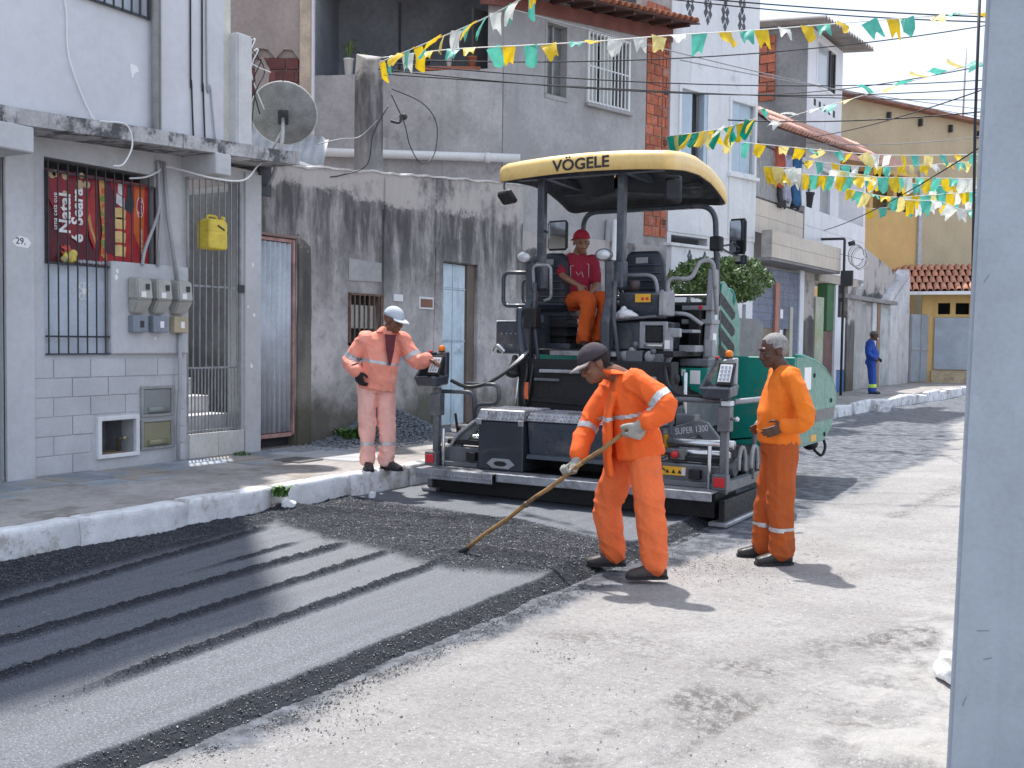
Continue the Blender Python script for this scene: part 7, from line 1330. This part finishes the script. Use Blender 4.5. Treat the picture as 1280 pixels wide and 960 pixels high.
def ray_pt(px_, py_, depth):       # a point in the street at a given distance in front of the viewpoint (authoring aid)
    f0 = V3((-math.sin(yaw),math.cos(yaw),0)); d = fwd+rt*((px_-640)/1300)+up*((480-py_)/1300); return V3((0,0,CAM_H))+d*(depth/d.dot(f0))
def cable(a, b, sag, label, r=.009, m=None, n=18):
    a, b = V3(a), V3(b); pts = [a.lerp(b,i/n)-V3((0,0,sag*4*(i/n)*(1-i/n))) for i in range(n+1)]
    tag(MB().tube(pts,r,6).build('overhead_cable', m or M_bc), label, 'cable', 'overhead cables across the street')
RP = lambda *a: tuple(ray_pt(*a))
post = (-8.95,11.55,5.35)
cable(post,RP(1260,108,19),.25,'overhead cable from the mouldy post running lowest past the white house windows')
cable((-8.95,11.55,5.45),RP(1260,98,19),.22,'overhead cable just above the lowest one from the mouldy post')
cable((-8.95,11.6,5.5),RP(1255,28,17),.25,'overhead cable from the post rising steadily to the upper right')
cable((-8.95,11.62,5.30),RP(1260,125,22),.1,'overhead cable from the post dipping behind the flags at the white house')
cable(RP(700,-20,14),RP(1262,28,14),.1,'overhead cable along the top edge above the white house')
cable(RP(760,-14,13),RP(1262,22,13),.05,'second cable along the top edge close under the first')
cable(RP(945,118,24),RP(1262,75,15),.12,'overhead cable climbing over the ochre roof to the right')
cable(RP(1008,172,25),RP(1262,100,12),.1,'dark cable slanting up from the laundry balcony awning')
cable(RP(1030,288,24),RP(1262,160,10),.12,'cable slanting up from the service pole to the right')
cable(RP(1000,178,26),RP(1262,165,24),.15,'thin cable crossing the tan gable horizontally',.01,M_gc)
cable(RP(850,75,20),RP(1262,140,26),.1,'thin grey cable falling right across the brick top floor',.01,M_gc)
cable(RP(640,12,15),RP(1255,150,30),.15,'thin grey cable falling from the roof eave past the far window',.01,M_gc)
cable(RP(910,150,21),RP(1262,136,17),.1,'cable crossing in front of the laundry balcony top',.012)
pipe('hanging_cable',[RP(1226,-40,4.6),RP(1219,150,4.6),RP(1215,400,4.6),RP(1206,640,4.6),RP(1203,720,4.6)],.0065,M_bc,'black cable hanging straight down beside the grey pillar','cable')
# flags
M_fy, M_ft, M_fw, M_fg, M_fp = [mat('flag_'+n_,c,.5,var=.10,vs=12,bump=0) for n_,c in (('yellow',(.80,.55,.01)),('teal',(.10,.50,.40)),('white',(.74,.76,.72)),('green',(.0,.30,.20)),('pale_yellow',(.78,.66,.25)))]
for m_ in (M_fy,M_ft,M_fw,M_fg,M_fp):
    t_ = m_.node_tree; b_ = t_.nodes['Principled BSDF']; tr_ = t_.nodes.new('ShaderNodeBsdfTranslucent'); mx = t_.nodes.new('ShaderNodeMixShader'); mx.inputs[0].default_value = .4
    src = b_.inputs['Base Color'].links[0].from_socket; t_.links.new(src,tr_.inputs[0]); t_.links.new(b_.outputs[0],mx.inputs[1]); t_.links.new(tr_.outputs[0],mx.inputs[2]); t_.links.new(mx.outputs[0],t_.nodes['Material Output'].inputs[0])
FM = {}
def flag_mesh(kind, m):
    if (kind,m.name) in FM: return FM[(kind,m.name)]
    W_, H_ = .26, .33; n = 6; q = random.Random(kind); c1, c2, c3 = q.uniform(-.5,.5), q.uniform(-.9,.9), q.uniform(0,6); v = []
    for i in range(n+1):
        t = i/n; 
        for k in range(n+1):
            s_ = k/n-.5; z_ = -H_*t*(1-(.24 if kind % 3 == 0 else -.18 if kind % 3 == 1 else .0)*(1-abs(s_)*2)*t); wv = W_*s_*(1-(.15 if kind % 2 else .35)*t)
            v.append((wv+.05*c1*t*t, .09*c2*t*t+.035*math.sin(3*t+6*s_+c3)*t, z_+.03*math.sin(5*s_+c3)*t))
    m1 = n+1; mb = MB().add(v,[(i*m1+k,i*m1+k+1,(i+1)*m1+k+1,(i+1)*m1+k) for i in range(n) for k in range(n)],True); me = mb.mesh('flag',m); FM[(kind,m.name)] = me; return me
def bunting(label, pts, n, scale=1.0, lift=.5, seed=1, cols=None, sp=None, skipw=0.0):
    q = random.Random(seed); P_ = spath([V3(p) for p in pts],10); L_ = [0]
    for a, b in zip(P_,P_[1:]): L_.append(L_[-1]+(b-a).length)
    b_ = thing('bunting', label, 'bunting', tuple(P_[0]), group='festive flag strings over the street'); o0 = P_[0]
    MB().tube([p-o0 for p in P_],.007,5).build('string', M_wc, b_)
    for k in range(n):
        s_ = (k+.5+q.uniform(-.25,.25))/n*L_[-1]; i = max(j for j in range(len(L_)-1) if L_[j] <= s_); t = (s_-L_[i])/(L_[i+1]-L_[i]); p = P_[i].lerp(P_[i+1],t); d = (P_[i+1]-P_[i]).normalized()
        m_ = (cols or [M_fy,M_ft])[k % len(cols or [1,2])]
        if q.random() < .30: m_ = q.choice([M_fw,M_fp])
        o = link('flag', flag_mesh(q.randrange(9),m_), b_, p-o0); o.scale = (scale*q.uniform(.85,1.1),scale,scale*q.uniform(.8,1.1))
        x_ = d; up_ = V3((0,0,1)); y_ = up_.cross(x_).normalized(); z_ = x_.cross(y_); mt = Matrix((x_,y_,z_)).transposed(); wnd = q.gauss(lift,.45)
        o.rotation_euler = (mt @ Matrix.Rotation(-wnd,3,'X') @ Matrix.Rotation(q.gauss(0,.15),3,'Y') @ Matrix.Rotation(q.gauss(0,.25),3,'Z')).to_euler()
bunting('flag string climbing steeply from the mouldy post to the top edge', [RP(474,78,13.6),RP(530,55,12.6),RP(590,30,11.6),RP(640,5,10.8),RP(720,-40,9.8)], 19, .70, .4, 1)
bunting('long flag string from the mouldy post past the barred window to the right', [RP(478,72,13.7),RP(560,62,13.5),RP(650,57,13.3),RP(740,52,13.2),RP(840,44,13),RP(940,38,13),RP(1040,30,13),RP(1140,22,13),RP(1260,14,13)], 30, .72, .6, 2)
bunting('crowded flag string at the corner of the white house', [RP(838,170,19),RP(870,166,18.5),RP(905,160,18),RP(945,148,17)], 18, .85, .35, 3, [M_fg,M_fy])
bunting('short flag string crossing in front of the laundry balcony', [RP(905,176,18),RP(950,180,18),RP(1010,186,18),RP(1090,193,18.5),RP(1170,194,19),RP(1262,192,19)], 20, .72, .1, 4)
bunting('flag string rising from the balcony awning over the ochre roof', [RP(945,130,19),RP(965,152,19),RP(1000,142,18.5),RP(1060,125,18),RP(1130,104,17),RP(1262,68,15)], 14, .8, 1.1, 5, [M_ft,M_fp])
bunting('upper of the crowded flag strings before the tan gable', [RP(958,216,21),RP(1040,220,21),RP(1120,222,21),RP(1262,224,21)], 28, .85, .1, 6)
bunting('middle crowded flag string before the tan gable', [RP(1040,212,22),RP(1100,222,22),RP(1170,232,22),RP(1262,228,22)], 22, .85, .3, 7, [M_fy,M_ft,M_fw])
bunting('lower crowded flag string before the orange loggia', [RP(1060,236,20),RP(1110,246,20),RP(1160,244,20),RP(1262,236,20)], 20, .78, .0, 8)
bunting('lowest flag string tangled beside the grey pillar', [RP(1130,250,19),RP(1175,252,19),RP(1205,262,19),RP(1262,260,19)], 8, .8, .5, 9)
bunting('short pair of flags hanging under the laundry', [RP(955,208,21),RP(985,210,21),RP(1002,212,21)], 4, 1.15, .0, 10)
bunting('thin flag string sagging just above the crowded ones', [RP(1005,200,24),RP(1080,208,24),RP(1160,206,24),RP(1262,198,24)], 18, .8, .4, 11)
bunting('thin flag string nearest the porch roof', [RP(1080,262,26),RP(1140,256,26),RP(1200,250,26),RP(1262,246,26)], 12, .85, .3, 12)
# near pillar
GP = thing('grey_pillar', 'smooth blue grey painted pillar close at the right edge', 'pillar', (-.51,4.10,0), R(6))
M_pil = mat('pillar_paint',(.33,.375,.43),.6,var=.08,vs=4,bump=.4,bs=30,dirt=[((.24,.27,.31),2.5,.60,.5),((.42,.47,.53),6,.64,.4)],streak=((.27,.31,.36),.4,9),obj=True,bd=.004)
tl_ = R(1.0); hx = 6.0
MB().hexa([(0,0,-.05),(.45,0,-.05),(.45,.45,-.05),(0,.45,-.05)],[(.11,0,hx),(.56,0,hx),(.56,.45,hx),(.11,.45,hx)]).build('shaft', M_pil, GP, .015, 2)
sc_ = MB()
for (x,z_,l,a) in ((.10,.62,.07,8),(.12,.52,.05,20),(.05,.35,.06,70),(.05,1.9,.05,60)): sc_.obox((x+.018*z_,-.0008,z_),(l*.6,.0025,.0018),(0,R(-a),0))
sc_.build('scratch', mat('scratch_dark',(.17,.20,.24),.8,bump=0), GP)
# person badge on the raking worker's jacket is left to the cloth relief
